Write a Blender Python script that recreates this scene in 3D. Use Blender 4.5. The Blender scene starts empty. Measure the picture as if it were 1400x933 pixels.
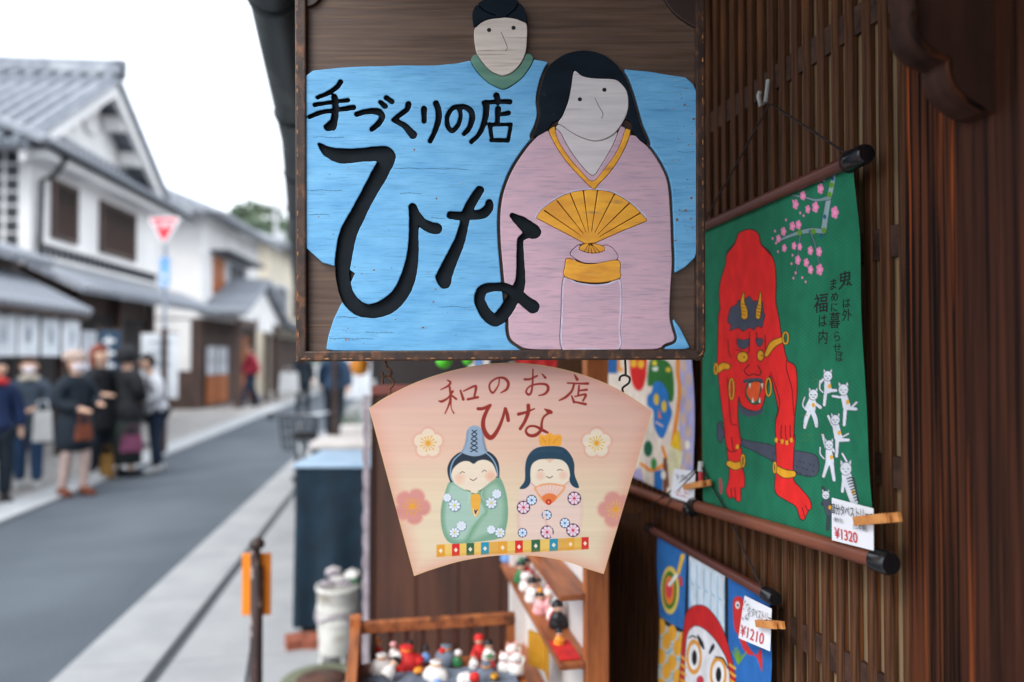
import bpy, bmesh, math, random
import numpy as np
from mathutils import Vector, Matrix, Euler

random.seed(7)
rng = np.random.default_rng(7)
SC = bpy.context.scene
COL = SC.collection
R = math.radians

# ---------------------------------------------------------------- camera
F, CX, CY = 1000.0, 700.0, 466.5          # focal length and centre in photo pixels
YAW, PITCH, CAMH = math.atan(0.180), math.atan(0.0205), 1.52
cam_d = bpy.data.cameras.new('camera'); cam = bpy.data.objects.new('camera', cam_d); COL.objects.link(cam)
cam.location = (0, 0, CAMH); cam.rotation_euler = (math.pi / 2 + PITCH, 0, -YAW)
cam_d.sensor_width = 36.0; cam_d.lens = 36.0 * F / 1400.0
cam_d.clip_start = 0.02; cam_d.clip_end = 2000
cam_d.dof.use_dof = True; cam_d.dof.focus_distance = 0.995; cam_d.dof.aperture_fstop = 2.0
SC.camera = cam

# ---------------------------------------------------------------- light
w = bpy.data.worlds.new('World'); SC.world = w; w.use_nodes = True
nt = w.node_tree; nt.nodes.clear()
sky = nt.nodes.new('ShaderNodeTexSky'); sky.sky_type = 'NISHITA'; sky.sun_disc = False
SUN_EL, SUN_AZ = R(48), R(232)            # compass: sun behind the camera on the street side
sky.sun_elevation = SUN_EL; sky.sun_rotation = SUN_AZ
sky.air_density = 1.0; sky.dust_density = 5.0; sky.ozone_density = 1.0
hsv = nt.nodes.new('ShaderNodeHueSaturation'); hsv.inputs['Saturation'].default_value = 0.12
mixc = nt.nodes.new('ShaderNodeMix'); mixc.data_type = 'RGBA'; mixc.inputs[0].default_value = 0.78
mixc.inputs[7].default_value = (7.8, 8.4, 9.2, 1)   # an even overcast layer over the clear sky
bg = nt.nodes.new('ShaderNodeBackground'); bg.inputs['Strength'].default_value = 0.13
wo = nt.nodes.new('ShaderNodeOutputWorld')
nt.links.new(sky.outputs[0], hsv.inputs['Color']); nt.links.new(hsv.outputs[0], mixc.inputs[6])
nt.links.new(mixc.outputs[2], bg.inputs['Color']); nt.links.new(bg.outputs[0], wo.inputs['Surface'])
sun_d = bpy.data.lights.new('sun', 'SUN'); sun_d.energy = 1.0; sun_d.angle = R(25); sun_d.color = (1.0, 0.97, 0.92)
sun = bpy.data.objects.new('sun', sun_d); COL.objects.link(sun)
sd = Vector((math.sin(SUN_AZ) * math.cos(SUN_EL), math.cos(SUN_AZ) * math.cos(SUN_EL), math.sin(SUN_EL)))
sun.rotation_euler = sd.to_track_quat('Z', 'Y').to_euler(); sun.location = sd * 30
SC.view_settings.view_transform = 'Standard'; SC.view_settings.look = 'None'
SC.view_settings.gamma = 1.0; SC.view_settings.exposure = 1.14
try:
    SC.cycles.use_denoising = True; SC.cycles.max_bounces = 8
except Exception:
    pass

# ---------------------------------------------------------------- photo pixel -> direction -> place
RC = Euler(cam.rotation_euler, 'XYZ').to_matrix(); CP = Vector((0, 0, CAMH)); RCN = np.array(RC)
def ray(px, py): return RC @ Vector(((px - CX) / F, -(py - CY) / F, -1))
def G(px, py, z=0.0):
    d = ray(px, py); return CP + d * ((z - CAMH) / d.z)
def WX(px, py, X):
    d = ray(px, py); return CP + d * (X / d.x)
def WY(px, py, Y):
    d = ray(px, py); return CP + d * (Y / d.y)
def D(px, py, zc): return CP + ray(px, py) * zc
def proj(P):                                # (n,3) -> photo pixels
    q = (np.asarray(P) - np.array(CP)) @ RCN
    return CX + F * q[:, 0] / -q[:, 2], CY - F * q[:, 1] / -q[:, 2]
def ZM(ox, oy, s):                          # reads points measured in an enlarged crop of the photo
    def f(pts): return [(ox + p[0] / s, oy + p[1] / s) + ((p[2] / s,) if len(p) > 2 else ()) for p in pts]
    return f
class Fr:
    """an upright plane in the place; local x = right, z = up, -y = towards the viewer"""
    def __init__(s, O, rz):
        s.O = Vector(O); s.rz = rz
        s.U = Vector((math.cos(rz), math.sin(rz), 0)); s.N = Vector((math.sin(rz), -math.cos(rz), 0))
    def uv(s, px, py):
        d = ray(px, py); P = CP + d * ((s.O - CP).dot(s.N) / d.dot(s.N)) - s.O
        return P.dot(s.U), P.z
    def pt(s, u, v, h=0.0): return s.O + s.U * u + Vector((0, 0, v)) + s.N * h

# ---------------------------------------------------------------- materials
def S(r, g, b, k=1.0):
    def f(c):
        c /= 255.0
        return (c / 12.92 if c <= 0.04045 else ((c + 0.055) / 1.055) ** 2.4) * k
    return (f(r), f(g), f(b), 1.0)
MATS = {}
def pm(name, c1, c2=None, scale=(8, 8, 8), rough=0.6, bump=0.0, metal=0.0, lo=0.35, hi=0.65, detail=4.0,
       c3=None, scale3=(20, 20, 20), lo3=0.62, hi3=0.68, spec=0.4, emit=None, dist=0.002, alpha=1.0):
    """two-tone noise, with an optional third colour for chips, wear or stains"""
    if name in MATS: return MATS[name]
    m = bpy.data.materials.new(name); m.use_nodes = True; MATS[name] = m
    t = m.node_tree; b = t.nodes['Principled BSDF']; N = t.nodes.new; L = t.links.new
    b.inputs['Roughness'].default_value = rough; b.inputs['Metallic'].default_value = metal
    b.inputs['Specular IOR Level'].default_value = spec
    if c2 is None: c2 = tuple(x * 0.86 for x in c1[:3]) + (1,)
    tc = N('ShaderNodeTexCoord'); mp = N('ShaderNodeMapping'); mp.inputs['Scale'].default_value = scale
    no = N('ShaderNodeTexNoise'); no.inputs['Scale'].default_value = 1.0; no.inputs['Detail'].default_value = detail
    no.inputs['Roughness'].default_value = 0.6
    rp = N('ShaderNodeValToRGB'); rp.color_ramp.elements[0].position = lo; rp.color_ramp.elements[1].position = hi
    rp.color_ramp.elements[0].color = c1; rp.color_ramp.elements[1].color = c2
    L(tc.outputs['Object'], mp.inputs[0]); L(mp.outputs[0], no.inputs['Vector']); L(no.outputs['Fac'], rp.inputs[0])
    out = rp.outputs[0]
    if c3:
        mp3 = N('ShaderNodeMapping'); mp3.inputs['Scale'].default_value = scale3; mp3.inputs['Location'].default_value = (3.1, 1.7, 5.3)
        n3 = N('ShaderNodeTexNoise'); n3.inputs['Scale'].default_value = 1.0; n3.inputs['Detail'].default_value = 3.0
        r3 = N('ShaderNodeMapRange'); r3.inputs[1].default_value = lo3; r3.inputs[2].default_value = hi3
        mx = N('ShaderNodeMix'); mx.data_type = 'RGBA'; mx.inputs[7].default_value = c3
        L(tc.outputs['Object'], mp3.inputs[0]); L(mp3.outputs[0], n3.inputs['Vector']); L(n3.outputs['Fac'], r3.inputs[0])
        L(r3.outputs[0], mx.inputs[0]); L(out, mx.inputs[6]); out = mx.outputs[2]
    L(out, b.inputs['Base Color'])
    if bump:
        bp = N('ShaderNodeBump'); bp.inputs['Strength'].default_value = bump; bp.inputs['Distance'].default_value = dist
        L(no.outputs['Fac'], bp.inputs['Height']); L(bp.outputs[0], b.inputs['Normal'])
    return m
def paintmat(name, rough=0.55, streak=(2, 2, 60), amt=0.10, weave=0.0):
    """colours printed or painted on the thing (colour attribute) with a little grain"""
    m = bpy.data.materials.new(name); m.use_nodes = True
    t = m.node_tree; b = t.nodes['Principled BSDF']; N = t.nodes.new; L = t.links.new
    b.inputs['Roughness'].default_value = rough; b.inputs['Specular IOR Level'].default_value = 0.3
    at = N('ShaderNodeVertexColor'); at.layer_name = 'Col'
    tc = N('ShaderNodeTexCoord'); mp = N('ShaderNodeMapping'); mp.inputs['Scale'].default_value = streak
    no = N('ShaderNodeTexNoise'); no.inputs['Scale'].default_value = 1.0; no.inputs['Detail'].default_value = 5.0
    mr = N('ShaderNodeMapRange'); mr.inputs[1].default_value = 0.3; mr.inputs[2].default_value = 0.7
    mr.inputs[3].default_value = 1.0 - amt; mr.inputs[4].default_value = 1.0 + amt * 0.6
    mu = N('ShaderNodeVectorMath'); mu.operation = 'SCALE'
    L(tc.outputs['Object'], mp.inputs[0]); L(mp.outputs[0], no.inputs['Vector']); L(no.outputs['Fac'], mr.inputs[0])
    L(at.outputs['Color'], mu.inputs[0]); L(mr.outputs[0], mu.inputs['Scale']); L(mu.outputs[0], b.inputs['Base Color'])
    if weave:
        n2 = N('ShaderNodeTexNoise'); n2.inputs['Scale'].default_value = 900.0; n2.inputs['Detail'].default_value = 2.0
        L(tc.outputs['Object'], n2.inputs['Vector'])
        bp = N('ShaderNodeBump'); bp.inputs['Strength'].default_value = weave; bp.inputs['Distance'].default_value = 0.0006
        L(n2.outputs['Fac'], bp.inputs['Height']); L(bp.outputs[0], b.inputs['Normal'])
    return m

# ---------------------------------------------------------------- objects
def tag(o, label=None, cat=None, group=None, kind=None):
    if label: o['label'] = label
    if cat: o['category'] = cat
    if group: o['group'] = group
    if kind: o['kind'] = kind
    return o
def thing(name, label, cat, loc=(0, 0, 0), rz=0.0, group=None):
    o = bpy.data.objects.new(name, None); o.empty_display_size = 0.05; COL.objects.link(o)
    o.location = loc; o.rotation_euler = (0, 0, rz)
    return tag(o, label, cat, group)
def link(name, me, mat=None, parent=None, loc=None, rz=None):
    o = bpy.data.objects.new(name, me); COL.objects.link(o)
    if mat is not None and len(me.materials) == 0: me.materials.append(mat)
    if parent: o.parent = parent
    if loc is not None: o.location = loc
    if rz is not None: o.rotation_euler = (0, 0, rz)
    return o
def copy_tree(o, parent=None):
    c = o.copy(); COL.objects.link(c); c.parent = parent
    for ch in list(o.children): copy_tree(ch, c)
    return c
class MB:
    """collects shapes and links them as one mesh object"""
    def __init__(s): s.v = []; s.f = []; s.sm = []
    def add(s, vs, fs, smooth=False):
        k = len(s.v); s.v += [tuple(p) for p in vs]; s.f += [tuple(i + k for i in f) for f in fs]; s.sm += [smooth] * len(fs)
        return s
    def box(s, a, b, M=None, ch=0.0):
        x0, y0, z0 = a; x1, y1, z1 = b
        if ch > 0:
            vs = []
            for ax in range(3):
                for sx in (0, 1):
                    for sy in (0, 1):
                        for sz in (0, 1):
                            p = [(x0, x1)[sx], (y0, y1)[sy], (z0, z1)[sz]]; sg = [(1, -1)[sx], (1, -1)[sy], (1, -1)[sz]]
                            for q in range(3):
                                if q != ax: p[q] += sg[q] * ch
                            vs.append(Vector(p))
            bm = bmesh.new()
            for p in vs: bm.verts.new(p)
            bmesh.ops.convex_hull(bm, input=bm.verts); bm.verts.index_update()
            V = [v.co.copy() for v in bm.verts]; Fc = [[v.index for v in f.verts] for f in bm.faces]; bm.free()
        else:
            V = [Vector(p) for p in ((x0, y0, z0), (x1, y0, z0), (x1, y1, z0), (x0, y1, z0), (x0, y0, z1), (x1, y0, z1), (x1, y1, z1), (x0, y1, z1))]
            Fc = [(0, 3, 2, 1), (4, 5, 6, 7), (0, 1, 5, 4), (1, 2, 6, 5), (2, 3, 7, 6), (3, 0, 4, 7)]
        if M is not None: V = [M @ p for p in V]
        return s.add(V, Fc)
    def tube(s, path, r, n=10, cap=True, smooth=True):
        path = [Vector(p) for p in path]; k = len(path)
        rr = r if isinstance(r, (list, tuple)) else [r] * k
        vs = []; fs = []; up = None
        for i, p in enumerate(path):
            t = (path[min(i + 1, k - 1)] - path[max(i - 1, 0)])
            t = t.normalized() if t.length > 1e-9 else Vector((0, 0, 1))
            if up is None:
                up = t.orthogonal().normalized()
            else:
                up = (up - t * up.dot(t)); up = up.normalized() if up.length > 1e-6 else t.orthogonal().normalized()
            sd_ = t.cross(up)
            for j in range(n):
                a = 2 * math.pi * j / n; vs.append(p + (up * math.cos(a) + sd_ * math.sin(a)) * rr[i])
        for i in range(k - 1):
            for j in range(n):
                fs.append((i * n + j, i * n + (j + 1) % n, (i + 1) * n + (j + 1) % n, (i + 1) * n + j))
        s.add(vs, fs, smooth)
        if cap:
            s.add(vs[:n], [tuple(range(n))[::-1]]); s.add(vs[-n:], [tuple(range(n))])
        return s
    def lathe(s, prof, c=(0, 0, 0), n=16, smooth=True, sx=1.0, sy=1.0):
        vs = []; fs = []; c = Vector(c)
        for r, z in prof:
            for j in range(n):
                a = 2 * math.pi * j / n; vs.append(c + Vector((r * sx * math.cos(a), r * sy * math.sin(a), z)))
        for i in range(len(prof) - 1):
            for j in range(n):
                fs.append((i * n + j, i * n + (j + 1) % n, (i + 1) * n + (j + 1) % n, (i + 1) * n + j))
        s.add(vs, fs, smooth)
        s.add(vs[:n], [tuple(range(n))[::-1]]); s.add(vs[-n:], [tuple(range(n))])
        return s
    def ball(s, c, r, n=12, m=8, sc=(1, 1, 1)):
        prof = [(max(r * math.sin(math.pi * i / m), r * 0.02), -r * math.cos(math.pi * i / m) * sc[2]) for i in range(m + 1)]
        return s.lathe(prof, c, n, True, sc[0], sc[1])
    def quad(s, a, b, c, d): return s.add([a, b, c, d], [(0, 1, 2, 3)])
    def prism(s, poly, ax, t0, t1):
        """poly in the plane across axis ax (0 = x: (y,z), 1 = y: (x,z), 2 = z: (x,y))"""
        def P(p, t): return ((t, p[0], p[1]), (p[0], t, p[1]), (p[0], p[1], t))[ax]
        n = len(poly); vs = [P(p, t0) for p in poly] + [P(p, t1) for p in poly]
        fs = [tuple(range(n))[::-1], tuple(range(n, 2 * n))] + [(i, (i + 1) % n, n + (i + 1) % n, n + i) for i in range(n)]
        return s.add(vs, fs)
    def mesh(s, name, mat=None):
        me = bpy.data.meshes.new(name); me.from_pydata(s.v, [], s.f)
        me.polygons.foreach_set('use_smooth', s.sm)
        bm = bmesh.new(); bm.from_mesh(me); bmesh.ops.recalc_face_normals(bm, faces=bm.faces); bm.to_mesh(me); bm.free()
        if mat: me.materials.append(mat)
        me.update(); return me
    def build(s, name, mat, parent=None, loc=None, rz=None): return link(name, s.mesh(name, mat), None, parent, loc, rz)

# ---------------------------------------------------------------- outlines: distance fields and contours
def cat(pts, closed=False, n=6):
    P = [np.array(p, float) for p in pts]; k = len(P); out = []
    if k < 3: return [tuple(p) for p in P]
    for i in range(k if closed else k - 1):
        p0 = P[(i - 1) % k] if closed or i > 0 else P[0] * 2 - P[1]
        p1 = P[i]; p2 = P[(i + 1) % k]
        p3 = P[(i + 2) % k] if closed or i < k - 2 else P[-1] * 2 - P[-2]
        for j in range(n):
            t = j / n
            out.append(tuple(0.5 * (2 * p1 + (p2 - p0) * t + (2 * p0 - 5 * p1 + 4 * p2 - p3) * t * t + (3 * p1 - p0 - 3 * p2 + p3) * t ** 3)))
    if not closed: out.append(tuple(P[-1]))
    return out
def sd_seg(X, Y, a, b):
    dx, dy = b[0] - a[0], b[1] - a[1]; L2 = dx * dx + dy * dy + 1e-12
    t = np.clip(((X - a[0]) * dx + (Y - a[1]) * dy) / L2, 0, 1)
    d = np.hypot(X - a[0] - t * dx, Y - a[1] - t * dy)
    return d - (a[2] + t * (b[2] - a[2])) if len(a) > 2 else d
def sd_poly(X, Y, pts):
    d = np.full(X.shape, 1e9); ins = np.zeros(X.shape, bool); n = len(pts)
    for i in range(n):
        a = pts[i][:2]; b = pts[(i + 1) % n][:2]
        d = np.minimum(d, sd_seg(X, Y, a, b))
        if a[1] != b[1]:
            c = ((a[1] > Y) != (b[1] > Y)) & (X < (b[0] - a[0]) * (Y - a[1]) / (b[1] - a[1]) + a[0]); ins ^= c
    return np.where(ins, -d, d)
def sd_strokes(X, Y, strokes, smooth=True):
    d = np.full(X.shape, 1e9)
    for st in strokes:
        st = cat(st, False, 5) if smooth and len(st) > 2 else st
        for a, b in zip(st[:-1], st[1:]): d = np.minimum(d, sd_seg(X, Y, a, b))
        if len(st) == 1: d = np.minimum(d, np.hypot(X - st[0][0], Y - st[0][1]) - st[0][2])
    return d
def grid(x0, y0, x1, y1, st=1.0): return np.meshgrid(np.arange(x0, x1 + st, st), np.arange(y0, y1 + st, st))
def contours(X, Y, Fd, level=0.0, tol=0.06):
    Fd = np.pad(Fd - level, 1, constant_values=50.0); st = X[0, 1] - X[0, 0]; x0 = X[0, 0] - st; y0 = Y[0, 0] - st
    Fd = np.where(np.abs(Fd) < 1e-6, 1e-6, Fd)
    sg = Fd < 0
    code = sg[:-1, :-1] * 1 + sg[:-1, 1:] * 2 + sg[1:, 1:] * 4 + sg[1:, :-1] * 8
    js, is_ = np.nonzero((code > 0) & (code < 15))
    TAB = {1: [(3, 0)], 2: [(0, 1)], 3: [(3, 1)], 4: [(1, 2)], 5: [(3, 2), (1, 0)], 6: [(0, 2)], 7: [(3, 2)], 8: [(2, 3)], 9: [(2, 0)],
           10: [(0, 3), (2, 1)], 11: [(2, 1)], 12: [(1, 3)], 13: [(1, 0)], 14: [(0, 3)]}
    nxt = {}; pos = {}
    def edge(j, i, e):
        if e == 0: k = (0, j, i); a, b = Fd[j, i], Fd[j, i + 1]; p = (i + a / (a - b), j)
        elif e == 1: k = (1, j, i + 1); a, b = Fd[j, i + 1], Fd[j + 1, i + 1]; p = (i + 1, j + a / (a - b))
        elif e == 2: k = (0, j + 1, i); a, b = Fd[j + 1, i], Fd[j + 1, i + 1]; p = (i + a / (a - b), j + 1)
        else: k = (1, j, i); a, b = Fd[j, i], Fd[j + 1, i]; p = (i, j + a / (a - b))
        pos[k] = (x0 + p[0] * st, y0 + p[1] * st); return k
    for j, i in zip(js, is_):
        for a, b in TAB[int(code[j, i])]: nxt[edge(j, i, a)] = edge(j, i, b)
    loops = []
    while nxt:
        k0 = next(iter(nxt)); lp = []; k = k0
        while k in nxt:
            lp.append(pos[k]); k = nxt.pop(k)
        if len(lp) > 6:
            q = [lp[0]]                                  # drop points that lie on a straight run
            for m in range(1, len(lp) - 1):
                a, b, c = q[-1], lp[m], lp[m + 1]; l = math.hypot(c[0] - a[0], c[1] - a[1]) + 1e-9
                if abs((c[0] - a[0]) * (b[1] - a[1]) - (c[1] - a[1]) * (b[0] - a[0])) / l > tol or math.hypot(b[0] - a[0], b[1] - a[1]) > 6: q.append(b)
            q.append(lp[-1])
            if len(q) > 3: loops.append(q)
    return loops
def plate(fr, loops, h0, h1, name, mat, parent, bevel=0.0, fill='BOTH', closed=True):
    """a cut-out of the given outlines standing on its plane from height h0 to h1"""
    cu = bpy.data.curves.new(name, 'CURVE'); cu.dimensions = '2D'; cu.fill_mode = fill
    cu.extrude = max((h1 - h0) / 2 - bevel, 1e-5); cu.bevel_depth = bevel; cu.bevel_resolution = 1
    for lp in loops:
        sp = cu.splines.new('POLY'); sp.points.add(len(lp) - 1)
        for q, (x, y) in zip(sp.points, [fr.uv(*p[:2]) for p in lp]): q.co = (x, y, 0, 1)
        sp.use_cyclic_u = closed
    ob = bpy.data.objects.new(name, cu); me = bpy.data.meshes.new_from_object(ob); me.name = name
    hm = (h0 + h1) / 2; n = len(me.vertices); co = np.empty(n * 3); me.vertices.foreach_get('co', co); co = co.reshape(-1, 3)
    co = np.stack([co[:, 0], -(co[:, 2] + hm), co[:, 1]], 1); me.vertices.foreach_set('co', co.ravel())
    bpy.data.objects.remove(ob); bpy.data.curves.remove(cu)
    me.polygons.foreach_set('use_smooth', [True] * len(me.polygons)); me.set_sharp_from_angle(angle=R(35))
    me.materials.clear(); me.materials.append(mat); me.update()
    return link(name, me, None, parent) if name else me
def text_mesh(body, size, name, mat, parent, org, ux, uz, h, fr_local=True, sx=1.0, align='LEFT', bold=0.0):
    """flat lettering lying on an upright plane: org = (x, z) local, ux / uz = its axes there"""
    cu = bpy.data.curves.new(name, 'FONT'); cu.body = body; cu.size = size; cu.align_x = align; cu.offset = bold
    cu.resolution_u = 3
    ob = bpy.data.objects.new(name, cu); me = bpy.data.meshes.new_from_object(ob); me.name = name
    n = len(me.vertices); co = np.empty(n * 3); me.vertices.foreach_get('co', co); co = co.reshape(-1, 3)
    x = org[0] + co[:, 0] * sx * ux[0] + co[:, 1] * uz[0]; z = org[1] + co[:, 0] * sx * ux[1] + co[:, 1] * uz[1]
    me.vertices.foreach_set('co', np.stack([x, np.full(n, -h), z], 1).ravel())
    bpy.data.objects.remove(ob); bpy.data.curves.remove(cu)
    me.materials.clear(); me.materials.append(mat); me.update()
    return link(name, me, None, parent)
class Canvas:
    """print or hand painting on a flat thing, kept as colours of its surface"""
    def __init__(s, x0, y0, x1, y1, ss=2.0, col=(255, 255, 255)):
        s.x0, s.y0, s.ss = x0, y0, ss; s.X, s.Y = np.meshgrid(np.arange(x0, x1, 1 / ss), np.arange(y0, y1, 1 / ss))
        s.a = np.ones(s.X.shape + (3,)) * np.array(col, float)
    def _sub(s, pts, pad):
        xs = [p[0] for p in pts]; ys = [p[1] for p in pts]; h, w_ = s.X.shape
        i0 = max(int((min(xs) - pad - s.x0) * s.ss), 0); i1 = min(int((max(xs) + pad - s.x0) * s.ss) + 2, w_)
        j0 = max(int((min(ys) - pad - s.y0) * s.ss), 0); j1 = min(int((max(ys) + pad - s.y0) * s.ss) + 2, h)
        return (slice(j0, max(j1, j0)), slice(i0, max(i1, i0)))
    def _mix(s, sl, al, col):
        s.a[sl] = s.a[sl] * (1 - al[..., None]) + np.array(col, float) * al[..., None]
    def poly(s, pts, col, smooth=True, feather=0.7, alpha=1.0, edge=None, ew=0.0, n=5):
        if smooth and len(pts) > 3: pts = cat([p[:2] for p in pts], True, n)
        sl = s._sub(pts, feather + ew + 2)
        if s.X[sl].size == 0: return
        d = sd_poly(s.X[sl], s.Y[sl], pts)
        if edge is not None: s._mix(sl, np.clip(0.5 - (d - ew) / 0.8, 0, 1), edge)
        s._mix(sl, np.clip(0.5 - d / feather, 0, 1) * alpha, col); return d, sl
    def stroke(s, pts, col, r=None, smooth=True, feather=0.7, alpha=1.0):
        if r is not None: pts = [(p[0], p[1], r) for p in pts]
        st = cat(pts, False, 5) if smooth and len(pts) > 2 else pts
        sl = s._sub(st, max(p[2] for p in st) + feather + 2)
        if s.X[sl].size == 0: return
        d = np.full(s.X[sl].shape, 1e9)
        for a, b in zip(st[:-1], st[1:]): d = np.minimum(d, sd_seg(s.X[sl], s.Y[sl], a, b))
        s._mix(sl, np.clip(0.5 - d / feather, 0, 1) * alpha, col)
    def disc(s, c, r, col, feather=0.7, alpha=1.0, ry=None):
        ry = ry or r; sl = s._sub([c], max(r, ry) + feather + 2)
        if s.X[sl].size == 0: return
        d = (np.hypot((s.X[sl] - c[0]) / r, (s.Y[sl] - c[1]) / ry) - 1) * min(r, ry)
        s._mix(sl, np.clip(0.5 - d / feather, 0, 1) * alpha, col)
    def sample(s, px, py):
        h, w_ = s.X.shape
        fx = np.clip((px - s.x0) * s.ss, 0, w_ - 1.001); fy = np.clip((py - s.y0) * s.ss, 0, h - 1.001)
        i = fx.astype(int); j = fy.astype(int); fx = (fx - i)[:, None]; fy = (fy - j)[:, None]; a = s.a
        return (a[j, i] * (1 - fx) + a[j, i + 1] * fx) * (1 - fy) + (a[j + 1, i] * (1 - fx) + a[j + 1, i + 1] * fx) * fy
def lin(c):
    c = np.clip(c, 0, 255) / 255.0
    return np.where(c <= 0.04045, c / 12.92, ((c + 0.055) / 1.055) ** 2.4)
def sheet(name, local, nx, ny, canvas, fr, mat, parent, k=1.0):
    """a fine sheet whose colours come from a canvas; local = (ny*nx, 3) in the plane's own axes"""
    me = bpy.data.meshes.new(name)
    wp = np.array(fr.O)[None] + local[:, :1] * np.array(fr.U)[None] - local[:, 1:2] * np.array(fr.N)[None] + local[:, 2:] * np.array([[0, 0, 1.0]])
    px, py = proj(wp); c = lin(canvas.sample(px, py)) * k
    i, j = np.meshgrid(np.arange(nx - 1), np.arange(ny - 1)); a = (j * nx + i).ravel()
    q = np.stack([a, a + nx, a + nx + 1, a + 1], 1)
    me.vertices.add(nx * ny); me.vertices.foreach_set('co', local.ravel())
    me.loops.add(q.size); me.loops.foreach_set('vertex_index', q.ravel().astype(np.int32))
    me.polygons.add(len(q)); me.polygons.foreach_set('loop_start', (np.arange(len(q)) * 4).astype(np.int32))
    me.update(calc_edges=True)
    me.polygons.foreach_set('use_smooth', [True] * len(q))
    ca = me.color_attributes.new('Col', 'FLOAT_COLOR', 'POINT')
    ca.data.foreach_set('color', np.concatenate([c, np.ones((len(c), 1))], 1).astype(np.float32).ravel())
    me.materials.append(mat); me.update()
    return link(name, me, None, parent)
# ================================================================ ground, road, pavement
m_ground = pm('ground_concrete', S(144, 144, 144), S(128, 128, 128), (1.2, 1.2, 1.2), .85, .1)
m_asph = pm('asphalt', S(82, 90, 98), S(66, 73, 81), (60, 60, 60), .88, .3, c3=S(96, 103, 111), scale3=(.9, .9, .9), lo3=.42, hi3=.9)
m_slab = pm('pale_pavement', S(158, 159, 160), S(146, 147, 149), (3, 3, 3), .8, .1, c3=S(132, 132, 132), scale3=(1.1, 1.1, 1.1), lo3=.55, hi3=.8)
m_line = pm('white_line_paint', S(188, 190, 192), S(170, 172, 174), (6, 6, 6), .7)
m_left = pm('left_pavement', S(168, 164, 160), S(146, 143, 140), (2, 2, 2), .85, .1)
m_steel = pm('drain_steel', S(98, 102, 106), S(80, 84, 88), (20, 20, 20), .5, .1, metal=.4)
m_black = pm('drain_dark', S(52, 54, 57), S(40, 42, 45), (20, 20, 20), .8)
def edge_line(p, q):                       # a straight kerb through two ground pixels, as x(y)
    a, b = G(*p), G(*q); k = (b.x - a.x) / (b.y - a.y); return lambda y: a.x + k * (y - a.y)
eR = edge_line((71.6, 933), (389.6, 639)); eL = edge_line((0, 700), (337, 571.6)); eD = edge_line((206, 933), (385, 696))
def strip(f0, f1, y0, y1, z, n=1):
    b = MB()
    for i in range(n):
        a, c = y0 + (y1 - y0) * i / n, y0 + (y1 - y0) * (i + 1) / n
        b.quad((f0(a), a, z), (f1(a), a, z), (f1(c), c, z), (f0(c), c, z))
    return b
b = MB(); b.quad((-400, -400, -.03), (400, -400, -.03), (400, 600, -.03), (-400, 600, -.03)); tag(b.build('ground', m_ground), kind='structure')
tag(strip(eL, eR, -6, 70, .0).build('road', m_asph), kind='structure')
lp = tag(strip(lambda y: eL(y) - 6, lambda y: eL(y) + .0, -2, 70, .004).build('pavement_left', m_left), kind='structure')
wl = MB()
wl.box((0, 0, 0), (1, 1, 1)); wl = MB()
for i in range(18):                       # flat stone edging along the far side of the road
    y0 = 3.0 + i * 1.6
    b = MB(); b.box((0, 0, 0), (.42, 1.588, .026)); o = b.build('edging_stone', m_line, lp)
    o.location = (eL(y0 + .8) - .16, y0, .006); o.rotation_euler = (0, 0, -math.atan(eL(1) - eL(0)))
# right pavement of long pale slabs either side of the drain
pv = tag(strip(eR, lambda y: 6.0, -6, 70, -.004).build('pavement_right', m_ground), kind='structure')
for side, (f0, f1) in enumerate(((eR, lambda y: eD(y) - .035), (lambda y: eD(y) + .035, lambda y: .75))):
    for i in range(15):
        y0 = .9 + i * 1.0; y1 = y0 + .994
        b = MB(); b.add([(f0(y0), y0, -.003), (f1(y0), y0, -.003), (f1(y1), y1, -.003), (f0(y1), y1, -.003), (f0(y0), y0, .008), (f1(y0), y0, .008), (f1(y1), y1, .008), (f0(y1), y1, .008)],
              [(0, 3, 2, 1), (4, 5, 6, 7), (0, 1, 5, 4), (1, 2, 6, 5), (2, 3, 7, 6), (3, 0, 4, 7)]); b.build('paving_slab', m_slab, pv)
dr = tag(strip(lambda y: eD(y) - .034, lambda y: eD(y) + .034, .5, 30, .0).build('drain', m_black), kind='structure')
for dx in (-.026, 0, .026):
    b = strip(lambda y: eD(y) + dx - .006, lambda y: eD(y) + dx + .006, .5, 30, .0075); b.build('drain_bar', m_steel, dr)

# ================================================================ houses across and along the street
m_plas = pm('white_plaster', S(232, 230, 228), S(216, 214, 213), (.8, .8, .8), .85, .08, c3=S(188, 186, 184), scale3=(.5, .5, .25), lo3=.55, hi3=.8)
m_cream = pm('cream_plaster', S(222, 212, 192), S(204, 194, 176), (.7, .7, .7), .85)
m_tile = pm('grey_roof_tile', S(142, 147, 156), S(112, 117, 126), (6, 6, 6), .55, .1, c3=S(164, 168, 174), scale3=(3, 3, 3), lo3=.5, hi3=.7)
m_tiled = pm('dark_roof_tile', S(70, 76, 84), S(52, 58, 64), (5, 5, 5), .55)
m_wood = pm('dark_facade_wood', S(82, 62, 54), S(58, 46, 42), (8, 8, 2), .7, .1)
m_orng = pm('orange_door_wood', S(176, 98, 44), S(140, 76, 36), (10, 10, 2), .6)
m_paper = pm('window_paper', S(214, 218, 224), S(196, 200, 208), (2, 2, 2), .7)
m_hole = pm('dark_interior', S(46, 42, 42), S(32, 30, 30), (2, 2, 2), .9)
m_namako = pm('black_wall_tile', S(44, 48, 54), S(34, 38, 42), (4, 4, 4), .5)
m_pipe = pm('downpipe_dark', S(62, 66, 66), S(46, 50, 50), (5, 5, 5), .5, metal=.3)
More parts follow.
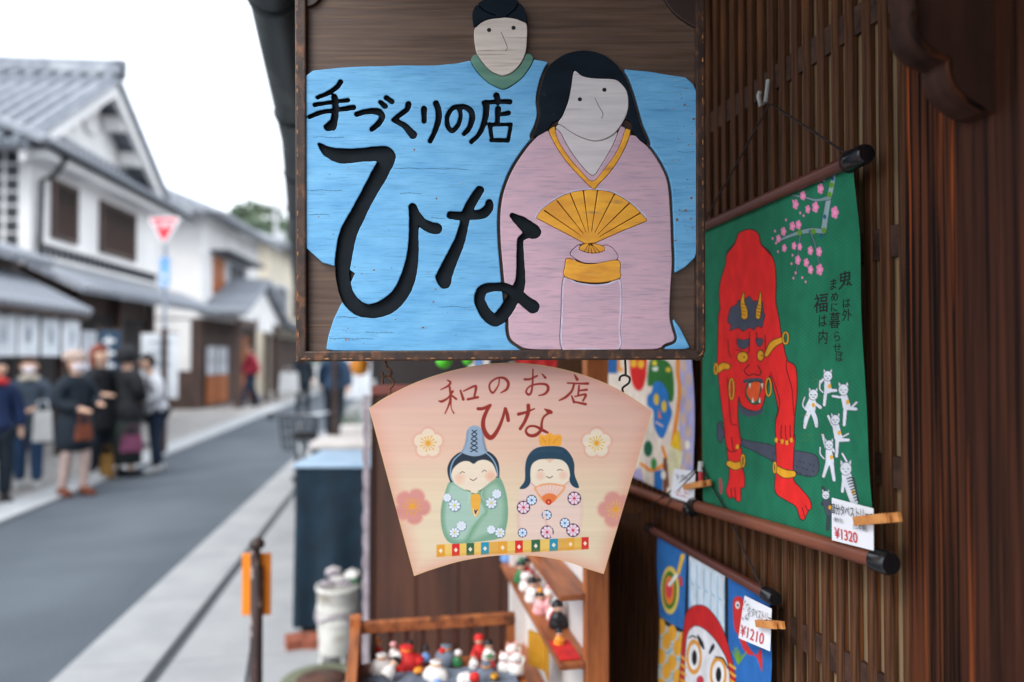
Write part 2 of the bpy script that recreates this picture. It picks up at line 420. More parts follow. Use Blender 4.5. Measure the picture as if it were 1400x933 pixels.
def roof(parent, A, B_, C, D_, n, r=.05, th=.09, mt=None, name='roof'):
    """tiled slope: eave A-B, ridge D-C; round tile rows run from eave to ridge"""
    mt = mt or m_tile; A, B_, C, D_ = [Vector(p) for p in (A, B_, C, D_)]
    nrm = (B_ - A).cross(D_ - A).normalized()
    if nrm.z < 0: nrm = -nrm
    b = MB(); lo = [p - nrm * th for p in (A, B_, C, D_)]
    b.add([A, B_, C, D_] + lo, [(0, 1, 2, 3), (7, 6, 5, 4), (0, 4, 5, 1), (1, 5, 6, 2), (2, 6, 7, 3), (3, 7, 4, 0)])
    rf = b.build(name, mt, parent)
    rect = ((B_ - A) - (C - D_)).length < .05; me = None
    for i in range(n):
        t = (i + .5) / n; e = A.lerp(B_, t); g = D_.lerp(C, t)
        if me is None or not rect:
            b = MB(); b.tube([nrm * r * .25 - (g - e).normalized() * .03, (g - e) + nrm * r * .25], r, 7); me = b.mesh('tile_row', mt)
        link('tile_row', me, None, rf, e)
    return rf
def lattice_window(parent, x, y0, y1, z0, z1, n, name='window', fr_m=None):
    """dark slatted window in a facade that faces +x"""
    fr_m = fr_m or m_wood
    b = MB(); b.box((x - .03, y0, z0), (x + .012, y1, z1)); wdw = b.build(name, m_hole, parent)
    b = MB()
    for a, c in (((x, y0 - .05, z0 - .05), (x + .06, y0 + .03, z1 + .05)), ((x, y1 - .03, z0 - .05), (x + .06, y1 + .05, z1 + .05)), ((x, y0 + .031, z0 - .05), (x + .058, y1 - .031, z0 + .03)), ((x, y0 + .031, z1 - .03), (x + .058, y1 - .031, z1 + .05))): b.box(a, c)
    b.build('window_frame', fr_m, wdw); sb = MB(); sb.box((x + .013, -.02, z0 + .031), (x + .045, .02, z1 - .031)); sm = sb.mesh('slat', fr_m)
    for i in range(n): link('slat', sm, None, wdw, (0, y0 + (y1 - y0) * (i + .5) / n, 0))
    return wdw
HR = R(-5.5)
# --- the gabled merchant house
hA = thing('gabled_house', 'white plaster merchant house with grey tiled gable facing the street', 'house', (-5.5, 12.8, 0), HR)
L = 5.1
b = MB(); b.box((-8, 0, 3.0), (0, L, 4.95)); b.build('upper_wall', m_plas, hA)
b = MB(); b.prism([(.15, 4.95), (L - .15, 4.95), (L / 2, 6.85)], 0, -8, -.35); b.build('gable_wall', m_plas, hA)
b = MB(); b.box((-8, .05, -.03), (-.25, L - .05, 3.0)); b.build('lower_wall', m_wood, hA)
ez, rz_ = 4.78, 6.98
roof(hA, (.25, -.6, ez), (-8.4, -.6, ez), (-8.4, L / 2, rz_), (.25, L / 2, rz_), 30, .07)
roof(hA, (.25, L + .6, ez), (-8.4, L + .6, ez), (-8.4, L / 2, rz_), (.25, L / 2, rz_), 30, .07)
b = MB(); b.box((-8.45, L / 2 - .16, rz_ - .02), (.3, L / 2 + .16, rz_ + .2), ch=.03); b.tube([(-8.45, L / 2, rz_ + .25), (.34, L / 2, rz_ + .25)], .09, 8); b.build('ridge', m_tile, hA)
b = MB(); b.box((.1, L / 2 - .14, rz_ - .05), (.32, L / 2 + .14, rz_ + .3), ch=.05); b.build('ridge_end_tile', m_tiled, hA)
for s in (0, 1):                           # bargeboards under the rakes, with white soffit blocks
    y = (lambda t: -.45 + (L / 2 + .45) * t) if s == 0 else (lambda t: L + .45 - (L / 2 + .45) * t)
    b = MB(); z = lambda t: ez + (rz_ - ez) * (t * .965 + .03) - .12
    b.prism([(y(0), z(0)), (y(1), z(1)), (y(1), z(1) - .26), (y(0), z(0) - .2)], 0, .06, .16); b.build('bargeboard', m_plas, hA)
    for t in (.25, .55, .8):
        b = MB(); b.box((-.3, y(t) - .12, z(t) - .34), (.055, y(t) + .12, z(t) - .06)); b.build('purlin_end', m_plas, hA)
roof(hA, (.5, -.6, 4.86), (.5, L + .6, 4.86), (-.34, L + .6, 5.2), (-.34, -.6, 5.2), 34, .05, name='skirt_roof')
b = MB(); b.box((.002, -.3, 4.62), (.42, L + .3, 4.75)); b.build('eave_soffit', m_plas, hA)
b = MB(); b.tube([(.55, -.6, 4.78), (.55, L + .6, 4.78)], .055, 8); b.build('eave_gutter', m_tiled, hA)
b = MB(); b.tube([(.5, .1, 4.74), (.3, .12, 4.45), (.1, .12, 4.35), (.08, .12, 3.0)], .045, 8); b.build('downpipe', m_pipe, hA)
lattice_window(hA, 0, .62, 1.35, 3.55, 4.45, 6); lattice_window(hA, 0, 2.3, 3.75, 3.55, 4.45, 12)
b = MB(); b.box((.002, .2, 3.1), (.07, L, 3.16)); b.box((.002, .2, 3.36), (.07, L, 3.42)); b.build('base_moulding', m_plas, hA)
tb = MB(); tb.box((.002, -.04, 3.165), (.05, .04, 3.355)); tm = tb.mesh('moulding_block', m_namako)
for i in range(24): link('moulding_block', tm, None, hA, (0, .35 + i * .195, 0))
gb = MB(); gb.box((-.348, -.05, 5.3), (-.3, .05, 5.5)); gm = gb.mesh('gable_block', m_tile)
for i in range(16): link('gable_block', gm, None, hA, (0, .75 + i * .24, 0))
b = MB(); b.lathe([(.02, -.02), (.28, -.02), (.3, .02), (.22, .05), (.02, .06)], (0, 0, 0), 14)
o = b.build('gable_crest', m_plas, hA); o.location = (-.33, L / 2, 6.1); o.rotation_euler = (0, math.pi / 2, 0)
nb = MB(); nb.box((-.09, -.012, -.09), (.09, .0, .09)); nm_ = nb.mesh('wall_tile', m_namako)
for i in range(4):
    for j in range(8): link('wall_tile', nm_, None, hA, (-.28 - i * .24, -.001, 3.15 + j * .22))
b = MB(); b.box((-2.2, -.03, 3.5), (-1.3, -.001, 4.5)); b.build('side_window', m_wood, hA)
roof(hA, (.85, 0, 2.62), (.85, L + 1.6, 2.62), (.0, L + 1.6, 3.02), (.0, 0, 3.02), 36, .05, name='pent_roof')
b = MB(); b.box((-.2, .3, .1), (-.18, L - .2, 2.3)); b.build('shopfront_opening', m_hole, hA)
for y in (.1, 1.7, 3.4, 5.0):
    b = MB(); b.box((-.2, y - .07, 0), (-.05, y + .07, 2.7)); b.build('post', m_wood, hA)
b = MB(); b.box((-.19, 2.0, .5), (-.16, 3.2, 2.0)); b.build('shop_screen', m_paper, hA)
# --- the low shop next to it, with a split curtain
hN = thing('low_shop', 'low tiled shop with dark front next to the gabled house', 'shop', (-5.45, 7.2, 0), R(-3))
b = MB(); b.box((-5, 0, 0), (-.3, 5.2, 3.1)); b.build('wall', m_wood, hN)
b = MB(); b.box((-.3, .2, .05), (-.28, 5.1, 2.1)); b.build('shopfront_opening', m_hole, hN)
roof(hN, (.75, -1, 2.2), (.75, 5.2, 2.2), (-.3, 5.2, 2.75), (-.3, -1, 2.75), 36, .05, name='pent_roof')
roof(hN, (.2, -1, 2.95), (.2, 5.2, 2.95), (-2.5, 5.2, 3.9), (-2.5, -1, 3.9), 30, .06)
b = MB(); b.tube([(.7, -1, 2.12), (.7, 5.2, 2.12)], .04, 8); b.build('eave_beam', m_wood, hN)
for y in (.3, 2.8, 5.1):
    b = MB(); b.box((.3, y - .06, 0), (.42, y + .06, 2.3)); b.build('post', m_wood, hN)
m_noren = pm('noren_white_cloth', S(226, 230, 234), S(206, 211, 217), (3, 3, 3), .85)
m_mark = pm('noren_grey_marks', S(176, 184, 194), S(160, 168, 178), (5, 5, 5), .85)
nr = thing('shop_curtain', 'white split shop curtain hanging under the low tiled eave', 'curtain', (-4.78, 10.1, 1.5), R(-5))
b = MB(); b.tube([(0, -.1, .58), (0, 2.3, .58)], .018, 8); b.build('rod', m_wood, nr)
for i in range(4):
    b = MB(); n = 10; y0 = .57 * i
    vs = [(.02 * math.sin(k * .9 + i) * (1 - r_ * .2), y0 + .55 * k / n, .58 - .56 * r_) for r_ in (0, .33, .66, 1) for k in range(n + 1)]
    b.add(vs, [(r_ * (n + 1) + k, r_ * (n + 1) + k + 1, (r_ + 1) * (n + 1) + k + 1, (r_ + 1) * (n + 1) + k) for r_ in range(3) for k in range(n)], True); pnl = b.build('curtain_panel', m_noren, nr)
    b = MB(); b.box((.024, y0 + .25, .2), (.028, y0 + .31, .42)); b.box((.024, y0 + .22, .29), (.0275, y0 + .34, .32)); b.build('printed_mark', m_mark, pnl)
# --- the white house with the porch
hB = thing('white_house', 'white two storey house with a tiled porch gable and orange doors', 'house', (-5.0, 22.0, 0), HR)
b = MB(); b.box((-7, 0, 2.6), (0, 6.0, 5.6)); b.build('upper_wall', m_plas, hB)
b = MB(); b.box((-7, .02, -.03), (-.05, 5.98, 2.6)); b.build('lower_wall', m_wood, hB)
b = MB(); b.box((-6.9, -.012, 1.1), (-.3, .018, 2.55)); b.build('plaster_panel', m_plas, hB)
roof(hB, (.75, -.7, 5.5), (.75, 6.6, 5.5), (-3, 6.0, 7.1), (-3, .4, 7.1), 30, .06)
roof(hB, (.75, -.7, 5.5), (-7, -.7, 5.5), (-3.2, .4, 7.1), (-3, .4, 7.1), 24, .06)
b = MB(); b.box((-3.2, .3, 7.05), (-2.8, 6.1, 7.36), ch=.04); b.build('ridge', m_tile, hB)
b = MB(); b.box((.0, .9, 3.4), (.03, 2.0, 4.5)); b.build('orange_window', m_orng, hB)  # upper window filled with a plain orange wood panel
lattice_window(hB, 0, 2.3, 4.3, 3.4, 4.5, 4, fr_m=m_paper)
b = MB(); b.box((-2.4, -.04, 3.0), (-1.3, -.002, 4.2)); b.build('side_window', m_wood, hB)
b = MB(); b.box((.002, .7, 4.55), (.6, 4.6, 4.66)); b.build('window_hood', m_tiled, hB)
roof(hB, (1.3, -.3, 2.75), (-.0, -.3, 2.75), (-.0, 2.6, 3.95), (1.3, 2.6, 3.95), 10, .055, name='porch_roof')
roof(hB, (1.3, 5.5, 2.75), (-.0, 5.5, 2.75), (-.0, 2.6, 3.95), (1.3, 2.6, 3.95), 10, .055, name='porch_roof')
b = MB(); b.prism([(.0, 2.6), (5.2, 2.6), (2.6, 3.72)], 0, .0, 1.0); b.build('porch_gable', m_plas, hB)
b = MB(); b.box((.9, .2, 2.35), (1.02, 5.0, 2.6)); b.build('porch_beam', m_wood, hB)
for y in (.3, 1.9, 3.6, 4.9):
    b = MB(); b.box((.85, y - .08, 0), (1.0, y + .08, 2.36)); b.build('post', m_wood, hB)
b = MB(); b.box((1.03, 1.9, 2.3), (1.1, 3.6, 2.75)); b.build('name_board', m_plas, hB)
for y in (-.0, 1.05):
    b = MB(); b.box((.0, y + .4, .1), (.03, y + 1.35, .95)); dd = b.build('door_panel', m_orng, hB)
    b = MB(); b.box((.0, y + .45, .97), (.028, y + 1.3, 1.8)); b.build('paper_pane', m_paper, dd)
    b = MB(); b.box((.03, y + .86, .97), (.04, y + .89, 1.8)); b.box((.03, y + .45, 1.36), (.039, y + 1.3, 1.39)); b.build('glazing_bar', m_wood, dd)
b = MB(); b.box((.0, 3.9, .1), (.03, 4.8, 2.2)); b.build('door_panel', m_orng, hB)
# back wall of the house on the side seen from the street: paler panel by the porch
# --- cream house further on
hC = thing('cream_house', 'cream rendered house with low tiled roof beyond the porch', 'house', (-4.4, 30.5, 0), HR)
b = MB(); b.box((-6, 0, -.03), (0, 7, 6.0)); b.build('wall', m_cream, hC)
roof(hC, (.7, -.5, 6.0), (.7, 7.4, 6.0), (-3, 7.0, 7.4), (-3, .2, 7.4), 24, .07); roof(hC, (.7, -.5, 6.0), (-6.4, -.5, 6.0), (-3.1, .2, 7.4), (-3, .2, 7.4), 20, .07)
lattice_window(hC, 0, 1.0, 3.2, 3.3, 4.5, 5, fr_m=m_paper); lattice_window(hC, 0, 4.4, 6.2, 3.3, 4.5, 5)
roof(hC, (1.2, 0, 2.5), (1.2, 7, 2.5), (0, 7, 3.0), (0, 0, 3.0), 24, .06, mt=m_tiled, name='pent_roof')
b = MB(); b.box((.002, .3, .1), (.05, 6.6, 2.3)); b.build('shopfront', m_wood, hC)
# --- pale building closing the street
hD = thing('pale_shop', 'pale shop front closing the far end of the street', 'shop', (-3.2, 44, 0), R(-4))
b = MB(); b.box((0, 0, 0), (13, 6, 5.2)); b.build('wall', m_plas, hD)
roof(hD, (-.5, -.8, 5.1), (13.5, -.8, 5.1), (13, 3, 6.6), (0, 3, 6.6), 40, .07)
for x in (1.0, 4.2, 7.6):
    b = MB(); b.box((x, -.03, .1), (x + 2.2, -.002, 2.3)); b.build('opening', m_hole, hD)
    b = MB(); b.box((x - .2, -.5, 2.35), (x + 2.4, -.002, 2.6)); b.build('awning', m_cream, hD)
for x in (1.2, 5.0, 8.5):
    b = MB(); b.box((x, -.03, 3.2), (x + 1.6, -.002, 4.4)); b.build('window', m_wood, hD)
# --- hill, utility pole
m_hill = pm('hill_green', S(112, 124, 106), S(92, 106, 92), (.12, .12, .12), .9)
b = MB(); n = 26; m = 10; vs = []; fs = []
for i in range(m + 1):
    for j in range(n):
        a = 2 * math.pi * j / n; rr = 1 - i / m; zz = (1 - rr ** 2.2) * 33 + .9 * math.sin(j * 2.3 + i)
        vs.append((rr * 18 * math.cos(a), rr * 15 * math.sin(a), zz if i else -1))
fs = [(i * n + j, i * n + (j + 1) % n, (i + 1) * n + (j + 1) % n, (i + 1) * n + j) for i in range(m) for j in range(n)]
b.add(vs, fs, True); hp = D(350, 487, 155); tag(b.build('hill', m_hill, None, (hp.x, hp.y, -.5)), kind='structure')
m_leafd = pm('far_foliage', S(108, 122, 96), S(84, 100, 84), (.6, .6, .6), .9)
lv = []; lf = []
for i in range(5200):                      # the wood that covers the hill reads as one mass
    a = random.uniform(0, 6.283); rr = math.sqrt(random.random()); zz = (1 - rr ** 2.2) * 33
    cl = math.sin(a * 9 + rr * 14) + math.sin(rr * 31 + a * 4); c = Vector((rr * 18 * math.cos(a), rr * 15 * math.sin(a), zz + random.uniform(0, 1.2) + .5 * cl))
    u_ = Vector((random.gauss(0, 1), random.gauss(0, 1), random.gauss(0, 1))).normalized(); v_ = u_.orthogonal().normalized(); s_ = random.uniform(.4, .9); k = len(lv)
    lv += [c - u_ * s_, c + v_ * s_, c + u_ * s_, c - v_ * s_]; lf.append((k, k + 1, k + 2, k + 3))
b = MB(); b.add(lv, lf); tag(b.build('hill_wood', m_leafd, None, (hp.x, hp.y, -.5)), 'green wooded hill beyond the houses', kind='stuff')
m_pole = pm('pale_concrete_pole', S(190, 192, 194), S(170, 172, 174), (3, 3, 3), .8)
pp = D(376, 487, 58); up = thing('utility_pole', 'pale utility pole with crossarms rising beside the green hill', 'pole', (pp.x, pp.y, 0))
b = MB(); b.tube([(0, 0, -.1), (0, 0, 14.2)], [.22, .14], 10); b.build('mast', m_pole, up)
for z in (12.4, 13.4):
    b = MB(); b.box((-1.1, -.06, z), (1.1, .06, z + .12)); ar = b.build('crossarm', m_pole, up)
    for x in (-.9, -.4, .4, .9):
        b = MB(); b.lathe([(.05, 0), (.08, .06), (.05, .12), (.07, .18), (.03, .24)], (x, 0, z + .12), 8); b.build('insulator', m_plas, ar)
b = MB(); b.lathe([(.28, 10.4), (.3, 10.5), (.3, 11.3), (.26, 11.4)], (.45, 0, 0), 12); b.build('transformer', m_pole, up)
# ================================================================ the carved shop sign
SD = 1.0
SFR = Fr(D(686, 491, SD), -YAW)
A_ = ZM(400, 0, 4.6667); B_ = ZM(680, 0, 4.6667); C_ = ZM(400, 180, 4.6667); D_ = ZM(680, 180, 4.6667); E_ = ZM(400, 330, 4.6667); F_ = ZM(680, 330, 4.6667)
PW = 1.06
m_board = pm('sign_board_brown', S(110, 86, 72, .85), S(82, 59, 46, .85), (5, 5, 150), .5, .2, c3=S(120, 92, 66, .8), scale3=(8, 8, 220), lo3=.55, hi3=.75)
m_corner = pm('sign_corner_brown', S(72, 52, 44, .8), S(56, 40, 34, .8), (3, 3, 50), .5, .2)
m_rail = pm('sign_rail_worn', S(74, 50, 38), S(46, 32, 27), (50, 50, 50), .55, .4, c3=S(140, 90, 54), scale3=(90, 90, 50), lo3=.55, hi3=.85)
m_blue = pm('robe_blue_paint', S(124, 190, 230, PW), S(80, 150, 202, PW), (13, 13, 46), .55, .12, lo=.22, hi=.78, detail=9.0, c3=S(60, 118, 162, PW), scale3=(34, 34, 640), lo3=.52, hi3=.98)
m_pink = pm('kimono_pink_paint', S(214, 172, 184, PW), S(178, 154, 170, PW), (18, 18, 80), .58, .12, lo=.25, hi=.8, detail=9.0, c3=S(140, 126, 144, PW), scale3=(34, 34, 520), lo3=.52, hi3=.95)
m_lav = pm('pale_outline_paint', S(208, 198, 216, PW), S(186, 172, 196, PW), (40, 40, 90), .6, .1)
m_pale = pm('face_white_paint', S(214, 206, 206, PW), S(196, 188, 190, PW), (9, 9, 80), .55, .15, c3=S(160, 150, 150, PW), scale3=(10, 10, 160), lo3=.62, hi3=.85)
m_paleM = pm('face_cream_paint', S(216, 202, 192, PW), S(196, 182, 172, PW), (9, 9, 110), .55, .18, c3=S(150, 132, 120, PW), scale3=(10, 10, 190), lo3=.6, hi3=.82)
m_gold = pm('ochre_paint', S(240, 172, 50, PW), S(212, 142, 44, PW), (20, 20, 60), .5, .2, c3=S(150, 110, 76, PW), scale3=(24, 24, 110), lo3=.62, hi3=.8)
m_navy = pm('hair_navy_paint', S(20, 32, 43), S(15, 24, 33), (20, 20, 40), .65, .15, spec=.12, c3=S(48, 64, 78), scale3=(60, 60, 90), lo3=.68, hi3=.85)
m_green = pm('collar_green_paint', S(96, 138, 120, PW), S(74, 118, 104, PW), (12, 12, 80), .5, .2)
m_groove = pm('groove_brown', S(70, 42, 30), S(46, 28, 22), (30, 30, 60), .6, .2)
m_letter = pm('letter_slate_paint', S(30, 37, 44), S(23, 29, 34), (30, 30, 30), .7, .12, spec=.1)
m_lwall = pm('letter_paint_shaded', S(13, 14, 16), S(8, 9, 11), (30, 30, 30), .8, spec=.05)  # letter paint taken near black, with the carving's inner shade in its colour
m_dark = pm('eye_black', S(20, 17, 16), S(12, 10, 10), (50, 50, 50), .4)
m_chip = pm('bare_wood_chip', S(176, 118, 80, .9), S(120, 84, 62, .9), (80, 80, 80), .7, .3)

sign = thing('shop_sign', 'carved wooden shop sign of a robed doll couple with black lettering on blue', 'shop sign', SFR.O, SFR.rz)
GX, GY = grid(402, -60, 964, 498, 1.0)
# lettering, one list of brush strokes for each character
chars = {
 '手': A_([(315, 535, 17), (292, 572, 15), (235, 610, 13), (166, 638, 10)]), }
L1 = [
 [A_([(315, 538, 16), (292, 570, 15), (235, 608, 14), (168, 636, 11)]), A_([(150, 683, 13), (250, 667, 12), (363, 652, 13)]), A_([(118, 758, 14), (200, 728, 14), (285, 716, 13), (398, 698, 16)]),
  A_([(277, 634, 20), (283, 700, 20), (274, 780, 23), (248, 815, 28), (232, 824, 24)]), A_([(272, 800, 22), (268, 824, 20)])],
 [A_([(415, 742, 15), (480, 724, 17), (548, 724, 20), (578, 752, 19), (560, 795, 18), (512, 838, 14)]), A_([(566, 664, 13), (597, 690, 17)]), A_([(604, 637, 16), (640, 662, 16)])],
 [A_([(745, 678, 19), (735, 710, 16), (690, 745, 15), (652, 778, 15)]), A_([(652, 778, 15), (720, 815, 18), (774, 872, 25)])],
 [A_([(843, 708, 18), (845, 786, 15)]), A_([(919, 674, 19), (936, 720, 19), (932, 790, 18), (908, 860, 16), (881, 913, 15)])],
 [A_([(1066, 702, 14), (1075, 760, 13), (1052, 822, 14), (1018, 845, 15), (992, 812, 14), (992, 750, 14), (1028, 702, 14), (1090, 692, 15), (1140, 722, 18), (1148, 775, 18), (1126, 835, 16), (1098, 866, 14)])],
 [A_([(1303, 624, 20), (1311, 650, 17)]), A_([(1222, 668, 13), (1310, 662, 14), (1386, 663, 16)]), A_([(1237, 672, 21), (1236, 740, 18), (1216, 820, 16), (1182, 880, 14), (1143, 917, 14)]),
  A_([(1312, 708, 18), (1308, 792, 14)]), A_([(1322, 745, 12), (1378, 734, 15)]), A_([(1256, 808, 11), (1394, 806, 10)]), A_([(1258, 806, 13), (1275, 900, 11)]), A_([(1395, 806, 11), (1376, 904, 12)]), A_([(1271, 905, 13), (1374, 908, 13)])],
 [C_([(178, 92, 10), (232, 138, 32), (320, 165, 47), (430, 161, 43), (540, 152, 46), (600, 162, 55), (608, 190, 50), (578, 250, 50), (545, 310, 50), (484, 420, 47), (430, 525, 48), (366, 650, 54), (341, 760, 54), (328, 860, 49), (328, 935, 44), (348, 1028, 44), (378, 1085, 46), (430, 1130, 46), (490, 1148, 43), (565, 1137, 49), (635, 1100, 52), (700, 1030, 50), (740, 940, 47), (765, 840, 40), (775, 750, 33), (778, 650, 29), (777, 560, 28), (772, 490, 26)]),
  C_([(775, 495, 25), (795, 545, 28), (840, 595, 31), (890, 621, 35), (924, 626, 34)])],
 [C_([(1012, 540, 25), (1060, 546, 26), (1150, 541, 28), (1216, 530, 32), (1252, 497, 28), (1256, 463, 23)]), C_([(1196, 383, 27), (1152, 450, 30), (1112, 530, 30), (1096, 600, 28), (1070, 700, 33), (1026, 800, 39), (990, 880, 45), (968, 936, 49), (974, 966, 40)]), C_([(975, 905, 48), (934, 930, 20)]),
  D_([(97, 545, 17), (150, 583, 36), (215, 636, 48), (236, 650, 42)]), D_([(205, 655, 30), (170, 675, 22), (147, 700, 20), (145, 760, 22), (147, 850, 25), (148, 935, 30), (135, 1000, 38), (100, 1070, 40), (50, 1150, 42), (-10, 1205, 40), (-60, 1178, 38), (-92, 1130, 36), (-112, 1070, 33), (-90, 1013, 32), (-28, 997, 27), (45, 998, 28), (90, 1018, 31), (140, 1052, 36), (185, 1092, 38), (226, 1122, 42)])],
]
SDL = np.full(GX.shape, 1e9)
for st in L1:
    dl = sd_strokes(GX, GY, st) + .35 * np.sin(GX * .31 + 1.7 * np.sin(GY * .23)) * np.sin(GY * .27 + 1.3 * np.sin(GX * .19)); SDL = np.minimum(SDL, dl)
    lf = contours(GX, GY, dl, 0.6); o = plate(SFR, lf, .0012, .0026, 'carved_letter', m_letter, sign)
    plate(SFR, contours(GX, GY, dl, -0.28), .0018, .0081, 'letter_wall', m_lwall, o, fill='NONE')
# outlines of the figures
robe = [(420, 107), (430, 99.6), (464, 95.4), (507, 93.6), (550, 92.8), (599, 92.6), (625, 90), (644, 85.7), (680, 84), (719.6, 77), (729, 84.6), (744, 86.8), (753, 88.3), (800, 90), (858, 98), (884, 100.7), (911, 105), (935, 109), (945.7, 118), (950.4, 128), (950.4, 200), (951, 308), (951.7, 340), (948, 353.6), (935, 366.4), (922, 374), (912, 374), (905, 390), (900, 415), (915, 432), (921, 439), (928.6, 450), (941.4, 475.7), (930, 479), (700, 481), (458, 480), (447.5, 478), (451, 459), (458, 437), (467.5, 418), (477, 397), (482, 385), (487, 375), (481, 370.6), (459, 365), (443, 360), (432, 351), (420, 340)]
kim_out = D_([(330, 5), (230, 70), (150, 170), (90, 270), (50, 370), (30, 450), (20, 550), (22, 700), (35, 850), (45, 960), (60, 1100), (72, 1210), (72, 1260), (85, 1320), (130, 1360), (200, 1388), (400, 1392), (960, 1392), (1060, 1357), (1120, 1328), (1105, 1260), (1090, 1180), (1096, 1000), (1105, 850), (1100, 700), (1095, 550), (1080, 350), (1040, 240), (970, 130), (900, 65), (845, 35), (600, 60)])
hairL = B_([(440, 360), (540, 340), (640, 355), (720, 400), (785, 470), (830, 560), (868, 680), (905, 810), (952, 925), (900, 900), (850, 845), (800, 822), (600, 700), (420, 760), (380, 802), (320, 842), (228, 886), (255, 812), (272, 740), (264, 650), (282, 550), (320, 450), (370, 400)])
sd_r = sd_poly(GX, GY, robe); sd_k = sd_poly(GX, GY, cat(kim_out, True, 4)); sd_h = sd_poly(GX, GY, cat(hairL, True, 5)); sd_lady = np.minimum(sd_k, sd_h)
sd_lady = np.minimum(sd_lady, sd_poly(GX, GY, D_([(372, -20), (300, -150), (850, -150), (800, 30), (600, 290), (440, 120)])))
collM = A_([(1142, 403), (1172, 365), (1250, 420)]) + B_([(60, 430), (182, 360), (228, 395), (170, 495), (110, 548), (45, 583)]) + A_([(1300, 568), (1240, 533), (1180, 472)])
faceM = A_([(1164, 205), (1200, 170), (1250, 147), (1320, 133)]) + B_([(60, 130), (125, 140), (167, 157), (188, 185), (189, 260), (180, 350), (150, 420), (100, 474), (45, 499)]) + A_([(1320, 495), (1262, 467), (1212, 412), (1176, 350), (1162, 280)])
hatM = A_([(1164, 192), (1148, 125), (1163, 72), (1200, 35), (1260, 0), (1320, -25)]) + B_([(20, -26), (85, -4), (135, 35), (172, 85), (189, 150), (185, 166), (125, 141), (60, 131)]) + A_([(1320, 134), (1250, 143), (1200, 166)])
faceL = B_([(487, 470), (540, 503), (620, 517), (735, 522), (785, 550), (822, 605), (830, 680), (820, 740), (790, 800), (745, 860), (690, 895), (620, 910), (540, 890), (470, 855), (410, 812), (385, 797), (415, 750), (450, 660), (470, 560)])
P = lambda pts, k=5: sd_poly(GX, GY, cat(pts, True, k) if k else pts)
sd_cm, sd_fm, sd_hm, sd_fl = P(collM), P(faceM), P(hatM), P(faceL)
sd_male = np.minimum(sd_fm, sd_hm)
# the brown board with its frame
bp = [(417, -50), (953, -50), (953, 486), (417, 486)]
plate(SFR, [bp], -.016, 0, 'back_board', m_board, sign)
for nm, q in (('frame_rail', [(408, -52), (418.5, -52), (419.5, 484), (411.5, 493), (409.5, 488)]), ('frame_rail', [(951.5, -52), (959, -52), (960, 480), (955, 489), (951.5, 484)]),
              ('frame_rail', [(411, 492.5), (419.8, 482.6), (951.2, 479.5), (957.5, 487), (950, 490), (700, 490.5)]), ('frame_rail', [(419, -52), (951, -52), (951, -44), (419, -44)])):
    plate(SFR, [[(a, b) for a, b in q]], -.018, .011, nm, m_rail, sign, bevel=.0022)
plate(SFR, [cat([(420, 11), (430, 8), (438, 0), (445, -14), (448, -30), (448, -43), (420, -43)], False, 3)], 0, .006, 'corner_inset', m_corner, sign, bevel=.0012)
plate(SFR, [cat([(950.5, 39), (936, 31), (921, 19), (907, 0), (897, -20), (893, -43), (950.5, -43)], False, 3)], 0, .006, 'corner_inset', m_corner, sign, bevel=.0012)
BV = .0009; bpx = BV / (SD / F)
def pl(sd_, h0, h1, nm, mt, bev=BV, par=None): return plate(SFR, contours(GX, GY, sd_, -bev / (SD / F)), h0, h1, nm, mt, par or sign, bev)
# robe, cut through by the letters and by the groove round the lady
wob = 0.35 * np.sin(GX * .11 + 2 * np.sin(GY * .07)) + 0.3 * np.sin(GY * .13 + GX * .03)
pl(np.maximum.reduce([sd_r + wob * .6, -SDL, -(sd_lady - 4.2), -(np.minimum(sd_cm, sd_male) - .6)]), 0, .008, 'blue_robe', m_blue, .0012)
pl(np.maximum(sd_cm, -(sd_male - .9)), 0, .009, 'collar', m_green)
pl(np.maximum(sd_fm, -(sd_hm - .7)), 0, .0102, 'face', m_paleM)
hl = sd_strokes(GX, GY, [A_([(1178, 50, 3), (1230, 95, 3), (1295, 122, 3)]), B_([(138, 40, 3), (112, 85, 3), (66, 122, 3)])])
pl(np.maximum(sd_hm, -hl), 0, .0112, 'hair', m_navy)
# lady: brown ground, raised pieces with carved grooves between
pl(np.maximum(sd_lady, -SDL), 0, .0052, 'figure_ground', m_groove)
white = D_([(372, -20), (405, 20), (440, 90), (500, 180), (600, 287), (660, 220), (730, 100), (765, 10), (770, -60), (600, -90), (450, -60)])
orange_o = D_([(330, -5), (360, 80), (430, 190), (520, 290), (605, 372), (640, 346), (720, 260), (790, 150), (842, 20), (820, -60), (600, -60), (400, -60)])
orange_i = D_([(368, -10), (395, 80), (460, 180), (532, 262), (605, 326), (680, 246), (750, 150), (795, 45), (800, -60), (600, -60), (420, -60)])
fanp = D_([(250, 552), (280, 510), (360, 450), (450, 405), (550, 385), (650, 385), (740, 405), (840, 465), (900, 520), (946, 572)]); fan_base = D_([(945, 578), (790, 640), (620, 716), (555, 720), (400, 638), (255, 562)])
handle = D_([(560, 722), (615, 722), (678, 745), (665, 771), (600, 781), (535, 766), (523, 745)])
hand = F_([(465, 92), (490, 50), (535, 28), (600, 72), (680, 32), (735, 55), (765, 112), (700, 138), (620, 145), (540, 138)])
sash = F_([(445, 115), (540, 147), (620, 150), (765, 127), (777, 195), (776, 238), (700, 262), (610, 269), (500, 255), (424, 224), (430, 170)])
apron = F_([(422, 237), (500, 264), (610, 280), (700, 272), (777, 250), (788, 400), (778, 560), (768, 690), (560, 692), (412, 690), (406, 460)])
sd_w, sd_oo, sd_oi, sd_hd, sd_fs, sd_ha, sd_ap = P(white), P(orange_o), P(orange_i), P(handle), sd_poly(GX, GY, cat(fanp, False, 4) + fan_base), P(hand), P(apron)
sd_sa = P(sash)
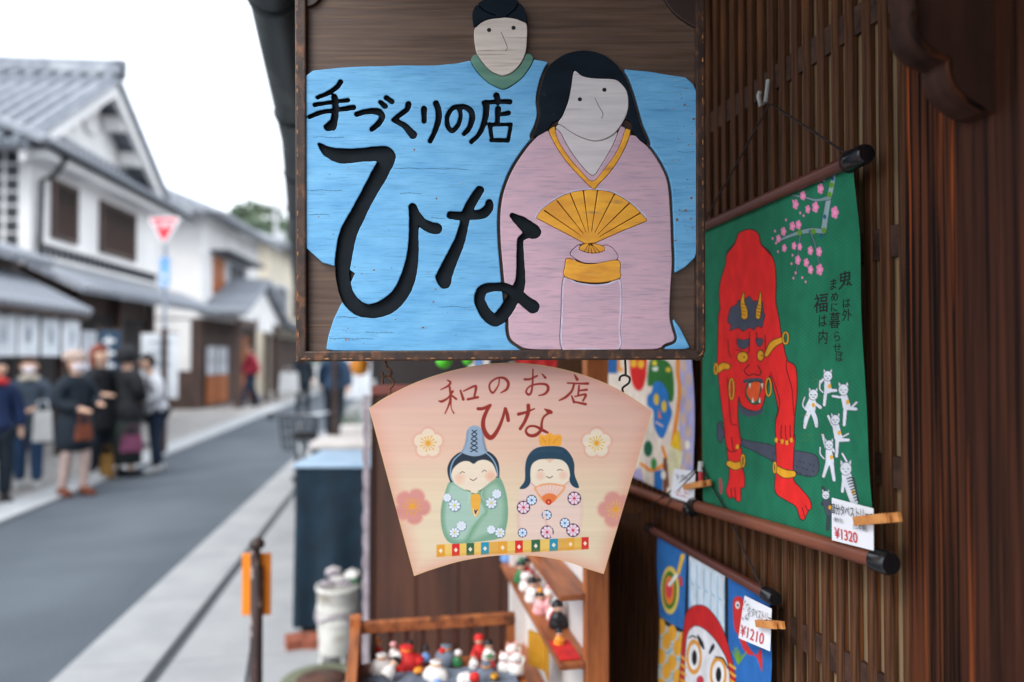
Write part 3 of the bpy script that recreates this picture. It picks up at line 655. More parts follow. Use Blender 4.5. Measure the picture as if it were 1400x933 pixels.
rib = D_([(300, 513), (380, 452), (465, 410), (546, 388), (635, 386), (742, 408), (832, 470), (900, 532)]); hub = D_([(588, 712)])[0]
sd_rb = sd_strokes(GX, GY, [[(p[0], p[1], .75), (hub[0] * .8 + p[0] * .2, hub[1] * .8 + p[1] * .2, .25)] for p in rib], False)
g = .55
face_l = np.maximum(sd_fl, -1e9)
cut_all = np.minimum.reduce([sd_oo, sd_fs, sd_ha, sd_sa, sd_ap, sd_hd])
pl(np.maximum.reduce([sd_k, -(sd_h - .5), -(sd_fl - .6), -(cut_all - g), -SDL]), .005, .0086, 'pink_kimono', m_pink)
pl(np.maximum.reduce([sd_h, -(sd_fl - .6), -(sd_oo - g) , -np.maximum(sd_k, -(GY - 250))]), .005, .0098, 'long_hair', m_navy)
pl(sd_fl, .005, .0092, 'face', m_pale)
pl(np.maximum.reduce([sd_w, -(sd_fl - .5)]), .005, .0074, 'neckline', m_pale)
pl(np.maximum.reduce([sd_oi, -(sd_w - .6), -(sd_fl - .5), -(sd_h - .3)]), .005, .008, 'inner_collar', m_pink)
pl(np.maximum.reduce([sd_oo, -(sd_oi - .4), -(sd_fl - .5), -(sd_h - .3)]), .005, .0088, 'collar_band', m_gold)
pl(np.maximum(sd_fs, -sd_rb), .005, .0092, 'folding_fan', m_gold, .0006)
hr = sd_strokes(GX, GY, [[(hub[0], hub[1], .3), (q[0], q[1], .35)] for q in D_([(550, 775), (575, 780), (600, 782), (625, 780), (650, 776)])], False)
pl(np.maximum(sd_hd, -hr), .005, .009, 'fan_handle', m_gold, .0004)
pl(np.maximum.reduce([sd_ha, -(sd_hd - .5), -(sd_sa - .4)]), .005, .0084, 'folded_hands', m_pink)
pl(np.maximum(sd_sa, -(sd_ha - 0) * 0 - 1e9), .005, .009, 'sash', m_gold)
pl(np.maximum(sd_ap, -(sd_sa - .5)), .005, .0084, 'lap_panel', m_pink)
pl(np.maximum.reduce([sd_fs - 2.6, -(sd_fs - .6), -(sd_ha - 3), GY - 300 + 0 * GX, -(sd_oo - .6)]), .0080, .00872, 'painted_edge', m_lav, .0001)
pl(np.maximum.reduce([sd_ap, -(sd_ap + 2.4), -(sd_sa - .8)]), .0080, .00852, 'painted_edge', m_lav, .0001)
def ink(strokes, h, nm, par=sign, mt=m_dark, fr=SFR, sc=.0006):
    b = MB()
    for st in strokes:
        st = cat(st, False, 4) if len(st) > 2 else st
        b.tube([(fr.uv(p[0], p[1])[0], -h, fr.uv(p[0], p[1])[1]) for p in st], [max(p[2], .3) * fr_s(fr) for p in st], 6)
    return b.build(nm, mt, par)
def fr_s(fr): return (fr.O - CP).length / F
for q, h_ in [(p, .0102) for p in A_([(1255, 214)]) + B_([(103, 200)])] + [(p, .0092) for p in B_([(522, 650), (677, 590)])]:
    plate(SFR, [[(q[0] + 2.9 * math.cos(a), q[1] + 2.8 * math.sin(a)) for a in np.linspace(0, 6.2832, 17)[:-1]]], h_ - .0004, h_ + .00025, 'eye', m_dark, sign)
ink([A_([(1330, 228, 1.5), (1352, 275, 1.8), (1370, 325, 1.6), (1356, 348, 1.4)])], .0102, 'nose_line')
ink([B_([(617, 640, 1.5), (640, 690, 1.8), (668, 740, 1.8), (658, 772, 1.4)])], .0092, 'nose_line')
m_crk = pm('hairline_crack', S(62, 116, 158), S(70, 96, 116), (60, 60, 60), .8, spec=.05)
for (x0, y0, x1) in ((423, 262, 470), (520, 232, 640), (548, 266, 578), (424, 295, 452), (455, 434, 492), (447, 463, 512), (500, 455, 540), (560, 150, 640), (430, 190, 472), (590, 300, 660), (600, 420, 660), (925, 210, 948), (926, 290, 945)):
    seg = [[]]
    for t in np.linspace(0, 1, 26):
        x = x0 + (x1 - x0) * t; y = y0 + .5 * math.sin(x * .21) + (x - x0) * .012
        if SDL[int(y + 60), int(x - 402)] > 1.5 and sd_lady[int(y + 60), int(x - 402)] > 6 and sd_r[int(y + 60), int(x - 402)] < -1: seg[-1].append((x, y, .34 + .12 * math.sin(x)))
        elif seg[-1]: seg.append([])
    seg = [q for q in seg if len(q) > 2]
    if seg: ink(seg, .0079, 'crack', mt=m_crk)
m_gworn = pm('worn_gold_edge', S(96, 62, 42), S(170, 112, 60), (50, 50, 50), .6, .3, lo=.3, hi=.7)
for path in ([(409.3, -50), (410, 200), (411, 480), (413.5, 490.5)], [(413.5, 491), (560, 490.6), (760, 489.2), (949, 488.6)], [(951, 488.2), (957.2, 484), (958.9, 478), (958.2, 200), (957.8, -50)]):
    pts_ = []
    for a, c in zip(path[:-1], path[1:]):
        n_ = max(int(math.hypot(c[0] - a[0], c[1] - a[1]) / 4), 1); pts_ += [(a[0] + (c[0] - a[0]) * k / n_, a[1] + (c[1] - a[1]) * k / n_) for k in range(n_)]
    b = MB(); b.tube([(SFR.uv(*p)[0], -.0098, SFR.uv(*p)[1]) for p in pts_], [.0011 + .0005 * math.sin(k * .9) + .0004 * math.sin(k * 2.3) for k in range(len(pts_))], 7); b.build('worn_edge', m_gworn, sign)
# flakes where the paint has come away
for i in range(110):
    x, y = (random.uniform(917, 949), random.uniform(120, 345)) if i < 46 else ((random.uniform(421, 500), random.uniform(440, 478)) if i < 66 else (random.uniform(425, 640), random.uniform(205, 470)))
    jx, jy = int(round(x - 402)), int(round(y + 60))
    if SDL[jy, jx] < 3 or sd_lady[jy, jx] < 6 or sd_r[jy, jx] > -1.5: continue
    r = random.uniform(.4, 1.0) if i % 6 else random.uniform(1.4, 2.4 if i < 46 else 1.6)
    plate(SFR, [[(x + r * random.uniform(.6, 1.5) * math.cos(a), y + r * random.uniform(.5, 1.2) * math.sin(a)) for a in np.linspace(0, 6.28, 9)[:-1]]], .0079, .00812, 'paint_chip', m_chip, sign)

# ================================================================ the painted fan-shaped board hung below it
FFR = Fr(D(697, 786, SD + .004), -YAW)
K1 = ZM(490, 480, 2.9167); K2 = ZM(490, 490, 6.22); K3 = ZM(690, 490, 6.22); K4 = ZM(530, 640, 5.833); K5 = ZM(690, 640, 5.833); K6 = ZM(590, 575, 7.775); K7 = ZM(695, 585, 7.775)
cv = Canvas(496, 485, 900, 800, 2.6, (232, 205, 172))
stops = [(495, (212, 168, 160)), (560, (228, 186, 170)), (620, (232, 192, 170)), (655, (232, 204, 176)), (690, (232, 212, 182)), (790, (232, 212, 182))]
for c in range(3): cv.a[..., c] = np.interp(cv.Y + 6 * np.sin(cv.X * .012) + 2.5 * np.sin(cv.X * .05 + cv.Y * .4), [s_[0] for s_ in stops], [s_[1][c] for s_ in stops])
top_arc = K1([(42, 228), (120, 178), (250, 117), (400, 72), (560, 48), (720, 55), (880, 90), (1030, 150), (1172, 240)]); bot_arc = K1([(222, 898), (300, 870), (420, 836), (560, 816), (700, 818), (820, 838), (900, 865), (978, 890)])
out_poly = cat(top_arc, False, 6) + cat(bot_arc, False, 6)[::-1]
dE = -sd_poly(cv.X, cv.Y, out_poly)
al = np.clip(1 - dE / 26, 0, 1) ** 1.6 * .75
cv.a = cv.a * (1 - al[..., None]) + np.array((226, 164, 146.)) * al[..., None]
al = np.clip(1 - dE / 2.2, 0, 1) * .8
cv.a = cv.a * (1 - al[..., None]) + np.array((226, 190, 130.)) * al[..., None]
RED = (150, 40, 30)
for st in (K2([(757, 187, 5), (783, 205, 9), (762, 236, 9), (700, 268, 4)]), K2([(684, 364, 5), (712, 367, 11), (765, 335, 8), (802, 282, 10)]), K2([(776, 245, 9), (784, 330, 10), (768, 400, 8), (737, 470, 5)]), K2([(795, 318, 8), (832, 347, 9)]), K2([(786, 350, 8), (790, 425, 4), (812, 468, 6)]),
            K2([(868, 275, 8), (892, 350, 12)]), K2([(895, 280, 6), (985, 238, 10), (1000, 255, 11), (985, 330, 9)]), K2([(930, 350, 10), (1015, 332, 11)]),
            K2([(1198, 178, 6), (1190, 230, 6), (1145, 294, 9), (1116, 260, 8), (1122, 210, 8), (1178, 170, 8), (1240, 170, 11), (1275, 210, 12), (1262, 262, 11), (1212, 294, 5)]),
            K3([(170, 180, 10), (215, 178, 9), (276, 150, 8)]), K3([(240, 95, 6), (238, 200, 8), (226, 288, 9), (202, 310, 10), (182, 282, 8), (215, 238, 7), (290, 219, 9), (355, 226, 11), (370, 265, 12), (340, 304, 10), (290, 318, 5)]), K3([(318, 134, 5), (345, 165, 11)]),
            K3([(595, 143, 6), (616, 180, 13)]), K3([(535, 211, 7), (640, 216, 8), (708, 216, 11)]), K3([(590, 222, 9), (570, 280, 10), (520, 330, 11), (465, 359, 6)]), K3([(632, 236, 8), (625, 310, 8)]), K3([(635, 276, 7), (698, 268, 10)]), K3([(570, 322, 7), (590, 374, 11)]), K3([(597, 326, 6), (688, 309, 10), (666, 362, 8)]), K3([(602, 373, 8), (688, 391, 11)]),
            K2([(1018, 430, 14), (1060, 428, 14), (1122, 400, 12)]), K2([(1120, 405, 11), (1088, 455, 15), (1062, 530, 17), (1066, 605, 19), (1102, 665, 21), (1140, 670, 19), (1190, 600, 15), (1230, 500, 12), (1246, 425, 9)]), K2([(1252, 430, 12), (1266, 480, 15), (1274, 528, 15)]),
            K3([(118, 476, 14), (180, 460, 11), (252, 430, 6)]), K3([(201, 402, 16), (200, 460, 16), (170, 540, 14), (132, 600, 13)]), K3([(340, 433, 5), (378, 455, 19), (396, 460, 13)]), K3([(380, 462, 10), (332, 500, 9), (315, 550, 10), (308, 612, 13), (260, 655, 15), (207, 655, 13), (180, 620, 10), (205, 582, 9), (262, 580, 10), (322, 612, 13), (364, 632, 10)])):
    cv.stroke(st, RED)
def plum(c, r, fill, edge, sta, a0, ea=.8, R_=1.0):
    pts = []
    for t in np.linspace(0, 2 * math.pi, 60, endpoint=False):
        q = abs(math.cos(2.5 * (t - a0))) ** .7; pts.append((c[0] + r * (.74 + .26 * q) * math.cos(t), c[1] + r * (.74 + .26 * q) * math.sin(t)))
    cv.poly([(c[0] + (p[0] - c[0]) * 1.06, c[1] + (p[1] - c[1]) * 1.06) for p in pts], edge, False, 6.0, ea)
    cv.poly(pts, fill, False, 2.2, .9)
    for k in range(13):
        t = 2 * math.pi * k / 13 + a0; q = r * (.44 + .1 * (k % 2))
        cv.stroke([(c[0], c[1], .6), (c[0] + q * math.cos(t), c[1] + q * math.sin(t), .45)], sta); cv.disc((c[0] + q * math.cos(t), c[1] + q * math.sin(t)), 1.1, sta)
    cv.disc(c, r * .14, (236, 160, 50), 2.0)
plum(K1([(278, 368)])[0], 20, (238, 222, 196), (226, 150, 134), (232, 172, 62), -1.57)
plum(K1([(950, 368)])[0], 20, (238, 226, 204), (226, 150, 134), (226, 186, 76), -1.57)
plum(K1([(215, 620)])[0], 23.5, (214, 146, 138), (218, 130, 118), (232, 166, 56), -1.15)
plum(K1([(1026, 632)])[0], 23.5, (216, 152, 142), (222, 144, 130), (236, 178, 84), -1.9)
# painted doll with the tall hat
cv.poly(K1([(368, 520), (345, 565), (329, 630), (331, 700), (350, 752), (385, 770), (470, 762), (562, 748), (586, 718), (597, 650), (590, 570), (565, 505), (540, 512), (500, 545), (460, 566), (420, 552)]), (126, 168, 142), n=4)
cv.poly(K1([(372, 530), (356, 580), (345, 640), (348, 700), (372, 745), (420, 752), (455, 700), (505, 640), (470, 575), (425, 556)]), (172, 202, 188), feather=6, alpha=.95)
cv.poly(K1([(505, 560), (545, 530), (572, 570), (578, 640), (565, 700), (500, 735), (452, 750), (480, 690), (512, 640)]), (164, 196, 176), feather=7, alpha=.9)
cv.stroke(K1([(430, 764, 2), (455, 715, 2.4), (490, 662, 2.6), (512, 640, 2), (490, 600, 4)]), (112, 166, 124), feather=3, alpha=.8)
cv.poly(K6([(170, 560), (175, 480), (220, 400), (310, 335), (450, 320), (590, 325), (680, 390), (718, 480), (718, 600), (680, 610), (230, 655), (200, 655)]), (36, 50, 64), n=4)
cv.poly(K6([(215, 640), (212, 560), (240, 500), (300, 450), (350, 432), (400, 436), (448, 462), (490, 432), (550, 418), (610, 432), (655, 470), (685, 540), (692, 595), (620, 660), (540, 720), (470, 775), (400, 750), (310, 715)]), (240, 222, 200), n=4, feather=1.2)
for st in (K6([(232, 655, 5), (205, 600, 7), (205, 510, 7), (240, 420, 7), (318, 348, 6)]), K6([(578, 345, 6), (640, 400, 7), (685, 480, 7), (702, 560, 7), (700, 600, 5)])): cv.stroke(st, (140, 172, 200))
cv.poly(K6([(455, 55), (400, 75), (372, 130), (360, 220), (345, 290), (315, 335), (380, 368), (455, 382), (530, 370), (595, 330), (565, 280), (550, 200), (535, 110), (510, 70)]), (150, 172, 196), n=4)
cv.stroke(K6([(545, 110, 6), (556, 220, 8), (580, 320, 8)]), (84, 98, 122), feather=3, alpha=.7); cv.stroke(K6([(385, 110, 6), (372, 220, 6), (330, 325, 6)]), (100, 120, 146), feather=3, alpha=.5)
for k in range(5):
    x0, y0 = 455 - k * 1, 122 + k * 48; wd = 24 + k * 3
    for s_ in (-1, 1): cv.stroke(K6([(x0 - wd * s_, y0 - 18, 5), (x0 + wd * s_, y0 + 20, 5)]), (26, 30, 38))
for st in (K6([(302, 566, 3), (325, 546, 3.5), (352, 556, 3)]), K6([(535, 550, 3), (560, 530, 3.5), (583, 542, 3)]), K6([(408, 622, 3.5), (445, 638, 4), (482, 612, 3.5)])): cv.stroke(st, (84, 62, 50))
cv.disc(K6([(300, 620)])[0], 6.5, (238, 180, 152), 7, .55); cv.disc(K6([(628, 592)])[0], 6.5, (236, 170, 142), 7, .65)
cv.stroke(K6([(365, 742, 5), (410, 755, 6)]), (104, 122, 66)); cv.stroke(K6([(430, 775, 5), (455, 782, 6)]), (104, 122, 66)); cv.stroke(K6([(500, 752, 5), (542, 738, 5)]), (104, 122, 66))
for st in (K6([(365, 745, 3), (405, 790, 4), (390, 880, 3)]), K6([(545, 740, 3), (530, 800, 4), (560, 850, 3)])): cv.stroke(st, (206, 220, 214), alpha=.8)
cv.poly(K4([(668, 215), (735, 215), (738, 300), (725, 370), (703, 387), (680, 370), (665, 290)]), (240, 176, 70), n=4); cv.poly(K4([(690, 330), (703, 340), (718, 330), (712, 350), (702, 370), (692, 352)]), (70, 70, 92)); cv.stroke(K4([(683, 325, 3), (690, 370, 3), (703, 380, 3), (720, 345, 3)]), (250, 236, 214))
def daisy(c, r, petal, gap, mid, ring=None):
    if ring: cv.disc(c, r * 1.1, ring)
    else: cv.disc((c[0] + .5, c[1] + .6), r * 1.05, (94, 120, 132), 1.5, .8)
    cv.disc(c, r * (1 if not ring else .9), gap)
    for k in range(8):
        t = 2 * math.pi * (k + .5) / 8; cv.stroke([(c[0] + r * .25 * math.cos(t), c[1] + r * .25 * math.sin(t), r * .08), (c[0] + r * .74 * math.cos(t), c[1] + r * .74 * math.sin(t), r * .26)], petal)
    cv.disc(c, r * .22, mid)
for (x, y, r, kx) in ((475, 237, 33, 0), (533, 300, 46, 1), (870, 208, 37, 0), (826, 280, 44, 1), (588, 462, 38, 0), (532, 516, 40, 1), (826, 492, 34, 0), (895, 516, 39, 1)):
    c = K4([(x, y)])[0]; daisy(c, r / 5.833, (232, 238, 248), (120, 140, 160) if kx else (176, 196, 214), (222, 214, 90) if kx else (220, 228, 240))
# painted doll with the crown and fan
cv.poly(K1([(650, 548), (638, 600), (638, 670), (642, 725), (660, 748), (760, 750), (868, 744), (886, 700), (890, 630), (884, 565), (860, 540), (835, 520), (690, 520)]), (236, 208, 196), n=4, feather=1.5)
cv.stroke(K1([(640, 600, 2), (638, 670, 3), (645, 740, 3)]), (226, 176, 170), feather=6, alpha=.7); cv.stroke(K1([(888, 580, 2), (890, 650, 3), (880, 730, 3)]), (228, 186, 176), feather=6, alpha=.7)
cv.stroke(K5([(300, 330, 2), (330, 430, 5), (355, 500, 5), (372, 560, 3)]), (222, 168, 162), feather=5, alpha=.7)
cv.poly(K7([(120, 640), (175, 560), (180, 400), (215, 290), (300, 215), (440, 195), (580, 210), (660, 285), (700, 380), (705, 500), (750, 620), (735, 642), (690, 625), (652, 570), (640, 440), (560, 350), (440, 330), (300, 350), (240, 420), (235, 580), (190, 640), (145, 652)]), (32, 66, 88), n=4)
cv.stroke(K7([(250, 270, 12), (330, 245, 16), (440, 235, 16), (560, 250, 14)]), (58, 88, 108), feather=5, alpha=.35)
cv.poly(K7([(240, 560), (238, 440), (265, 380), (320, 342), (375, 336), (415, 352), (440, 374), (465, 350), (510, 335), (570, 345), (620, 385), (648, 450), (648, 540), (560, 620), (300, 620)]), (242, 226, 204), n=4, feather=1.2)
for st in (K7([(315, 460, 3), (340, 445, 3.5), (368, 455, 3)]), K7([(520, 455, 3), (548, 444, 3.5), (575, 455, 3)]), K7([(405, 518, 3.5), (438, 534, 4), (470, 515, 3.5)])): cv.stroke(st, (84, 66, 54))
for q in K7([(340, 510), (585, 505)]): cv.disc(q, 5.5, (238, 182, 160), 6, .6)
for st in (K7([(240, 585, 4), (300, 640, 5)]), K7([(645, 570, 4), (570, 630, 5)])): cv.stroke(st, (214, 160, 156))
cv.poly(K7([(275, 655), (300, 625), (350, 600), (440, 588), (530, 600), (610, 640), (425, 822)]), (240, 170, 118), n=4); cv.poly(K7([(300, 655), (350, 622), (440, 608), (530, 620), (580, 645), (430, 780)]), (240, 204, 190), n=4)
for k in range(9):
    t = R(-140 + k * 12.5); cv.stroke(K7([(428, 790, 2), (428 + 190 * math.cos(t), 790 + 190 * math.sin(t), 3)]), (226, 176, 164), smooth=False)
cv.poly(K7([(355, 745), (400, 705), (440, 698), (480, 706), (515, 742), (430, 822)]), (236, 128, 66), n=4); cv.disc(K7([(428, 790)])[0], 4, (200, 46, 36)); cv.disc(K7([(428, 790)])[0], 1.6, (236, 150, 110))
cv.poly(K7([(345, 190), (325, 130), (325, 85), (355, 75), (390, 85), (440, 55), (490, 80), (530, 70), (570, 95), (560, 150), (550, 192), (440, 190)]), (244, 170, 56), n=4)
for st in (K7([(435, 180, 4), (438, 110, 3), (438, 80, 3)]), K7([(400, 170, 4), (375, 125, 4), (350, 100, 3)]), K7([(475, 170, 4), (510, 120, 4), (550, 95, 3)])): cv.stroke(st, (222, 130, 36), alpha=.8)
for (x, y, r, kx, clip) in ((150, 315, 48, 1, 0), (215, 257, 38, 0, 0), (555, 243, 49, 1, 0), (335, 375, 36, 0, 1), (480, 440, 37, 0, 0), (545, 497, 49, 1, 0), (142, 517, 34, 0, 0), (338, 512, 48, 1, 0)):
    c = K5([(x, y)])[0]; daisy(c, r / 5.833, (238, 222, 236) if kx else (226, 238, 252), (196, 46, 96) if kx else (84, 140, 206), (214, 60, 70) if kx else (72, 104, 150), (44, 30, 56))
cv.poly(K5([(372, 470), (352, 480), (372, 560), (392, 560)]), (238, 208, 198), False); cv.poly(K5([(300, 330), (312, 412), (336, 412), (312, 335)]), (238, 206, 196), False)
# checkered plinth
cols = [(230, 160, 50), (238, 200, 112), (218, 40, 40), (236, 196, 100), (48, 98, 68), (238, 198, 104), (40, 146, 178), (228, 172, 80), (230, 162, 56), (238, 200, 110), (220, 42, 40), (236, 196, 104), (48, 100, 70), (238, 198, 104), (44, 146, 180), (226, 172, 84), (234, 170, 62), (234, 188, 96), (218, 44, 42)]
xs = [312, 345, 373, 404, 431, 462, 489, 521, 556, 594, 625, 656, 690, 725, 762, 796, 830, 862, 890, 918]
for k in range(19):
    a, b = xs[k], xs[k + 1]; ya = 773 - (a - 312) * .051; yb = 773 - (b - 312) * .051
    cv.poly(K1([(a, ya), (b, yb), (b, yb + 48), (a, ya + 49)]), cols[k], False)
    cv.poly(K1([(a, ya + 40), (b, yb + 39), (b, yb + 48), (a, ya + 49)]), (206, 136, 40), False, 3, .35)
    if k in (0, 2, 4, 6, 8, 10, 12, 14, 16, 18):
        mx_, my_ = (a + b) / 2, (ya + yb) / 2 + 25; cv.poly(K1([(mx_ - 8, my_), (mx_, my_ - 10), (mx_ + 8, my_), (mx_, my_ + 10)]), (246, 232, 206), False)
m_fan = paintmat('fan_painting', .5, (3, 3, 140), .06)
m_fanw = pm('fan_board_edge', S(214, 178, 122), S(176, 136, 84), (6, 6, 60), .6, .2)
fan = thing('fan_shaped_sign', 'pale pink fan shaped sign painted with two smiling dolls and red lettering', 'sign', FFR.O, FFR.rz)
plate(FFR, [out_poly], -.010, -.0004, 'board', m_fanw, fan)
NX, NY = 540, 400
ta = np.array(cat(top_arc, False, 20)); ba = np.array(cat(bot_arc, False, 20))
def resamp(c, n):
    l = np.concatenate([[0], np.cumsum(np.hypot(*np.diff(c[:, :2], axis=0).T))]); t = np.linspace(0, l[-1], n); return np.stack([np.interp(t, l, c[:, 0]), np.interp(t, l, c[:, 1])], 1)
ta = np.array([FFR.uv(*p) for p in resamp(ta, NX)]); ba = np.array([FFR.uv(*p) for p in resamp(ba, NX)])
tt = np.linspace(0, 1, NY)[:, None, None]; UV = ta[None] * (1 - tt) + ba[None] * tt
UV = UV.reshape(-1, 2); sheet('painted_face', np.stack([UV[:, 0], np.zeros(len(UV)), UV[:, 1]], 1), NX, NY, cv, FFR, m_fan, fan, .84)
m_rust = pm('rusty_iron', S(120, 78, 52), S(70, 48, 38), (120, 120, 120), .7, .3, metal=.3)
m_iron = pm('dark_iron', S(70, 62, 56), S(48, 42, 40), (90, 90, 90), .5, .2, metal=.6)
def wire(name, label, pxpath, r, mt, fr=FFR, h=-.005):
    o = thing(name, label, 'hook', fr.pt(*fr.uv(*pxpath[0][0]), h), fr.rz); u0, v0 = fr.uv(*pxpath[0][0])
    for nm, path in zip(('wire', 'screw_eye'), pxpath):
        b = MB(); b.tube([(fr.uv(*p)[0] - u0, .001 * math.sin(i), fr.uv(*p)[1] - v0) for i, p in enumerate(cat(path, False, 4))], r, 8); b.build(nm, mt, o)
    return o
wire('hanging_hook', 'rusty bent wire hook holding the upper corner beside the worn fan tip', [K2([(225, -10), (230, 40), (242, 80), (270, 105), (272, 140), (240, 152), (205, 165), (198, 222)]), K2([(195, 118), (205, 148), (250, 158), (288, 190), (290, 232), (266, 262), (265, 318)])], .0017, m_rust)
wire('hanging_hook', 'straight iron screw and s hook holding the fan board near the mask poster', [K3([(1030, -15), (1031, 60), (1035, 150)]), K3([(980, 192), (990, 156), (1030, 146), (1066, 168), (1064, 206), (1030, 236), (1006, 256), (1012, 292)])], .0016, m_iron)
# ================================================================ the shop on the right: lattice wall, pillar, corbel, eave
LX = .605                                   # front of the lattice
m_cedar = pm('dark_cedar', S(104, 68, 45), S(44, 29, 22), (120, 120, 5), .55, .35, lo=.3, hi=.68, c3=S(150, 86, 44), scale3=(70, 70, 3.2), lo3=.58, hi3=.76, spec=.08)
m_cedarB = pm('dark_cedar_board', S(84, 46, 28), S(18, 12, 10), (20, 190, 2.2), .5, .3, lo=.40, hi=.58, detail=2.0, c3=S(190, 92, 36), scale3=(14, 120, 1.2), lo3=.62, hi3=.72, spec=.08)
m_back = pm('lattice_backing', S(140, 116, 88), S(98, 79, 59), (20, 60, 4), .7, .2, spec=.08)
m_bar = pm('lattice_crossbar', S(82, 60, 50), S(52, 38, 33), (20, 30, 30), .6, .2, spec=.08)
m_post = pm('post_cedar', S(74, 42, 29), S(24, 15, 12), (20, 170, 2.5), .5, .25, c3=S(140, 70, 34), scale3=(20, 120, 1.6), lo3=.6, hi3=.74, spec=.08)
m_soff = pm('soffit_wood', S(62, 48, 42), S(44, 34, 31), (4, 1, 4), .8)
m_gut = pm('gutter_metal', S(70, 78, 80), S(50, 58, 60), (6, 2, 6), .45, metal=.4, c3=S(92, 98, 96), scale3=(8, 3, 8), lo3=.55, hi3=.75)
shop = thing('shop_building', 'dark timber shop with vertical lattice wall and carved bracket', 'shop', (LX, 0, 0))
def lx(y, x=0, z=0): return (x, y, z)
ZT = 2.42
b = MB(); b.box((.010, .74, 0), (.03, 3.2, ZT)); b.build('backing_board', m_back, shop)
b = MB(); b.box((0.03, -3, 0), (4.5, 10.6, ZT + .2)); b.build('wall_core', m_post, shop)
PIT = .0325; y = .765; i = 0
sb = MB(); sb.box((.0012, -.0082, .0), (.0098, .0082, ZT + .2), ch=.0012); smesh = [sb.mesh('slat', m_cedar)]
while y < 3.1:
    o = link('slat', smesh[0], None, shop, (random.uniform(-.0012, .0008), y + random.uniform(-.0007, .0007), random.uniform(-.2, 0))); i += 1; y += PIT
bars = [WX(1111, 67, LX).z, WX(1211, 331, LX).z, WX(1219, 646, LX).z, WX(1136, 900, LX).z, .35]
for z in bars:
    b = MB(); b.box((.0035, .745, z - .019), (.0099, 3.15, z + .019)); b.build('crossbar', m_bar, shop)
yb0, yb1 = WX(1340, 466, LX).y, WX(1246, 466, LX).y
b = MB(); b.box((-.008, yb0, 0), (.029, yb1, ZT), ch=.002); b.build('pillar_board', m_cedarB, shop)
b = MB(); b.box((-.030, yb0 - .13, 0), (.029, yb0 - .0015, ZT), ch=.004); b.build('corner_post', m_post, shop)
b = MB(); b.box((-.030, -3, 0), (.0295, yb0 - .1315, ZT), ch=.004); b.build('wall_panel', m_post, shop)
# carved bracket: profile in a plane across the wall, read from the photo at its own distance
YB = .60; K8 = ZM(950, 0, 3.111)
prof = K8([(935, 15), (928, 60), (932, 110), (950, 165), (1000, 218), (1045, 240), (1082, 254), (1078, 290), (1088, 335), (1110, 380), (1160, 430), (1228, 472)])
pts = [(WY(px, py, YB).x - LX, WY(px, py, YB).z) for px, py in prof]
top = [(p[0], p[1]) for p in ((.026, pts[-1][1]), (.026, 2.42), (-.26, 2.42), (-.26, 2.33), (-.20, 2.25), (-.14, 2.20), (-.105, 2.12), (-.135, 2.06))]
top = [(.026, pts[-1][1] - .004), (.026, 2.42), (-.30, 2.42), (-.30, 2.30), (-.22, 2.24), (-.185, 2.17)]
prof3 = cat([top[-1]] + [(-.155, 2.135)] + pts[:7], False, 5) + cat(pts[6:], False, 5)[1:]
b = MB(); b.prism(top[:-1] + prof3, 1, YB, YB + .034)
m_brk = pm('bracket_wood', S(66, 43, 34), S(42, 28, 24), (20, 60, 6), .6, .2, spec=.1)
cb = b.build('carved_bracket', m_brk, shop)
b = MB(); b.tube([(p[0] - .001, YB - .0005, p[1]) for p in prof3], .0028, 6); b.build('carved_edge', m_cedarB, cb)
# eave over the pavement
EX = -.345 - LX + .12; EZ = 2.44
EY = [-4, 1.9, 3.2, 10.6]; EXS = [EX, EX, EX - .085, EX - .87]      # the eave line swings out with the bend of the street
def exy(y): return float(np.interp(y, EY, EXS))
b = MB()
for a, c in zip(EY[:-1], EY[1:]):
    xa, xc = exy(a), exy(c)
    b.add([(xa, a, EZ), (.2, a, ZT + .25), (.2, c, ZT + .25), (xc, c, EZ), (xa, a, EZ + .05), (.2, a, ZT + .3), (.2, c, ZT + .3), (xc, c, EZ + .05)], [(0, 1, 2, 3), (7, 6, 5, 4), (0, 4, 5, 1), (1, 5, 6, 2), (2, 6, 7, 3), (3, 7, 4, 0)])
b.build('soffit', m_soff, shop)
rb = MB(); rb.box((0, -.03, 0), (1, .03, .06)); sl = (ZT + .25 - EZ) / (.2 - EX)
rb = MB(); rb.add([(EX + .02, -.03, EZ + .005), (.0, -.03, EZ + .005 + sl * -EX), (.0, .03, EZ + .005 + sl * -EX), (EX + .02, .03, EZ + .005), (EX + .02, -.03, EZ - .05), (.0, -.03, EZ - .05 + sl * -EX), (.0, .03, EZ - .05 + sl * -EX), (EX + .02, .03, EZ - .05)], [(0, 1, 2, 3), (7, 6, 5, 4), (0, 4, 5, 1), (1, 5, 6, 2), (2, 6, 7, 3), (3, 7, 4, 0)])
rm = rb.mesh('rafter', m_soff)
for i in range(13): link('rafter', rm, None, shop, (0, -3.8 + i * .46, 0))
b = MB(); n = 12; r = .062
ga = [(EX - .045 + r * math.cos(a), EZ - .0 + r * math.sin(a)) for a in np.linspace(math.pi, 2 * math.pi, n)]
gy = list(np.linspace(-4, 1.9, 8)) + list(np.linspace(2.0, 3.2, 6)) + list(np.linspace(3.6, 10.6, 10))
vs = [(p[0] - EX + exy(yy), yy, p[1]) for yy in gy for p in ga]
b.add(vs, [(i * n + j, i * n + j + 1, (i + 1) * n + j + 1, (i + 1) * n + j) for i in range(23) for j in range(n - 1)], True); b.build('gutter', m_gut, shop)
gs = MB(); gs.tube([(p[0] * 1.0, 0, p[1] - .004) for p in ga], .006, 6); gsm = gs.mesh('gutter_strap', m_pipe)
for i in range(9): link('gutter_strap', gsm, None, shop, (exy(1.9 + i * .92) - EX, 1.9 + i * .92, 0))
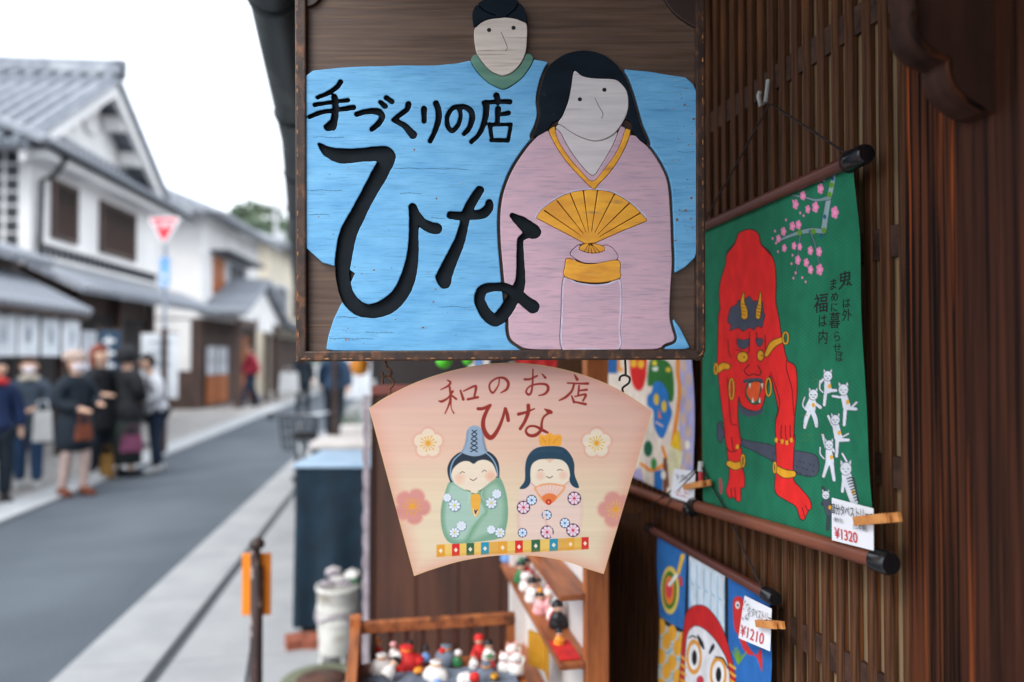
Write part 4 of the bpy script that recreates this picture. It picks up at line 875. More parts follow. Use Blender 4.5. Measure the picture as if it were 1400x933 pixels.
for a, c, n_ in ((-4, 1.9, 20), (1.9, 3.2, 5), (3.2, 10.6, 26)): roof(shop, (exy(a) - .0, a, EZ + .13), (exy(c) - .0, c, EZ + .13), (2.5, c, EZ + 1.1), (2.5, a, EZ + 1.1), n_, .05)
b = MB(); b.box((-.42, SFR.O.y - .08, 2.36), (-.36, SFR.O.y + .12, 2.42)); b = MB()
hx = MB()
for k, px in enumerate((500, 870)):
    P0 = SFR.pt(*SFR.uv(px, -48), -.004); b = MB()
    b.tube([(0, 0, -.01), (0, 0, EZ + (P0.x - LX - EX) * sl - P0.z)], .006, 8); b.lathe([(.018, -.012), (.018, -.004)], (0, 0, 0), 10)
    o = b.build('hanging_rod', m_iron, sign); o.location = Matrix.Rotation(-SFR.rz, 3, 'Z') @ (P0 - SFR.O)

# ================================================================ hanging cloths
m_rod = pm('rod_brown_plastic', S(98, 54, 44), S(78, 42, 36), (4, 30, 4), .38, .05, spec=.5)
m_rod2 = pm('rod_red_brown', S(128, 72, 50), S(98, 54, 40), (4, 30, 4), .4, .05, spec=.5)
m_cap = pm('rod_cap_black', S(24, 25, 28), S(16, 17, 19), (20, 20, 20), .22, spec=.6)
m_cord = pm('cord_dark', S(44, 30, 32), S(28, 20, 22), (90, 90, 90), .8)
m_clothb = pm('cloth_back', S(60, 96, 78), S(46, 80, 64), (20, 20, 20), .9)
def tube_y(b, y0, y1, x, z, r, n=16): return b.tube([(x, y0, z), (x, y1, z)], r, n)
def rod(parent, fr, pa, pb, r, mt, capr=1.35, caplen=.022, name='rod'):
    """rod between two pixels on the cloth's plane, with a black cap at each end"""
    (ua, va), (ub, vb) = fr.uv(*pa), fr.uv(*pb); d = Vector((ub - ua, 0, vb - va)).normalized()
    a, c = Vector((ua, -r * .6, va)), Vector((ub, -r * .6, vb))
    b = MB(); b.tube([a, c], r, 18); ro = b.build(name, mt, parent)
    for p, s in ((a, -1), (c, 1)):
        b = MB(); q = p + d * s * -.004; b.tube([q, q + d * s * caplen * .85, q + d * s * caplen], [r * capr, r * capr, r * capr * .85], 18); b.build('end_cap', m_cap, ro)
    return ro
def clothes_pin(label, fr, pa, pb, h=.010, tilt=0.0, grp=None):
    (ua, va), (ub, vb) = fr.uv(*pa), fr.uv(*pb); ln = math.hypot(ub - ua, vb - va); an = math.atan2(vb - va, ub - ua)
    o = thing('clothes_pin', label, 'clothes pin', fr.pt(ua, va, h), fr.rz, grp)
    M_ = Matrix.Rotation(-an, 4, 'Y')
    for nm, s in (('jaw', 1), ('jaw', -1)):
        b = MB(); off = 0 if s > 0 else ln * .14
        b.prism([(off, .0), (off, .0058), (off + ln * .2, .0072), (off + ln * .9, .0055 + .006 * s), (off + ln * .9, .0015 + .006 * s), (off + ln * .35, -.0)], 2, -.0052, .0052)
        b.v = [(p[0], -(p[1] if s > 0 else -p[1] + .0) * 1.0, p[2]) for p in b.v]; b.v = [tuple(M_ @ Vector(p)) for p in b.v]; b.build('jaw', m_pin, o)
    b = MB(); b.tube([M_ @ Vector((ln * .4 + .003 * math.cos(t), -.002 + .003 * math.sin(t), -.006 + .012 * t / 25)) for t in np.linspace(0, 25, 60)], .0007, 5); b.build('spring', m_iron, o)
    return o
m_pin = pm('clothes_pin_wood', S(214, 146, 82), S(186, 118, 60), (30, 30, 80), .6, .1)
m_card = pm('price_card_white', S(232, 232, 236), S(222, 222, 228), (9, 9, 9), .5)
m_cardtxt = pm('price_print_black', S(36, 42, 56), S(26, 30, 42), (9, 9, 9), .6)
m_cardred = pm('price_print_red', S(206, 62, 70), S(190, 50, 60), (9, 9, 9), .6)
def cloth_grid(u0, u1, top, bot, nx, ny, lean=0.0, amp=.0024, seed=0):
    """top(u) and bot(u) heights; lean brings the bottom edge forward"""
    r_ = np.random.default_rng(seed); s = np.linspace(0, 1, nx)[None, :]; t = np.linspace(0, 1, ny)[:, None]
    u = u0 + (u1 - u0) * s + 0 * t; v = top(s) * (1 - t) + bot(s) * t
    h = lean * t + amp * (np.sin(s * 9 + 2 * t + seed) * .5 + np.sin(s * 4 - t * 7 + seed * 2) + .6 * np.sin(t * 13 + s * 3)) * np.minimum(1, 6 * t * (1 - t) + .05)
    return np.stack([u.ravel(), -h.ravel(), v.ravel()], 1)

# --- green cloth with the red ogre
TX = .578; TFR = Fr((TX, 1.0, CAMH), -math.pi / 2)
T1 = ZM(950, 180, 3.8867); T2 = ZM(960, 300, 4.6667); T3 = ZM(960, 480, 3.731); T4 = ZM(1050, 230, 3.4556); T5 = ZM(1070, 480, 2.9156)
gc = Canvas(940, 190, 1225, 800, 2.4, (28, 116, 84))
gc.a *= (1 + .05 * np.sin(gc.X * .9) * np.sin(gc.Y * 1.1))[..., None]
BLK, RD, YL, GY_ = (24, 22, 24), (240, 40, 38), (238, 168, 36), (76, 80, 96)
gc.poly(T3([(80, 372), (100, 365), (108, 400), (200, 450), (330, 475), (420, 500), (560, 525), (592, 560), (588, 625), (540, 640), (430, 605), (330, 545), (200, 480), (110, 440), (95, 470), (78, 440)]), GY_, edge=BLK, ew=.7, n=4)
for k in range(26):
    q = T3([(360 + (k % 13) * 17, 520 + (k % 3) * 30 + (k % 13) * 5)])[0]; gc.stroke([(q[0], q[1], .5), (q[0] + 2, q[1] + 2.2, .5)], (40, 42, 54))
def red(pts, n=4): gc.poly(pts, RD, edge=BLK, ew=1.0, n=n)
red(T3([(130, 480), (195, 490), (200, 560), (205, 600), (215, 640), (213, 695), (196, 700), (195, 760), (178, 766), (160, 745), (140, 750), (124, 715), (138, 650), (138, 580)]))
red(T3([(382, 420), (466, 420), (466, 520), (464, 650), (500, 700), (545, 755), (556, 800), (540, 815), (520, 858), (500, 852), (480, 795), (430, 762), (376, 722), (374, 640), (380, 560)]))
body = T2([(220, 130), (235, 90), (285, 68), (330, 72), (360, 100), (375, 160), (420, 200), (450, 250), (465, 310), (470, 420), (468, 530), (490, 640), (500, 720), (515, 790), (540, 900)]) + T3([(465, 70), (480, 110), (482, 220), (470, 340), (466, 420), (456, 460), (395, 462), (376, 430), (378, 345), (388, 300), (370, 205), (345, 120), (330, 190), (318, 235), (310, 270), (290, 302), (240, 300), (200, 275), (186, 230), (180, 330), (190, 420), (196, 470), (175, 505), (140, 510), (122, 470), (112, 370), (92, 210), (80, 80)]) + T2([(98, 900), (104, 700), (106, 610), (116, 570), (110, 480), (120, 390), (150, 290), (158, 225), (190, 185)])
gc.poly(body, RD, edge=BLK, ew=1.1, n=3)
gc.stroke(T2([(155, 225, 3), (165, 205, 6), (210, 150, 5)]), BLK, alpha=.6); gc.stroke(T2([(380, 165, 4), (410, 195, 6), (440, 230, 4)]), BLK, alpha=.6)
# face
gc.poly(T2([(165, 620), (180, 570), (190, 560), (220, 545), (232, 515), (250, 530), (300, 490), (325, 525), (360, 520), (385, 530), (390, 590), (400, 615), (380, 690), (350, 680), (330, 705), (300, 690), (260, 715), (230, 690), (180, 710), (185, 670), (165, 660)]), GY_, False, edge=BLK, ew=.6)
for st in (T2([(265, 468, 2), (258, 530, 12), (268, 580, 19), (270, 618, 20)]), T2([(372, 465, 2), (368, 530, 10), (360, 580, 15), (356, 622, 14)])):
    gc.stroke([(p[0], p[1], p[2] + .8) for p in st], BLK); gc.stroke(st, YL)
for k in range(4):
    for xx, yy in ((252, 540 + k * 22), (350, 545 + k * 22)): gc.stroke(T2([(xx, yy, 2), (xx + 22, yy + 6, 2)]), (120, 70, 20))
for pts in (T2([(222, 765), (260, 772), (298, 765), (295, 805), (265, 828), (232, 815)]), T2([(342, 765), (385, 765), (380, 800), (358, 810)])): gc.poly(pts, GY_, n=3, edge=BLK, ew=.5)
for st in (T2([(300, 720, 2), (302, 760, 2), (300, 850, 2)]), T2([(345, 720, 2), (350, 770, 2)]), T2([(165, 770, 2), (170, 850, 2), (185, 880, 2)]), T2([(400, 740, 2), (405, 850, 2)]), T2([(215, 830, 2), (290, 855, 2)]), T2([(352, 850, 2), (390, 835, 2)]), T3([(240, 70, 2), (215, 100, 2), (235, 125, 2), (262, 118, 2), (285, 125, 2), (300, 110, 2), (285, 75, 2)])): gc.stroke(st, BLK)
for c, r, ry in ((T2([(258, 880)])[0], 7.2, 7), (T2([(372, 870)])[0], 4.2, 7)): gc.disc(c, r + .9, BLK, ry=ry + .9); gc.disc(c, r, YL, ry=ry); gc.disc((c[0] + 2, c[1]), 1, BLK)
gc.poly(T3([(210, 150), (240, 140), (300, 140), (312, 160), (285, 165), (250, 158), (215, 165)]), GY_, n=3)
gc.poly(T3([(235, 165), (260, 158), (296, 160), (302, 180), (290, 240), (300, 262), (262, 272), (235, 250), (222, 210)]), (22, 104, 74), edge=BLK, ew=.7, n=3); gc.poly(T3([(250, 162), (296, 162), (292, 200), (285, 245), (262, 262), (240, 240), (225, 205)]), (238, 92, 42), n=3)
for q in ((243, 180, 1), (305, 180, 1), (258, 250, -1), (293, 250, -1)): gc.poly(T3([(q[0] - 6, q[1] - 14 * q[2]), (q[0] + 6, q[1] - 14 * q[2]), (q[0] + 1, q[1] + 16 * q[2])]), (238, 236, 230), False)
gc.poly(T3([(186, 270), (220, 300), (270, 306), (312, 292), (300, 320), (270, 332), (230, 335), (200, 318)]), GY_, n=3)
# rings, bracelets, hands
for st in (T3([(80, 100, 12), (105, 78, 16), (128, 80, 14)]), T2([(410, 865, 12), (450, 800, 20), (510, 768, 16)]), T3([(138, 575, 14), (170, 588, 18), (205, 575, 14)]), T3([(376, 600, 14), (420, 626, 20), (462, 628, 16)])):
    gc.stroke([(p[0], p[1], p[2] + .9) for p in st], BLK); gc.stroke(st, YL)
def ring(c, rx, ry, wd, col):
    p = [(c[0] + rx * math.cos(t), c[1] + ry * math.sin(t), wd) for t in np.linspace(0, 6.3, 14)]; gc.stroke([(a, b_, w_ + .6) for a, b_, w_ in p], BLK); gc.stroke(p, col)
for c, rx, ry in ((T3([(70, 92)])[0], 2, 7), (T2([(532, 758)])[0], 3.6, 8), (T3([(150, 195)])[0], 3, 14), (T3([(338, 185)])[0], 3.6, 12), (T3([(208, 560)])[0], 2, 8), (T3([(370, 595)])[0], 1.6, 7)): ring(c, rx, ry, 1.0, YL)
for st in (T3([(150, 440, 2), (155, 480, 2), (160, 505, 2)]), T3([(405, 380, 2), (402, 430, 2), (410, 455, 2)]), T3([(425, 380, 2), (425, 430, 2), (432, 460, 2)]), T3([(448, 380, 2), (450, 430, 2), (455, 450, 2)]), T3([(130, 140, 2), (140, 300, 2), (150, 370, 2), (175, 378, 2)]), T3([(350, 110, 2), (392, 240, 2), (390, 300, 2), (378, 345, 2)]), T3([(432, 30, 2), (430, 90, 2), (455, 180, 2), (462, 240, 2), (468, 330, 2)]), T3([(165, 700, 2), (172, 755, 2)]), T3([(148, 700, 2), (150, 745, 2)]), T3([(510, 800, 2), (525, 850, 2)]), T3([(525, 790, 2), (540, 815, 2)])): gc.stroke(st, (90, 14, 16))
for q in T3([(408, 462), (432, 468), (455, 455), (180, 490), (378, 455)]): gc.disc(q, 2.2, YL, ry=3.4)
# blossom branch
for st, col in ((T4([(312, 30, 8), (300, 90, 11), (280, 180, 12), (262, 300, 13)]), (150, 172, 176)), (T4([(262, 300, 10), (210, 295, 12), (150, 305, 9), (80, 330, 6), (40, 352, 3)]), (128, 156, 158)), (T4([(290, 140, 10), (230, 152, 6), (180, 140, 5), (115, 128, 3)]), (120, 150, 150)), (T4([(200, 300, 5), (225, 370, 4), (240, 450, 3)]), (90, 124, 120)), (T4([(155, 305, 4), (145, 370, 3), (135, 480, 3), (122, 515, 2)]), (90, 124, 120))):
    gc.stroke([(p[0], p[1], p[2] + .7) for p in st], (40, 66, 66)); gc.stroke(st, col)
for q in T4([(290, 125), (265, 295), (215, 300), (300, 80), (150, 305)]): gc.disc(q, 3, (96, 150, 40), 1.5, ry=4)
for q in T4([(268, 230), (250, 320), (305, 50)]): gc.disc(q, 2, (30, 90, 130), 1.5, ry=3)
PKC = (240, 134, 178)
for x, y_, s in ((248, 98, 1), (165, 130, .9), (130, 172, .95), (188, 195, .8), (224, 185, 1.05), (316, 210, 1.2), (115, 275, .9), (144, 268, .9), (73, 300, .85), (50, 333, .75), (77, 378, .75), (123, 368, .75), (150, 372, .7), (200, 390, .85), (241, 395, .9), (141, 435, .9), (181, 447, .85), (201, 480, .85), (244, 480, 1.1)):
    c = T4([(x, y_)])[0]
    for k in range(5):
        t = k * 1.2566 - 1.3; gc.disc((c[0] + 2.5 * s * math.cos(t), c[1] + 4.4 * s * math.sin(t)), 2.1 * s, PKC, ry=3.2 * s)
    gc.disc(c, 1.8 * s, (250, 160, 196), ry=2.6 * s)
for x, y_ in ((265, 58), (152, 212), (168, 225), (85, 245), (33, 298), (22, 333), (38, 355), (47, 395), (116, 412), (111, 452), (131, 495), (120, 520), (162, 518), (178, 538), (118, 155)): gc.disc(T4([(x, y_)])[0], 1.3, PKC, ry=1.9)
# the cats
WH, CL = (226, 228, 236), (40, 46, 52)
def catdraw(h, body_, limbs, tail, hr=18, dark=0):
    for l in limbs + [body_, tail]:
        l = T5(l); gc.stroke([(p[0], p[1], p[2] + .55) for p in l], CL)
    for l in limbs + [tail]: gc.stroke(T5(l), WH if not dark else (60, 66, 78))
    gc.stroke(T5(body_), WH if dark < 2 else (72, 78, 90)); c = T5([h])[0]; r = hr / 2.9156
    for s in (-1, 1): gc.poly([(c[0] + s * r * .2, c[1] - r * .7), (c[0] + s * r * .95, c[1] - r * 1.7), (c[0] + s * r * .95, c[1] - r * .4)], WH, False, edge=CL, ew=.4)
    gc.disc(c, r + .5, CL, ry=r * 1.15 + .5); gc.disc(c, r, WH, ry=r * 1.15)
    for s in (-1, 1): gc.stroke([(c[0] + s * r * .45 - 1, c[1], .35), (c[0] + s * r * .45 + 1, c[1] + .3, .35)], CL)
    gc.stroke([(c[0] - 1.2, c[1] + r * .55, .3), (c[0] + 1.2, c[1] + r * .55, .3)], CL)
    gc.disc(T5([(body_[0][0] * .4 + body_[-1][0] * .6 + 8, body_[0][1] * .4 + body_[-1][1] * .6)])[0], 2.2, YL, ry=3)
catdraw((122, 175), [(118, 195, 14), (112, 230, 20)], [[(108, 240, 9), (95, 270, 9), (88, 305, 6)], [(118, 240, 9), (130, 270, 9), (135, 300, 6)], [(125, 205, 6), (150, 225, 7)], [(105, 205, 6), (95, 225, 6)]], [(88, 185, 3), (80, 215, 3), (92, 235, 3)])
catdraw((180, 100), [(178, 120, 12), (180, 155, 15)], [[(172, 160, 7), (166, 215, 6)], [(188, 158, 7), (212, 158, 6)], [(165, 110, 5), (152, 125, 5)]], [(150, 120, 4), (148, 150, 3), (160, 165, 3)], 17, 0)
catdraw((242, 155), [(245, 180, 13), (255, 220, 16)], [[(250, 225, 8), (245, 295, 6)], [(262, 228, 8), (292, 232, 6)], [(230, 185, 5), (200, 180, 5)]], [(275, 225, 4), (295, 205, 4)], 19)
catdraw((210, 275), [(212, 300, 14), (222, 345, 16)], [[(218, 350, 8), (215, 420, 6)], [(228, 355, 8), (262, 355, 6)], [(198, 295, 5), (182, 260, 5)]], [(235, 345, 3), (262, 330, 3)], 17)
catdraw((185, 375), [(184, 400, 13), (188, 440, 17)], [[(180, 445, 9), (163, 500, 6)], [(195, 450, 9), (205, 515, 6)], [(172, 385, 5), (160, 335, 5)], [(195, 385, 5), (205, 400, 5)]], [(165, 430, 3), (150, 410, 3), (150, 385, 3)], 16)
catdraw((252, 470), [(255, 500, 20), (272, 560, 18), (285, 605, 14)], [[(245, 500, 7), (238, 560, 6)]], [(238, 410, 4), (255, 440, 4)], 22)
for k in range(9): gc.stroke(T5([(256 + k * 4, 510 + k * 11, 2), (274 + k * 3, 505 + k * 11, 3), (288 + k * 2, 512 + k * 11, 2)]), CL)
catdraw((172, 575), [(175, 600, 14), (185, 640, 16)], [[(185, 650, 8), (180, 710, 6)], [(168, 600, 5), (160, 610, 6)]], [(160, 545, 5), (170, 570, 5)], 14, 2)
for k in range(70): gc.disc(T5([(70 + random.random() * 90, 90 + random.random() * 270)])[0], .6, (150, 130, 40), 1, .6)
gc.stroke(T3([(92, 655, 7), (95, 690, 9), (95, 725, 7)]), (206, 74, 84), alpha=.8)
m_tap = paintmat('printed_cotton', .9, (40, 40, 26), .16, .5)
tap = thing('hanging_cloth', 'green hanging cloth printed with a red ogre and dancing cats', 'wall hanging', TFR.pt(*TFR.uv(1100, 700)), TFR.rz)
def relocal(fr, tap_o):                     # parts are written in the plane's own axes
    return Fr(fr.O, fr.rz)
tap.location = TFR.O
uL = TFR.uv(962, 320)[0] - .012; uR = TFR.uv(1166, 232)[0]; uR2 = TFR.uv(1199, 752)[0]
vt = TFR.uv(1166, 226)[1]; vtl = TFR.uv(962, 316)[1]; vb = TFR.uv(1200, 757)[1] - .004; vbl = TFR.uv(972, 690)[1]
nx, ny = 300, 520
loc = cloth_grid(uL, uR, lambda s: vtl + (vt - vtl) * s, lambda s: vbl + (vb - vbl) * s, nx, ny, lean=0.0, seed=1)
t_ = np.repeat(np.linspace(0, 1, ny), nx); s_ = np.tile(np.linspace(0, 1, nx), ny); loc[:, 0] += (uR2 - uR) * t_ * s_ * .9 + .004 * t_ * (1 - s_)
sheet('cloth', loc, nx, ny, gc, TFR, m_tap, tap, .9)
def moved(o, dy):                           # push a part toward the viewer
    o.location = (0, -dy, 0); return o
rod(tap, TFR, (940, 322), (1172, 218.5), .0088, m_rod, 1.45, .030)
rod(tap, TFR, (958, 692), (1208, 766), .0105, m_rod2, 1.3, .026)
hk = thing('wall_hook', 'white plastic hook on the lattice above the green cloth', 'hook', (LX - .006, WX(1057, 140, LX).y, WX(1057, 140, LX).z), -math.pi / 2)
m_hook = pm('hook_white', S(206, 206, 202), S(186, 186, 182), (20, 20, 20), .4)
b = MB(); b.tube([(-.004, 0, .036), (-.002, -.006, .0), (.0, -.016, -.006), (.002, -.02, .008), (.002, -.018, .014)], .0032, 8); b.build('hook_body', m_hook, hk)
def cord(parent, fr, pts, r=.0016, h=.012, name='cord'):
    b = MB(); b.tube([(fr.uv(*p)[0], -h, fr.uv(*p)[1]) for p in pts], r, 6); return b.build(name, m_cord, parent)
cord(tap, TFR, [(1168, 214), (1120, 182), (1059, 143)], h=.006); cord(tap, TFR, [(1057, 143), (1010, 228), (958, 318)], h=.006)
b = MB(); u_, v_ = TFR.uv(1166, 222); b.tube([(u_ + .001 * math.cos(t), -.006 + .0125 * math.sin(t), v_ + .0125 * math.cos(t)) for t in np.linspace(0, 6.4, 16)], .0016, 6); b.build('cord_loop', m_cord, tap)
# --- lower cloth with the round doll face
LFR = Fr((.585, 1.2, CAMH), -math.pi / 2); L_ = ZM(840, 690, 3.839)
lc = Canvas(880, 690, 1100, 1300, 2.0, (44, 110, 178))
def lp_(pts, col, sm=False, e=None, ew=0): lc.poly(L_(pts), col, sm, edge=e, ew=ew)
LB = (20, 24, 34)
lp_([(380, 240), (392, 240), (380, 700), (365, 700)], LB); lp_([(392, 255), (585, 370), (585, 680), (560, 760), (392, 640)], (214, 224, 232))
for k in range(6):
    for j in range(3): lc.stroke(L_([(398 + k * 36, 300 + k * 20 + j * 120, 3), (398 + k * 36, 400 + k * 20 + j * 120, 3), (416 + k * 36, 420 + k * 20 + j * 120, 3)]), (140, 190, 220))
lp_([(580, 375), (597, 385), (600, 800), (580, 800)], LB); lp_([(597, 385), (840, 530), (840, 1100), (640, 1100), (597, 780)], (40, 104, 176))
lc.disc(L_([(292, 450)])[0], 12.5, (226, 196, 96), ry=33); lc.disc(L_([(290, 450)])[0], 9.5, (64, 122, 40), ry=26); lc.disc(L_([(288, 450)])[0], 7, (236, 130, 50), ry=20); lc.disc(L_([(286, 445)])[0], 4.5, (222, 70, 80), ry=12)
lc.stroke(L_([(290, 420, 10), (330, 365, 8)]), (236, 232, 226)); lc.stroke(L_([(335, 360, 9), (358, 270, 12)]), (224, 180, 70)); lc.stroke(L_([(345, 385, 8), (350, 420, 9)]), (206, 60, 60))
lp_([(215, 570), (290, 620), (365, 670), (360, 800), (330, 1400), (215, 1400)], (196, 200, 190)); lc.stroke(L_([(220, 585, 8), (300, 640, 10), (365, 668, 8)]), LB)
for k in range(30):
    c = L_([(245 + (k % 3) * 58 + (k // 3 % 2) * 28, 640 + (k // 3) * 78 + (k % 3) * 34)])[0]; lc.disc(c, 6, (236, 168, 52), ry=11); 
    lc.stroke([(c[0] - 7, c[1] + 12, .9), (c[0] + 2, c[1] + 16, .9), (c[0] + 9, c[1] + 8, .9)], (112, 170, 206))
lp_([(340, 1100), (345, 900), (365, 640), (385, 560), (430, 530), (490, 545), (560, 640), (605, 770), (632, 900), (650, 1100), (640, 1500), (350, 1500)], (200, 34, 36), True, LB, .8)
lp_([(375, 1100), (370, 900), (378, 720), (400, 655), (440, 640), (500, 680), (560, 760), (598, 860), (610, 1100), (560, 1300), (420, 1300)], (232, 230, 232), True, LB, .8)
for c, rx, ry in ((L_([(418, 800)])[0], 10.5, 24), (L_([(545, 890)])[0], 11.5, 24)):
    lc.disc(c, rx, (226, 150, 50), ry=ry); lc.disc(c, rx * .72, (240, 238, 236), ry=ry * .74); lc.disc((c[0] + .5, c[1] + 1), rx * .32, (16, 18, 22), ry=ry * .42)
for st in ([(438, 690, 5), (455, 725, 10), (468, 755, 5)], [(500, 780, 5), (515, 750, 10), (520, 735, 4)], [(390, 700, 3), (410, 690, 4), (430, 700, 3)], [(530, 800, 3), (570, 810, 4), (595, 860, 3)]): lc.stroke(L_(st), (20, 22, 26))
for k in range(4): lc.stroke(L_([(352 - k, 800 + k * 40, 6), (372, 815 + k * 40, 7)]), (226, 170, 60)); lc.stroke(L_([(606, 840 + k * 40, 6), (632, 860 + k * 40, 7)]), (226, 170, 60))
lc.disc(L_([(450, 925)])[0], 5, (206, 60, 70), ry=7)
lp_([(625, 500), (670, 490), (680, 560), (670, 640), (690, 720), (740, 790), (770, 760), (775, 880), (745, 800), (690, 780), (650, 690), (628, 640)], (206, 46, 46), True); lc.disc(L_([(646, 528)])[0], 3, (240, 240, 240), ry=5); lc.disc(L_([(647, 529)])[0], 1.4, (20, 20, 20), ry=2)
for k in range(7): lc.stroke(L_([(650, 835, 5), (620 + k * 12, 770 - 20 * math.sin(k), 3)]), (112, 156, 48))
low = thing('hanging_cloth', 'blue and yellow hanging cloth with a red hooded round doll face', 'wall hanging', LFR.O, LFR.rz)
u0, u1 = LFR.uv(899, 760)[0], LFR.uv(1053, 880)[0]; vt0 = LFR.uv(899, 733)[1]; vt1 = LFR.uv(1053, 822)[1]; vb0 = vt0 - .48
loc = cloth_grid(u0, u1, lambda s: vt0 + (vt1 - vt0) * s, lambda s: vb0 + 0 * s, 190, 330, seed=4)
sheet('cloth', loc, 190, 330, lc, LFR, m_tap, low, .9)
rod(low, LFR, (895, 724), (1054, 813), .0085, m_rod, 1.35, .026); 
b = MB(); b.tube([(u0 - .01, -.006, vb0), (u1 + .02, -.006, vb0)], .0095, 14); b.build('rod', m_rod2, low)
cord(low, LFR, [(1052, 803), (1030, 760), (1005, 703), (984, 668), (967, 636)], h=.012); cord(low, LFR, [(966, 638), (950, 655), (930, 676), (897, 722)], h=.012)
b = MB(); u_, v_ = LFR.uv(967, 640); b.tube([(u_, -.012, v_ + .012), (u_, -.013, v_ - .006)], .0055, 8); ph = b.build('cord_knot', m_hook, low)
b = MB(); b.tube([(u_ + .002, -.013, v_ - .007), (u_ + .003, -.013, v_ - .024)], .0055, 8); b.build('knot_bead', m_cardred, ph)
# --- mask poster cloth further along
MFR = Fr((.588, 1.5, CAMH), -math.pi / 2); M_ = ZM(830, 480, 3.888)
mc = Canvas(820, 380, 960, 720, 2.0, (232, 216, 200))
def mp_(pts, col, sm=True): mc.poly(M_(pts), col, sm)
mp_([(385, -400), (470, -400), (470, 860), (400, 840), (385, 500)], (178, 172, 214), False)
for k in range(12): mc.disc(M_([(405 + 25 * (k % 2), -60 + k * 70)])[0], 5, (206, 180, 170), 3, ry=9)
mc.stroke(M_([(62, -100, 10), (60, 80, 12), (75, 100, 10)]), (238, 150, 40)); mc.stroke(M_([(388, -100, 10), (375, 100, 10), (385, 220, 9), (360, 420, 10), (345, 500, 9)]), (240, 140, 30)); mp_([(340, 500), (380, 420), (392, 520), (380, 560)], (236, 190, 40))
mp_([(-100, -400), (60, -400), (55, 120), (-100, 120)], (40, 100, 160), False)
mp_([(118, -60), (210, -60), (212, 60), (205, 150), (185, 205), (155, 208), (130, 160), (118, 60)], (214, 34, 32)); 
for q in ((140, 65), (180, 70)): mc.disc(M_([q])[0], 4.5, (236, 180, 50), ry=6)
mp_([(225, 60), (250, 40), (300, 45), (340, 80), (355, 160), (352, 260), (325, 265), (300, 215), (255, 185), (215, 180)], (46, 112, 48)); mc.disc(M_([(252, 65)])[0], 3.5, (230, 200, 60)); mc.disc(M_([(325, 100)])[0], 3.5, (230, 190, 60)); mp_([(240, 90), (270, 85), (268, 105), (245, 105)], (226, 226, 220))
mp_([(215, 240), (235, 220), (250, 170), (285, 165), (320, 215), (330, 280), (345, 330), (325, 400), (300, 460), (275, 455), (250, 400), (245, 320), (215, 290)], (38, 116, 190)); 
for q in ((262, 258), (303, 295)): mc.disc(M_([q])[0], 3.6, (226, 190, 60), ry=8)
mp_([(275, 300), (290, 360), (270, 355)], (226, 130, 90)); mc.stroke(M_([(262, 380, 5), (295, 400, 5)]), (230, 190, 190)); mp_([(20, -200), (110, -200), (100, -40), (60, 20), (20, -60)], (238, 190, 150))
mc.stroke(M_([(180, 600, 8), (240, 635, 9), (310, 590, 9), (295, 510, 7)]), (238, 140, 30)); mc.disc(M_([(218, 520)])[0], 6, (24, 96, 64), ry=11); mc.disc(M_([(248, 600)])[0], 4, (60, 140, 70), ry=8)
mp_([(120, 640), (180, 620), (200, 720), (120, 700)], (178, 168, 206), False); mp_([(250, 640), (295, 630), (295, 760), (250, 740)], (36, 110, 180), False); mp_([(298, 570), (318, 570), (335, 780), (298, 770)], (120, 70, 46), False); mp_([(335, 505), (405, 540), (380, 680), (325, 640)], (222, 214, 170), False)
for q in ((428, 500), (300, 660), (330, 745)): mc.disc(M_([q])[0], 3.5, (236, 226, 210), ry=6)
pos_ = thing('hanging_cloth', 'pale hanging cloth printed with red green and blue masks', 'wall hanging', MFR.O, MFR.rz)
u0, u1 = MFR.uv(836, 600)[0] - .12, MFR.uv(947, 600)[0]; vbm = MFR.uv(945, 690)[1]; vbl_ = MFR.uv(865, 667)[1]
loc = cloth_grid(u0, u1, lambda s: .22 + 0 * s, lambda s: vbm + 0 * s, 150, 200, seed=6); sheet('cloth', loc, 150, 200, mc, MFR, m_tap, pos_, .9)
rod(pos_, MFR, (800, 646), (946, 696.5), .0095, m_rod2, 1.3, .024)
b = MB(); b.tube([(u0 - .02, -.006, .225), (u1 + .02, -.006, .225)], .009, 14); b.build('rod', m_rod, pos_)
cord(pos_, MFR, [(830, 710), (880, 705), (925, 672), (962, 640)], h=.014)
# --- price cards with pins
def card(label, fr, c4, h, name='price_card'):
    (ua, va), (ub, vb_), (uc, vc), (ud, vd) = [fr.uv(*p) for p in c4]
    o = thing(name, label, 'price card', fr.pt(ud, vd, h), fr.rz)
    b = MB(); q = [(ua - ud, 0, va - vd), (ub - ud, 0, vb_ - vd), (uc - ud, -.003, vc - vd), (0, -.003, 0)]
    b.add([(p[0], p[1], p[2]) for p in q] + [(p[0], p[1] + .0006, p[2]) for p in q], [(0, 1, 2, 3), (7, 6, 5, 4), (0, 4, 5, 1), (1, 5, 6, 2), (2, 6, 7, 3), (3, 7, 4, 0)]); b.build('card', m_card, o)
    ex = Vector((uc - ud, vc - vd)); ey = Vector((ua - ud, va - vd)); return o, ex, ey
def write(o, ex, ey, s, x, y_, hgt, wid, mt, nm='lettering', bold=0.0):
    """s fills width wid and height hgt (fractions of the card) from x, y"""
    n_ = sum(1.0 if ord(ch) > 255 else .56 for ch in s)
    size = ey.length * hgt; sxx = ex.length * wid / (n_ * size)
    return text_mesh(s, size, nm, mt, o, (ex.x * x + ey.x * y_, ex.y * x + ey.y * y_), ex.normalized(), ey.normalized(), .0036, sx=sxx, bold=bold)
